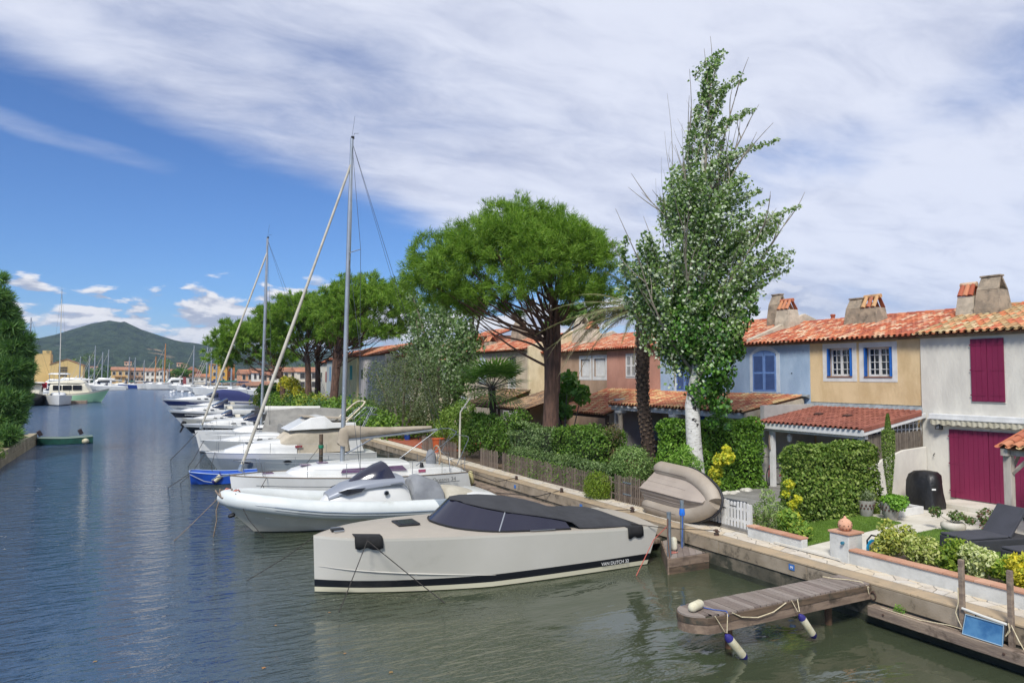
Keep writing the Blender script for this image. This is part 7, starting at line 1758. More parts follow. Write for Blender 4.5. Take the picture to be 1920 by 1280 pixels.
shrub('bush', 'thin reddish oleander bush at the end of the bright hedge', [at(1140, 840, 24, 15.6), at(1150, 810, 16, 15.6), at(1160, 860, 18, 15.6), at(1128, 820, 14, 15.6)], 1500, .13, ['#5b5a3c', '#70694a', '#8a6d58', '#4c5532'], 'bush', aspect=.25, stem=3)
shrub('bush', 'feathery pale green papyrus plant beside the poplar trunk', [at(1280, 860, 20, 15.3), at(1262, 872, 16, 15.3), at(1300, 872, 18, 15.3), at(1285, 845, 12, 15.3)], 1500, .17, ['#5f8a2e', '#7ba33e', '#93b552'], 'bush', aspect=.16, stem=3)
shrub('fig_tree', 'fig tree with large lobed leaves between the pine trunk and the tan house', [at(x, y, r, 18.5) for x, y, r in [(1065, 712, 18), (1090, 740, 18), (1050, 740, 18), (1060, 770, 16), (1045, 765, 14), (1075, 725, 16)]], 900, .26, ['#4c6f2c', '#5f8535', '#769a44'], 'tree', stem=5, aspect=.85)
shrub('bush', 'bright green leafy bush at the gap in the dark picket fence', [at(x, y, r, 15.2) for x, y, r in [(920, 805, 30), (955, 800, 28), (890, 820, 26), (930, 830, 30), (960, 825, 24), (895, 790, 18), (880, 835, 18), (975, 785, 20)]], 6500, .13, GR, 'bush', stem=4)
shrub('bush', 'yellow-green shrub between the olive tree and the fan palm', [at(x, y, r, 16.2) for x, y, r in [(850, 790, 30), (870, 770, 22), (835, 810, 24), (865, 815, 24), (818, 800, 16)]], 5000, .15, ['#5f7d34', '#7b9740', '#93a854'], 'bush', stem=3)
shrub('bush', 'dark hedge mass in front of the olive tree trunk', [at(x, y, r, 16.5) for x, y, r in [(800, 795, 22), (770, 790, 22), (740, 790, 22), (715, 785, 20), (830, 770, 20), (690, 770, 22), (780, 770, 26)]], 5200, .16, ['#3d5a26', '#4f7030', '#62823c'], 'bush')
# bank plants farther along
cols3 = [['#4a6a24', '#6a8c34', '#83a03e'], ['#3e5a28', '#55753a', '#6d8a4a'], ['#5d7a2c', '#86993a', '#b5ae3a']]
rn = random.Random(77); labs = ['dark green', 'mid green', 'yellow-green']; i = 0
for y in range(46, 104, 5):
    k = i % 3; i += 1; bb = [(14.6 + rn.uniform(0, 2), y + rn.uniform(-1, 3), .8 + rn.uniform(.6, 1.3), rn.uniform(1.0, 1.8), rn.uniform(1.8, 2.6), rn.uniform(.9, 1.5)) for _ in range(4)]
    shrub('bush', '%s bank bush, %s in the row from the olive tree' % (labs[k], ['first', 'second', 'third', 'fourth', 'fifth', 'sixth', 'seventh', 'eighth', 'ninth', 'tenth', 'eleventh', 'twelfth'][i - 1]), bb, 2600, .26, cols3[k], 'bush')
shrub('bush', 'shrub covered in yellow flowers in front of the far pine trunks', [at(x, y, r, 15.2) for x, y, r in [(548, 722, 14), (535, 715, 10), (560, 735, 12), (527, 725, 8)]], 1800, .28, ['#b8a92c', '#d6c63c', '#7d8f34'], 'bush')
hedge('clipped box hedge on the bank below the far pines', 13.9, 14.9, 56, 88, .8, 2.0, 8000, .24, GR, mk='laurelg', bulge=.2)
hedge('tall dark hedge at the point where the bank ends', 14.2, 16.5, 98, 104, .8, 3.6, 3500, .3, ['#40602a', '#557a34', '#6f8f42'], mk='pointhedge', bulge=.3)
# trees behind the roofs
shrub('tree', 'round green tree top showing above the roofs left of the palm', [at(x, y, r, 31) for x, y, r in [(1040, 600, 14), (1062, 590, 18), (1085, 585, 14), (1120, 590, 14), (1030, 612, 12), (1100, 600, 14)]], 2500, .4, ['#4d6a34', '#66823f', '#7c9450'], 'tree', base=(31, 60, .8), stem=3, stem_r=.2)
# ---- garden on the right
def cyp():
    t = thing('cypress', 'slim pencil cypress in a patterned grey pot by the white wall', 'cypress', (19.25, 13.35, .88))
    n = 5200; u = RNG.random(n) ** .75; a = RNG.random(n) * 6.283; z = 1.35 + u * 2.55; r = .155 * np.sin(np.pi * np.clip(1 - u * .97, 0, 1) ** .62) * RNG.uniform(.7, 1.05, n) + .02
    r = np.where(u > .82, np.minimum(r, .02 + .35 * (1 - u)), r)
    P = np.stack([19.25 + r * np.cos(a), 13.35 + r * np.sin(a), z], 1); D = unit(np.stack([np.cos(a) * .5, np.sin(a) * .5, np.ones(n) * .9], 1)); leaves('foliage', P, D, .07, leafmat('cypress_leaf', ['#5c7634', '#778f42', '#90a352', '#4b642c']), t, aspect=.35, spread=.5, bend=(0, 0, 1.6)); return t
cyp()
def pot(label, x, y, r, h, z=.885, dia=True):
    p = thing('plant_pot', label, 'pot', (x, y, z)); mb = MB(); mb.lathe([(r * .62, 0), (r * .68, .02), (r * .92, h * .75), (r * 1.0, h * .9), (r * 1.04, h), (r * .92, h), (r * .9, h * .93)], (x, y, z), 18); mb.build('body', mat('pot_grey', '#aaa69d', .7, '#98948b', 6), p, smooth=40)
    if dia:
        mb = MB()
        for k in range(14):
            a = 2 * math.pi * k / 14; zz = z + h * .66; rr = r * .885
            for dz in (-.045, .045):
                c = Vector((x + math.cos(a + (.22 if dz > 0 else 0)) * (rr + dz * .3), y + math.sin(a + (.22 if dz > 0 else 0)) * (rr + dz * .3), zz + dz)); s = Vector((-math.sin(a), math.cos(a), 0)) * .032; nn_ = Vector((math.cos(a), math.sin(a), 0)) * .012
                mb.extr([c - s + nn_ * .5, c + nn_ * .5 - Vector((0, 0, .036)), c + s + nn_ * .5, c + nn_ * .5 + Vector((0, 0, .036))], nn_)
        mb.build('diamonds', mat('pot_pattern', '#5a4038', .8), p)
    mb = MB(); mb.lathe([(r * .9, h * .86), (r * .88, h * .9)], (x, y, z), 14); mb.build('soil', m_soil, p); return p
pot('grey pot with a dark diamond band holding the cypress', 19.2, 13.3, .27, .50); pot('grey diamond-banded pot behind the cypress pot', 18.95, 13.9, .25, .48)
shrub('plant', 'bright green bushy plant in the cypress pot', [(19.15, 13.2, 1.45, .26, .3, .16), (19.4, 13.1, 1.42, .22, .2, .14), (19.1, 13.0, 1.35, .2, .2, .15)], 900, .11, ['#5d8a2c', '#79a53a', '#90b84c'], 'plant', base=(19.2, 13.3, 1.2))
shrub('plant', 'grey-green plant in the pot behind the cypress', [(18.95, 13.9, 1.5, .24, .25, .16)], 600, .07, ['#7d8a66', '#98a380', '#6a7a50'], 'plant', base=(18.95, 13.9, 1.2), aspect=.3)
shrub('plant', 'small yellowish plant hanging on the white wall beside the cypress', [(20.2, 14.8, 1.9, .14, .12, .2)], 350, .08, ['#8a9a34', '#b0aa44', '#6a8430'], 'plant', base=(20.2, 14.8, 1.5))
pl_ = thing('planter_block', 'low white square planter block between the cypress pot and the barbecue', 'planter', (20.3, 13.7, .88))
mb = MB(); mb.box(19.7, 20.9, 13.4, 13.48, .88, 1.10); mb.box(19.7, 20.9, 14.15, 14.23, .88, 1.10); mb.box(19.7, 19.78, 13.48, 14.15, .88, 1.099); mb.box(20.82, 20.9, 13.48, 14.15, .88, 1.099); mb.build('walls', m_white, pl_, bevel=.01); mb = MB(); mb.box(19.78, 20.82, 13.48, 14.15, .9, 1.05); mb.build('gravel', mat('pot_gravel', '#8d8a84', .9, '#6f6c66', 20), pl_)
bq = thing('barbecue', 'covered barbecue under a creased black cover by the white house', 'barbecue', (21.9, 14.0, .9))
rn = random.Random(2); secs = []
for (z, a, b_, cx) in ((.9, .42, .52, 0), (1.05, .41, .51, 0), (1.4, .36, .48, 0), (1.7, .36, .47, .02), (1.9, .33, .42, .05), (2.0, .26, .30, .08), (2.03, .1, .12, .1)):
    secs.append([(21.9 + cx + a * math.copysign(abs(math.cos(t)) ** .6, math.cos(t)) * (1 + .07 * math.sin(7 * t + z * 3)), 14.0 + b_ * math.copysign(abs(math.sin(t)) ** .6, math.sin(t)) * (1 + .07 * math.cos(5 * t + z * 5)), z + (.02 * math.sin(5 * t) if z < 1 else 0)) for t in [2 * math.pi * j / 28 for j in range(28)]])
mb = MB(); mb.loft(secs, closed=True); o = mb.build('cover', mat('black_vinyl_cover', '#141414', .45, '#1e1e20', 3, .8, 5, bump2=3), bq, smooth=50)
mb = MB(); mb.obox((21.66, 13.55, 1.52), (.12, .01, .05), (0, 0, R(-30))); mb.build('badge', m_white, bq)
bw = thing('bowl_planter', 'round pale stone bowl with leafy flowers on the terrace', 'planter', (19.25, 11.55, .885)); mb = MB(); mb.lathe([(.16, 0), (.26, .03), (.30, .12), (.29, .2), (.24, .24), (.2, .22)], (19.25, 11.55, .885), 18); mb.build('bowl', mat('pale_stone', '#c6c0b2', .7, '#b3ad9f', 6), bw, smooth=50)
shrub('plant', 'leafy plant with small pink blossoms in the stone bowl', [(19.3, 11.45, 1.28, .2, .25, .12), (19.05, 11.9, 1.36, .12, .16, .14), (19.45, 11.2, 1.2, .16, .12, .1)], 420, .09, ['#4f6d34', '#6a8744', '#8a6a5c'], 'plant', base=(19.25, 11.55, 1.1), stem=2, stem_r=.01)
shrub('plant', 'sparse flowering plant in a pot beside the dark sun lounger', [(19.6, 10.9, 1.35, .18, .22, .22), (19.4, 10.75, 1.15, .15, .18, .18), (20.0, 10.5, 1.4, .16, .18, .14)], 420, .09, ['#4f6d34', '#6a8744', '#93405c'], 'plant', base=(19.6, 10.8, .9), stem=3, stem_r=.012)
# loungers
m_rat = mat('dark_rattan', '#3b3c41', .75, '#323338', 3, .5, 90); m_cush = mat('charcoal_cushion', '#42434a', .9, '#3b3c42', 2, .3, 60)
def lounger(label, x, y, rz_, back=True):
    t = thing('sun_lounger', label, 'sun lounger', (x, y, .9), rz=rz_)
    mb = MB(); mb.box(-.95, 1.0, -.40, .40, 0, .30); mb.build('base', m_rat, t, world=False, bevel=.03)
    mb = MB(); mb.box(-.94, .25, -.38, .38, .305, .36); mb.build('seat_pad', m_cush, t, world=False, bevel=.02)
    mb = MB(); mb.extr([(.28, -.38, .33), (.28, .38, .33), (.78, .38, .98), (.78, -.38, .98)], (.055, 0, -.03)); mb.build('backrest', m_cush, t, world=False, bevel=.015)
    for s in (-1, 1): tube(t, 'backrest_strut', [(.70, s * .34, .86), (.90, s * .34, .30)], .015, m_blk)
    return t
lounger('dark grey sun lounger with raised backrest on the lawn by the yellow shrubs', 17.95, 10.0, R(-14)); lounger('dark grey sun lounger partly cut off at the right edge behind the shrubs', 17.7, 8.5, R(-14))
hr = thing('hose_reel', 'blue garden hose reel behind the low wall pillar', 'hose reel', (14.75, 10.55, .88))
mb = MB()
for k in range(2): mb.lathe([(.19, 0), (.19, .03), (.08, .035)], (14.75, 10.42 + k * .25, 1.12), 16, axis=(0, 1, 0))
mb.build('reel', mat('hose_blue', '#1f86b0', .4), hr, smooth=40)
mb = MB(); mb.tube([(14.75 + .14 * math.cos(a), 10.46 + a * .0065, 1.12 + .14 * math.sin(a)) for a in [k * .5 for k in range(60)]], .014, 5); mb.build('hose', mat('hose_brown', '#77604c', .6), hr)
mb = MB(); mb.tube([(14.62, 10.42, .9), (14.6, 10.42, 1.3), (14.75, 10.42, 1.4), (14.75, 10.7, 1.4), (14.6, 10.7, 1.3), (14.62, 10.7, .9)], .02, 6); mb.build('handle', m_blk, hr)
# yellow shrubs along the wall: each a bush
yb = [(14.75, 10.15, .42, ['#8f9a3a', '#c4c060', '#6f8434', '#d8d488'], 'airy pale yellow variegated shrub first beside the hose reel'), (14.85, 9.45, .40, ['#7f943a', '#b8bc66', '#d6d69a'], 'pale variegated shrub second from the hose reel'), (14.95, 8.95, .42, ['#6d8c2e', '#97a63c', '#55772a'], 'greener shrub third from the hose reel'), (14.95, 8.45, .42, ['#9aa85a', '#c8cc90', '#dfe0b4'], 'cream variegated euonymus in the middle of the flower bed'), (15.0, 7.95, .34, ['#5f842c', '#8aa23a', '#b0b84c'], 'low green shrub beside the cream euonymus'), (14.85, 7.45, .40, ['#c9b92e', '#e0d048', '#8f9a30'], 'bright yellow shrub behind the right wooden post'), (14.9, 6.9, .42, ['#7f9a30', '#c4bb3a', '#ddd04c'], 'yellow-green broad-leaved shrub at the right end of the wall'), (14.8, 6.2, .42, ['#c9b92e', '#e0d048', '#8f9a30'], 'yellow shrub cut off by the right picture edge')]
for x, y, r, cols, lab in yb:
    rn = random.Random(int(y * 100)); bb = [(x + rn.uniform(-.16, .16), y + rn.uniform(-.26, .26), 1.12 + rn.uniform(.0, .32), r * .5, r * .55, r * .5) for _ in range(6)]
    if y > 10: bb += [(x - .05, y + .1, 1.62, .18, .2, .22), (x + .15, y - .2, 1.55, .16, .16, .2)]
    shrub('shrub', lab, bb, 2300, .085, cols, 'shrub', base=(x, y, .93), aspect=.55, stem=3, stem_r=.012, mk='yl' + cols[0][1:] + cols[-1][1:])
shrub('shrub', 'green leafy plant with yellow tips at the end of the lawn by the picket gate', [(14.65, 12.6, 1.15, .22, .3, .25), (14.7, 13.0, 1.3, .22, .28, .3)], 1500, .10, ['#5f8430', '#7fa040', '#a8b44a'], 'shrub', base=(14.65, 12.8, .9), stem=2, stem_r=.012)
shrub('shrub', 'thin white-flowering oleander spray behind the white picket fence', [at(x, y, r, 15.1) for x, y, r in [(1430, 960, 20), (1455, 955, 18), (1440, 930, 14), (1465, 975, 16), (1425, 985, 16), (1448, 990, 18)]], 1500, .13, ['#6f8a44', '#8aa35a', '#a9b97e'], 'shrub', aspect=.2, stem=5, stem_r=.01)
shrub('shrub', 'yellow flowering shrub at the left end of the clipped hedge', [at(x, y, r, 15.6) for x, y, r in [(1490, 968, 10), (1500, 985, 11), (1486, 945, 8), (1480, 908, 9), (1496, 935, 7), (1474, 925, 7)]], 1100, .08, ['#a8aa2c', '#d6cc3a', '#7d9a30'], 'shrub', stem=3, stem_r=.012)
# ---- fences
m_pick = mat('white_picket', '#d2d1cc', .6, '#c3c2bc', 4, .1, 20)
wf = thing('picket_fence', 'white rounded picket fence and gate by the upturned dinghy', 'fence', (14.4, 15, .85))
y = 14.02; k = 0
while y < 16.2:
    zt = 1.60 + .02 * math.sin(k); x = 14.4; n = 5
    prof = [(x, y, .92), (x, y + .075, .92), (x, y + .075, zt - .03)] + [(x, y + .0375 + .0375 * math.cos(a), zt - .03 + .0375 * math.sin(a)) for a in [math.pi * j / n for j in range(1, n)]] + [(x, y, zt - .03)]
    mb = MB(); mb.extr(prof, (-.02, 0, 0)); mb.build('picket', m_pick, wf); y += .118; k += 1
for z in (1.1, 1.42):
    mb = MB(); mb.box(14.402, 14.43, 14.0, 16.2, z - .035, z + .035); mb.build('rail', m_pick, wf)
for y in (14.9, 15.0, 14.0):
    mb = MB(); mb.box(14.40, 14.46, y - .035, y + .035, .85, 1.58); mb.build('gate_post', m_pick, wf)
mb = MB(); mb.box(14.372, 14.38, 14.85, 15.1, 1.36, 1.385); mb.box(14.372, 14.38, 14.45, 14.7, 1.46, 1.48); mb.build('gate_hinge', m_blk, wf)
mb = MB(); mb.box(14.32, 14.62, 13.85, 14.98, .81, .92); tagp(mb.build('stone_step', mat('grey_step', '#7f7c76', .85, '#6b6862', 3), bevel=.01), 'grey stone step below the white picket gate', 'step')
m_dpk = mat('weathered_picket', '#76685c', .95, '#5c5047', 5, .5, 30, stretch=(6, 6, .8), objrand=['#7d6f62', '#6a5d52', '#877a6c', '#5c5148', '#74675c'])
def dark_fence(label, y0, y1, x=14.22, h=.78, pitch=.112, seed=1):
    rn = random.Random(seed); f = thing('picket_fence', label, 'fence', (x, y0, .82)); y = y0
    while y < y1:
        zt = .84 + h + rn.uniform(-.04, .04); w = rn.uniform(.048, .062); tl_ = rn.uniform(-.01, .01)
        mb = MB(); mb.extr([(x, y, .83), (x, y + w, .83), (x, y + w + tl_, zt - .03), (x, y + w / 2 + tl_, zt), (x, y + tl_, zt - .03)], (-.018, 0, 0)); mb.build('picket', m_dpk, f); y += pitch + rn.uniform(-.008, .008)
    for z in (1.05, 1.42):
        mb = MB(); mb.box(x + .002, x + .03, y0 - .05, y1 + .05, z - .025, z + .025); mb.build('rail', m_dpk, f)
    return f
dark_fence('long weathered picket fence running in front of the clipped hedges', 20.0, 28.25)
gate_ = dark_fence('weathered picket gate with steel hinges next to the upturned dinghy', 18.0, 19.85, h=.86, seed=4)
dark_fence('short weathered picket fence panel left of the garden gap', 28.75, 30.6, seed=5)
dark_fence('weathered picket fence panel farther along, behind the bimini hoops', 33.5, 38.5, seed=6)
for z in (1.12, 1.5):
    mb = MB(); mb.box(14.19, 14.2, 18.9, 19.35, z - .02, z + .02); mb.build('gate_hinge', m_galv, gate_)
# ---- upturned tender standing on its side
dg = thing('tender', 'taupe inflatable tender standing on its side against the fence, hull outwards', 'dinghy', (14.0, 16.8, .82))
m_dg = mat('taupe_rubber', '#a59a8a', .55, '#9a8e7e', 1.5, .08, 14, spec=.4); m_dgh = mat('taupe_hull', '#a3978a', .42, '#988c80', 1)
def D3(u, v, w):
    """u: stern 0 to bow 1, v: across (-1 lower, 1 upper), w: out towards the canal"""
    y = 17.75 - 2.80 * u; lean = .20 * v; z0 = 1.60 - .10 * u
    return Vector((14.10 + lean - w, y - .05 * v * (1 - u), z0 + v * .56))
for s in (-1, 1):
    pts = []; rs = []
    for k in range(15):
        u = k / 14; vv_ = s * (1.0 if u < .5 else math.cos((u - .5) / .5 * math.pi / 2) ** .75); pts.append(D3(u if u < .97 else .985, vv_ * .98, .0 - .0)); rs.append(.235 if 0 < k else .14)
    pts[-1] = D3(.985, 0, 0); mb = MB(); mb.tube([D3(-.03, s * .98, 0)] + pts, [.05] + rs, 16); mb.build('inflatable_tube', m_dg, dg, smooth=70)
    mb = MB(); mb.tube([p + Vector((-.235, 0, -.02 * s)) if k < 9 else p + Vector((-.2, 0, 0)) for k, p in enumerate(pts[:11])], .008, 4); mb.build('seam', mat('seam_dark', '#6a5f54', .6), dg)
secs = []
for k in range(17):
    u = .03 + .90 * k / 16; wv = (1.0 if u < .5 else math.cos((u - .5) / .5 * math.pi / 2) ** .75) * .80; kd = .40 - .10 * u if u < .8 else .32 - (u - .8) * 1.2
    row = []
    for q in [-1 + j / 10 for j in range(21)]:
        w = kd * (1 - abs(q)) ** 1.05 + .12 + (.012 if int(abs(q) * 5 + .01) % 2 else 0); row.append(D3(u, q * wv, w))
    secs.append(row)
mb = MB(); mb.loft(secs, caps=False); mb.f.append(tuple(range(21))); mb.mi.append(0); mb.build('hull', m_dgh, dg, smooth=32, fix=False)
for q in (-.72, -.48, -.24, .24, .48, .72):
    mb = MB(); mb.tube([D3(u, q * (1.0 if u < .5 else math.cos((u - .5) / .5 * math.pi / 2) ** .75) * .8, (.40 - .10 * u) * (1 - abs(q)) ** 1.05 + .125) for u in [.04 + .055 * k for k in range(12 if abs(q) < .6 else 9)]], .011, 5); mb.build('strake', m_dgh, dg)
mb = MB(); mb.tube([D3(u, 0, .40 - .10 * u + .125 if u < .8 else .445 - (u - .8) * 1.2) for u in [.03 + .9 * k / 12 for k in range(13)]], .016, 6); mb.build('keel', m_dgh, dg, smooth=60)
mb = MB(); pts = [D3(u, (1.0 if u < .5 else math.cos((u - .5) / .5 * math.pi / 2) ** .75) * .98, -.02) + Vector((.02, 0, .235)) for u in [.35 + .65 * k / 12 for k in range(12)]]
rim = []
for k in range(25):
    a = -math.pi / 2 + math.pi * k / 24; u = .5 + .485 * math.cos(a) ** 1.0; v = math.copysign(abs(math.sin(a)) ** .9, math.sin(a)) * .98; d = (D3(u, v, 0) - D3(.45, 0, 0)); d.x = 0; rim.append(D3(u, v, -.05) + d.normalized() * .235)
mb.tube(rim, .035, 6); mb.build('rubbing_band', mat('black_rubber', '#26262a', .6), dg, smooth=60)
# ---- white stones, grey terrace, bicycles
rn = random.Random(8)
for k in range(12):
    x = 17.2 + rn.uniform(0, 1.9); y = 18.55 + rn.uniform(-.25, .2); s = rn.uniform(.08, .17)
    secs = [[(x + s * c * math.cos(a) * rn.uniform(.85, 1.1), y + s * c * math.sin(a) * rn.uniform(.85, 1.1), .98 + s * .5 * zz) for a in [2 * math.pi * j / 7 for j in range(7)]] for c, zz in ((.6, -.8), (1, -.1), (.8, .6), (.3, .95))]
    mb = MB(); mb.loft(secs, closed=True); o = mb.build('white_stone', mat('white_rock', '#cfccc2', .8, '#b5b1a6', 6, .3, 20), smooth=40); tagp(o, 'rough white stone in the pile at the foot of the tall hedge', 'stone', 'white stones at the foot of the tall hedge')
mb = MB(); mb.box(15.7, 18.2, 15.6, 18.9, .82, .96); mb.build('side_terrace', mat('grey_slab', '#8b8a86', .8, '#7a7975', 1.5, .3, 14), kind='structure')
dk = thing('deck_box', 'low dark grey storage box behind the white picket gate', 'box', (15.3, 16.2, .85)); mb = MB(); mb.box(14.8, 15.7, 15.4, 17.3, .85, 1.30); mb.build('body', mat('anthracite', '#35383d', .6), dk, bevel=.02); mb = MB(); mb.box(14.78, 15.72, 15.38, 17.32, 1.30, 1.34); mb.build('lid', mat('anthracite_lid', '#42454b', .6), dk, bevel=.01)
def bicycle(label, x, y, rz_, fc):
    b = thing('bicycle', label, 'bicycle', (x, y, .97), rz=rz_); m_t = mat('tyre', '#1c1c1e', .8); m_f = mat('frame_' + fc[1:], fc, .35)
    for wx in (-.5, .5):
        mb = MB(); mb.tube([(wx + .31 * math.cos(a), 0, .33 + .31 * math.sin(a)) for a in [math.pi * 2 * j / 22 for j in range(22)]], .02, 6, closed=True); w_ = mb.build('wheel', m_t, b, world=False)
        mb = MB()
        for j in range(12): mb.tube([(wx, 0, .33), (wx + .3 * math.cos(j * math.pi / 6), 0, .33 + .3 * math.sin(j * math.pi / 6))], .003, 3)
        mb.tube([(wx + .285 * math.cos(a), 0, .33 + .285 * math.sin(a)) for a in [math.pi * 2 * j / 22 for j in range(22)]], .010, 4, closed=True); mb.build('spokes', m_ss, w_, world=False)
    mb = MB()
    for p in ([(-.5, 0, .33), (-.1, 0, .35), (.32, 0, .75), (-.15, 0, .68), (-.1, 0, .35)], [(-.5, 0, .33), (-.15, 0, .68)], [(.32, 0, .75), (.38, 0, .62), (.5, 0, .33)]): mb.tube(p, .018, 6)
    mb.build('frame', m_f, b, world=False); mb = MB(); mb.tube([(-.14, 0, .6), (-.18, 0, .88)], .013, 6); mb.tube([(.33, 0, .75), (.28, 0, 1.0), (.36, -.0, 1.03)], .013, 6); mb.build('posts', m_ss, b, world=False)
    mb = MB(); mb.extr([(-.32, -.08, .90), (-.32, .08, .90), (-.06, .02, .91), (-.06, -.02, .91)], (0, 0, -.05)); mb.build('saddle', m_t, b, world=False, bevel=.01)
    mb = MB(); mb.tube([(.33, -.28, 1.02), (.37, -.1, 1.05), (.37, .1, 1.05), (.33, .28, 1.02)], .014, 6); mb.build('handlebar', m_t, b, world=False); return b
bicycle('red folding bicycle standing left of the white porch post', 20.98, 19.28, R(-150), '#8a1f33'); bicycle('magenta bicycle standing right of the white porch post', 21.35, 18.6, R(-60), '#8a1c3a')
# hanging items on the porch
hl = thing('hanging_lantern', 'small white lantern hanging under the brown-tiled porch roof', 'lantern', (20.9, 18.35, 2.75)); mb = MB(); mb.lathe([(.02, .2), (.09, .12), (.1, .1), (.07, -.08), (.04, -.1)], (20.9, 18.35, 2.72), 6); mb.build('body', m_white, hl); mb = MB(); mb.tube([(20.9, 18.35, 2.92), (20.9, 18.35, 3.05)], .008, 4); mb.build('chain', m_blk, hl)
sy = thing('rope_hank', 'brown rope hank hanging on the white porch post', 'rope', (20.5, 18.9, 2.4)); mb = MB(); mb.tube([(20.53, 18.93, 2.85), (20.52, 18.95, 2.6), (20.53, 18.92, 2.3)], .03, 6); mb.build('hank', MATS['frayed_rope'], sy)
# terracotta patio and pots by the olive tree, big orange planter
mb = MB(); mb.box(14.4, 19, 37, 46, .80, .84); mb.build('red_patio', mat('red_patio', '#a55a3c', .85, '#94503a', 2, .2, 8), kind='structure')
for (px, py, x, lab, c, r, h) in ((822, 852, 14.3, 'large orange plastic planter by the fence behind the yacht stern', '#c05a2c', .34, .8), (660 + 555 * .1875, 660 + 890 * .1875, 15.5, 'blue flower pot at the foot of the olive tree', '#1d4a9c', .25, .42), (688, 822, 15.5, 'terracotta pot on the red patio', '#b0603f', .35, .5)):
    p = spot(px, py, x=x); t = thing('plant_pot', lab, 'pot', (p.x, p.y, .84)); mb = MB(); mb.lathe([(r * .7, 0), (r, h * .92), (r * 1.1, h * .93), (r * 1.1, h), (r * .9, h)], (p.x, p.y, .84), 14); mb.build('body', mat('pot_' + c[1:], c, .6), t, smooth=40)
lp_ = thing('bent_post', 'pale bent metal post leaning over beside the yacht stern', 'post', (13.4, 31.2, .82)); mb = MB(); mb.tube([(13.4, 31.2, .8), (13.42, 31.2, 2.4), (13.45, 31.2, 3.3), (13.85, 30.9, 4.0)], [.05, .05, .045, .03], 6); mb.build('shaft', m_gel2, lp_, smooth=60)

rn = random.Random(44)
for k in range(12):
    x, y = rn.uniform(-1.2, 6.5), rn.uniform(10.0, 15.5); s = rn.uniform(.035, .06); a = rn.uniform(0, 6)
    mb = MB(); mb.add([(x + s * r * math.cos(a + t), y + s * r * math.sin(a + t), .012 + .006 * (r < .8)) for r, t in ((1, 0), (.55, .7), (.8, 1.4), (.5, 2.2), (.9, 3.1), (.5, 4.0), (.8, 4.8), (.55, 5.6))], [tuple(range(8))]); o = mb.build('fallen_leaf', mat('dead_leaf', '#9a6b3f', .8, '#7c6a3c', 9)); tagp(o, 'small brown fallen leaf floating on the canal', 'leaf', 'fallen leaves floating on the water')
# ================================================================== FAR BASIN
m_sill = mat('far_window', '#3a3836', .5)
def block(label, x, y, w, d, h, c, roofc='#9c6f56', wins=(4, 2), gable=False, balc=False, roofh=1.6, base=1.0, face=(0, -1), arches=False, name='building'):
    b = thing(name, label, 'building', (x, y, base)); m = mat('far_' + c[1:], c, .9, None, 1, 0); mr = mat('farroof_' + roofc[1:], roofc, .9, '#86604c', .15)
    mb = MB(); mb.box(x - w / 2, x + w / 2, y, y + d, base - .5, base + h); mb.build('wall', m, b)
    mb = MB(); zt = base + h + .01
    if gable: mb.extr([(x - w / 2 - .4, y - .4, zt), (x + w / 2 + .4, y - .4, zt), (x, y - .4, zt + roofh)], (0, d + .8, 0))
    else: mb.extr([(x - w / 2 - .3, y - .6, zt - .15), (x - w / 2 - .3, y + d / 2, zt + roofh), (x - w / 2 - .3, y + d + .6, zt - .15)], (w + .6, 0, 0))
    mb.build('roof', mr, b)
    nx, nz = wins
    for i in range(nx):
        for j in range(nz):
            cx = x - w / 2 + w * (i + .5) / nx; cz = base + h * (j + .5) / nz; ww = min(.9, w / nx * .28); hh = min(1.0, h / nz * .36)
            mb = MB(); mb.box(cx - ww, cx + ww, y - .12, y - .02, cz - hh, cz + hh); f = mb.build('window', mat('far_white_frame', '#c4c0b6', .8), b); mb = MB(); mb.box(cx - ww * .8, cx + ww * .8, y - .16, y - .12, cz - hh * .85, cz + hh * .85); mb.build('pane', m_sill, f)
    if balc:
        mb = MB(); mb.box(x - w * .3, x + w * .3, y - 1.2, y - .1, base + h * .5 - .1, base + h * .5 + .1); mb.build('balcony', mr, b)
    return b
# church
ch = thing('church', 'sandy yellow church with a square bell tower and arched grille window across the basin', 'church', (-36, 450, 1))
m_ch = mat('church_sand', '#cbb177', .9, '#c2a76d', .1)
q = lambda px, py: (spot(px, py, y=450).x, spot(px, py, y=450).z)
x0c, zt = q(65, 663); x1c, _ = q(95, 663); mb = MB(); mb.box(x0c, x1c, 450, 462, 0, zt); mb.build('tower', m_ch, ch)
xa, za = q(80, 657); mb = MB(); mb.box(xa, x1c + .01, 449.9, 456, zt, za); bt_ = mb.build('belfry', m_ch, ch)
mb = MB(); mb.tube([((xa + x1c) / 2 + .6, 449.8, (zt + za) / 2 + .3), ((xa + x1c) / 2 + .6, 449.9, (zt + za) / 2 + .3)], .8, 10); mb.build('clock', mat('clock_face', '#8f8058', .8), bt_)
x2, z2 = q(95, 684); x3, _ = q(157, 684); xm, zm = q(127, 674)
mb = MB(); mb.extr([(x2, 444, 0), (x3, 444, 0), (x3, 444, z2), (xm, 444, zm), (x2, 444, z2 + .3)], (0, 16, 0)); mb.build('nave', m_ch, ch)
mb = MB(); mb.extr([(x2, 443.6, z2 + .35), (xm, 443.6, zm + .3), (xm, 443.6, zm + .05), (x2, 443.6, z2 + .1)], (0, 18, 0)); mb.extr([(xm, 443.6, zm + .3), (x3 + .3, 443.6, z2), (x3 + .3, 443.6, z2 - .3), (xm, 443.6, zm + .05)], (0, 18, 0)); mb.build('roof', mat('farroof_9c6f56', '#9c6f56', .9), ch)
gx0, gz1 = q(112, 684); gx1, gz0 = q(128, 703)
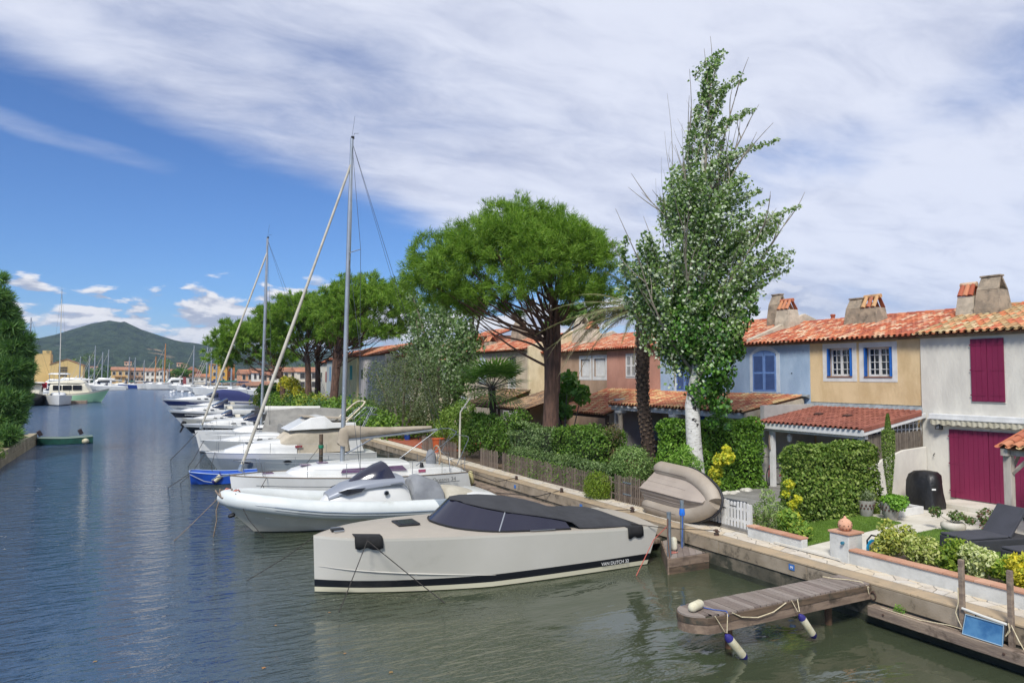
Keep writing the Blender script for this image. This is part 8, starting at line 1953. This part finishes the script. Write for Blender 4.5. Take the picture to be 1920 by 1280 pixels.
for i in range(6):
    for j in range(4):
        mb = MB(); a = gx0 + (gx1 - gx0) * i / 6; z = gz0 + (gz1 - gz0) * j / 4 - .9; mb.box(a + .12, a + (gx1 - gx0) / 6 - .12, 443.8, 443.95, z + .15, z + (gz1 - gz0) / 4 - .15); mb.build('window', m_sill, ch)
B = lambda px, pr, y: (spot(px, 700, y=y).x, spot(pr, 700, y=y).x)
def bb(label, pxl, pxr, ytop, y, c, **k):
    a, b_ = B(pxl, pxr, y); h = spot(pxl, ytop, y=y).z - 1; return block(label, (a + b_) / 2, y, b_ - a, 12, h, c, **k)
bb('long ochre two-storey waterfront house with a red balcony', 208, 243, 693, 440, '#c6a56c', wins=(3, 2), balc=True)
bb('tan waterfront house with brown shutters in the middle of the row', 243, 272, 694, 442, '#b29477', wins=(3, 2), balc=True)
bb('white waterfront house with ground floor arches', 272, 300, 695, 440, '#d8d4c8', wins=(3, 2))
bb('tall white gabled waterfront house', 298, 314, 694, 436, '#d5d0c2', wins=(2, 2), gable=True)
bb('orange-roofed house behind the white gabled one', 314, 332, 697, 446, '#cf9f6c', wins=(2, 1))
bb('pale cottage beside the single round pine', 326, 346, 703, 430, '#c9b9a0', wins=(2, 1))
bb('dark red gabled warehouse behind the masts', 344, 378, 697, 425, '#8e4a4c', wins=(2, 1), gable=True, roofh=3)
bb('low white boathouse with a terracotta roof', 352, 395, 706, 405, '#d2cfc6', wins=(4, 1), roofc='#b07a5a')
bb('tall mustard yellow block behind the masts', 395, 426, 683, 400, '#cf9d45', wins=(2, 3), roofh=.4)
bb('orange brick house right of the mustard block', 424, 440, 684, 410, '#b8733f', wins=(1, 2), roofh=.4)
for i, (a, b_, t_, y, c, lab) in enumerate([(452, 474, 700, 250, '#cf9a76', 'salmon terraced house at the left end of the row across the side basin'), (474, 492, 698, 246, '#d8d5cb', 'white terraced house with a grey balcony in the side basin row'), (492, 512, 702, 243, '#d0b49a', 'peach terraced house in the middle of the side basin row'), (512, 530, 699, 240, '#d6d2c6', 'white terraced house with blue shutters in the side basin row'), (530, 556, 696, 236, '#cdbf9e', 'cream terraced house at the right end of the side basin row'), (556, 600, 696, 232, '#d3c9b4', 'wide cream terraced house partly behind the far pines')]):
    bb(lab, a, b_, t_, y, c, wins=(2, 2), roofc='#b57a58', roofh=1.4)
bb('small house with a dark tiled terrace roof on the side basin quay', 455, 515, 722, 215, '#8b7a68', wins=(5, 1), roofc='#a8795c', roofh=1.0)
for i, (px, py, c, lab) in enumerate([(240, 681, '#c9a58a', 'tiny pink villa in the trees below the quarry scar'), (338, 683, '#cdab92', 'pale pink villa with two wings on the hill foot'), (345, 685, '#c9a78e', 'small pink villa beside the two-winged villa'), (176, 690, '#cbb79a', 'tiny house between the church and the waterfront row')]):
    p = spot(px, py, y=900); block(lab, p.x, 900, 7, 6, 3.2, c, wins=(2, 1), base=p.z - 2, roofh=.8)
# wooded belt behind the village
def belt(label, y, x0, x1, zmax, n, seed, cols):
    rn = random.Random(seed); bl = []
    for k in range(n):
        x = rn.uniform(x0, x1); r = rn.uniform(3.5, 7.5); bl.append((x, y + rn.uniform(-25, 25), rn.uniform(2, zmax), r, r, r * .7))
    P, D = blobs_pts(bl, n * 130, .4); o = leaves('woodland', P, D, 1.5, leafmat('wood' + cols[0][1:], cols, trans=.1), None, aspect=.8); tagp(o, label, 'woodland', kind='stuff')
belt('dense dark green trees behind the far village', 540, -90, 330, 8, 110, 1, ['#2f4a24', '#3f5f2d', '#557038'])
belt('lighter green wooded slope between village and hill', 860, -160, 700, 26, 130, 2, ['#3c5528', '#4f6c35', '#6a7d42'])
belt('trees along the left shore', 470, -230, -62, 6, 40, 3, ['#2f4a24', '#3f5f2d', '#557038'])
umb = spot(341, 706, y=395)
t = thing('round_pine', 'single round-crowned pine standing on the far quay', 'tree', (umb.x, 395, 1)); P, D = blobs_pts([(umb.x + a, 395 + b_, 6.5 + c_, 3.6, 3.6, 1.9) for a, b_, c_ in ((-2.6, 0, -.3), (2.6, 0, -.2), (0, -1, .4), (0, 2, .4), (-1, 0, .8))], 1500, .3)
leaves('crown', P, D, .8, leafmat('farpine', ['#38551f', '#4c6f28', '#628434']), t, aspect=.8); mb = MB(); mb.tube([(umb.x, 395, .8), (umb.x, 395, 5.5)], .45, 6); mb.build('trunk', m_pbark, t)
# quay and pontoons
mb = MB(); mb.box(-60, -9, 150.5, 153, -.3, .55); tagp(mb.build('pontoon', m_woods2, bevel=.05), 'wooden pontoon behind the mint green motor yacht', 'pontoon')
mb = MB(); mb.box(24, 40, 175, 179, -.4, .7); tagp(mb.build('stone_mole', m_far), 'low stone mole at the mouth of the side basin', 'mole')
# left moorings
mg = thing('motor_yacht', 'mint green and cream motor yacht moored on the left', 'motor yacht', (-5.6, 157, 0), rz=R(180 - 12))
m_mint = mat('mint_gelcoat', '#a3cfa6', .35, '#9ac79e', .4); m_crm = mat('cream_paint', '#d3cdb8', .4)
hull(mg, 12.5, ([0, .1, .25, .5, 1], [0, .9, 1.6, 2.0, 1.7]), ([0, .2, .5, 1], [2.7, 2.1, 1.7, 1.6]), [(-.3, 1), (.08, 0), (.8, 0), (-10.35, 2), (None, 2)], [m_mint, m_anti, m_crm], rake=1.6, deckmat=m_crm, lowbow=.1, lowmid=.8, toe=m_crm)
body(mg, 'deckhouse', [(3.2, 1.0, 1.7, 2.1), (4.0, 1.35, 1.7, 3.6), (9.6, 1.45, 1.6, 3.7), (9.8, 1.4, 1.6, 3.4)], m_crm, k=7)
for s in (-1, 1):
    for a, b_ in ((4.4, 5.9), (6.1, 7.6), (7.8, 9.2)): patch(mg, 'saloon_window', [(a, s * 1.46, 2.4), (a, s * 1.46, 3.3), (b_, s * 1.48, 3.3), (b_, s * 1.48, 2.4)], m_dkin, (0, s * .04, 0))
body(mg, 'flybridge', [(4.2, 1.1, 3.7, 3.9), (5.0, 1.4, 3.65, 4.4), (10.2, 1.45, 3.65, 3.9)], m_crm, n=8, k=7); body(mg, 'bimini_top', [(7.0, 1.1, 5.3, 5.4), (7.5, 1.3, 5.35, 5.6), (9.8, 1.3, 5.35, 5.6), (10.2, 1.1, 5.3, 5.4)], m_gel, n=8)
for s in (-1, 1):
    for x in (7.3, 9.9): tube(mg, 'bimini_post', [(x, s * 1.2, 3.9), (x, s * 1.2, 5.4)], .04, m_ss)
# yacht seen bow-on
yb_ = sail_boat('white sailing yacht seen bow-on beside the mint green motor yacht', -12.4, 141.0, 12.0, 20.0, rz=R(96), detail=False)
tk_ = thing('motor_yacht', 'dark brown hulled wooden motor yacht at the left edge behind the conifer', 'motor yacht', (-16.5, 141, 0), rz=R(95))
hull(tk_, 13, ([0, .1, .3, .6, 1], [0, .9, 1.8, 2.1, 1.8]), ([0, .3, 1], [2.3, 1.8, 1.6]), [(-.3, 0), (.1, 0), (1.0, 0), (None, 1)], [mat('black_hull', '#1c1d24', .3), mat('mahogany', '#5b3325', .4)], rake=1.2, deckmat=m_woods2)
body(tk_, 'deckhouse', [(3, 1.2, 1.7, 2.2), (3.6, 1.5, 1.7, 3.6), (9, 1.6, 1.6, 3.6), (9.1, 1.5, 1.6, 3.4)], m_crm, k=7); body(tk_, 'sun_awning', [(2.5, 1.8, 3.8, 3.9), (10, 1.9, 3.8, 4.0)], mat('pale_awning', '#cfcabb', .8), n=6)
for s in (-1, 1): patch(tk_, 'saloon_window', [(4, s * 1.6, 2.3), (4, s * 1.6, 3.2), (8.6, s * 1.62, 3.2), (8.6, s * 1.62, 2.3)], m_dkin, (0, s * .04, 0))
# masts and boats across the basin
wm_ = mat('varnished_mast', '#b0763c', .5)
specs = [ # px of mast, top py, y, length, label
 (53, 595, 230, 11, 'white yacht whose mast shows right of the conifer, first of the left basin'), (150, 668, 330, 10, 'yacht with a short mast in front of the church gable'), (165, 666, 330, 10, 'yacht with spreaders in front of the far trees'),
 (178, 648, 300, 12, 'yacht with the tallest white mast left of the waterfront row'), (189, 660, 300, 11, 'yacht with a raked forestay left of the waterfront row'), (203, 655, 310, 12, 'yacht with a grey mast at the left end of the waterfront row'), (240, 669, 340, 10, 'yacht in front of the ochre house'),
 (253, 670, 340, 10, 'yacht with a pale mast in front of the tan house'), (268, 675, 345, 9, 'small yacht in front of the tan house'), (317, 680, 345, 9, 'small yacht in front of the orange-roofed house'), (303, 670, 330, 10, 'yacht with white mast beside the wooden-masted ketch'),
 (363, 647, 260, 12, 'yacht with a tall white mast in front of the red warehouse'), (393, 640, 230, 12, 'yacht with a thick white mast left of the mustard block'), (388, 650, 240, 11, 'yacht with a thin mast beside the thick-masted one'), (403, 622, 200, 13, 'yacht with the tallest mast in front of the mustard block'), (417, 655, 235, 11, 'yacht with a mast in front of the mustard block edge'), (431, 640, 215, 12, 'yacht with a dark mast right of the mustard block')]
for i, (px, py, y, L, lab) in enumerate(specs):
    p = spot(px, py, y=y); sail_boat(lab, p.x - 3.9 * L / 9.3 * (1 if i % 2 else .9), y, L, p.z, far=True, boomc=['#2a3560', '#d0cec6', '#2b6b5a', '#d0cec6'][i % 4], spr=bool(i % 2))
for (px, py, lab) in ((294 + 14, 644, 'classic white ketch with a tall varnished main mast'), (290, 668, 'classic white ketch with a shorter varnished mast')):
    p = spot(px, py, y=300 if px > 300 else 305); t = sail_boat(lab, p.x - 6, 300 if px > 300 else 305, 15, p.z, far=True)
    for c_ in t.children:
        if c_.name.startswith('mast') and c_.name.split('.')[0] == 'mast':
            c_.data.materials.clear(); c_.data.materials.append(wm_)
pw_ = [(70, 726, 200, 11, 1.1, 'white cruiser with black windows at the left edge', 0), (75, 716, 260, 14, 1.3, 'large white motor yacht behind the brown hulled one', 1), (100, 714, 290, 15, 1.4, 'large white motor yacht with a blue band near the church', 1), (118, 712, 320, 14, 1.4, 'white motor yacht in front of the church nave', 1), (135, 712, 330, 13, 1.3, 'white motor yacht under the church grille window', 1), (170, 716, 300, 14, 1.4, 'white motor yacht left of the blue motor boat', 1), (186, 720, 290, 12, 1.2, 'white cruiser with a dark stripe left of the blue motor boat', 0), (223, 722, 330, 13, 1.3, 'bright blue hulled motor boat below the ochre house', 2), (245, 722, 340, 10, 1.1, 'white motor boat below the tan house', 0), (262, 722, 345, 10, 1.1, 'white motor boat below the white arches', 0), (310, 722, 300, 11, 1.4, 'white cabin cruiser beside the ketches', 1), (330, 724, 290, 10, 1.2, 'white sport boat with a dark windscreen by the round pine', 0), (350, 726, 270, 10, 1.2, 'white motor boat right of the round pine', 0), (372, 728, 240, 11, 1.1, 'white cruiser in front of the boathouse', 0), (440, 730, 215, 12, 1.2, 'white cruiser at the mouth of the side basin', 0), (452, 732, 200, 9, 1.0, 'small white boat by the stone mole', 0)]
m_bluehull = mat('blue_hull', '#1f3f86', .4)
for px, py, y, L, h, lab, kind in pw_:
    p = spot(px, py, y=y); power_boat(lab, p.x - L * .3, y, L, h, hullm=m_bluehull if kind == 2 else None, fly=kind == 1, canopy=None, rail=False, N=10, window=False)
for k, (px, py) in enumerate([(239, 728), (260, 728), (272, 729), (286, 728), (322, 729), (342, 735), (321, 736), (326, 734), (356, 737), (450, 735)]):
    p = spot(px, py, y=200); t_ = -CAMH / (p.z - CAMH); x, y = p.x * t_, 200 * t_
    mb = MB(); mb.lathe([(.05, -.3), (.45, -.2), (.5, .1), (.38, .4), (.1, .55)], (x, y, 0), 8); o = mb.build('mooring_buoy', m_gel, smooth=60); tagp(o, 'white mooring buoy floating in the middle of the basin', 'buoy', 'white mooring buoys in the basin')
flag = thing('flag', 'French tricolour flag on a stern staff in the left basin', 'flag', (-17, 150, 3)); fp = spot(73, 724, y=150)
for i, c in enumerate(('#22357e', '#e0e0e0', '#b3283a')):
    mb = MB(); mb.box(fp.x - 1.2 + i * .8, fp.x - .4 + i * .8, 150, 150.04, fp.z - .4, fp.z + .7); mb.build('stripe', mat('flag' + c[1:], c, .8), flag)
mb = MB(); mb.tube([(fp.x - 1.25, 150, fp.z - 2.4), (fp.x - 1.25, 150, fp.z + 1)], .05, 5); mb.build('staff', m_ss, flag)
# ---- thin summer haze
hzm = bpy.data.materials.new('haze'); hzm.use_nodes = True; nt = hzm.node_tree
for n in list(nt.nodes):
    if n.type == 'BSDF_PRINCIPLED': nt.nodes.remove(n)
pv = nt.nodes.new('ShaderNodeVolumePrincipled'); pv.inputs['Color'].default_value = (.62, .78, 1, 1); pv.inputs['Density'].default_value = 0.00009; pv.inputs['Anisotropy'].default_value = .2
nt.links.new(pv.outputs[0], nt.nodes['Material Output'].inputs['Volume'])
mb = MB(); mb.box(-9500, 9500, -70, 12500, -2, 262); mb.build('haze', hzm, kind='stuff')
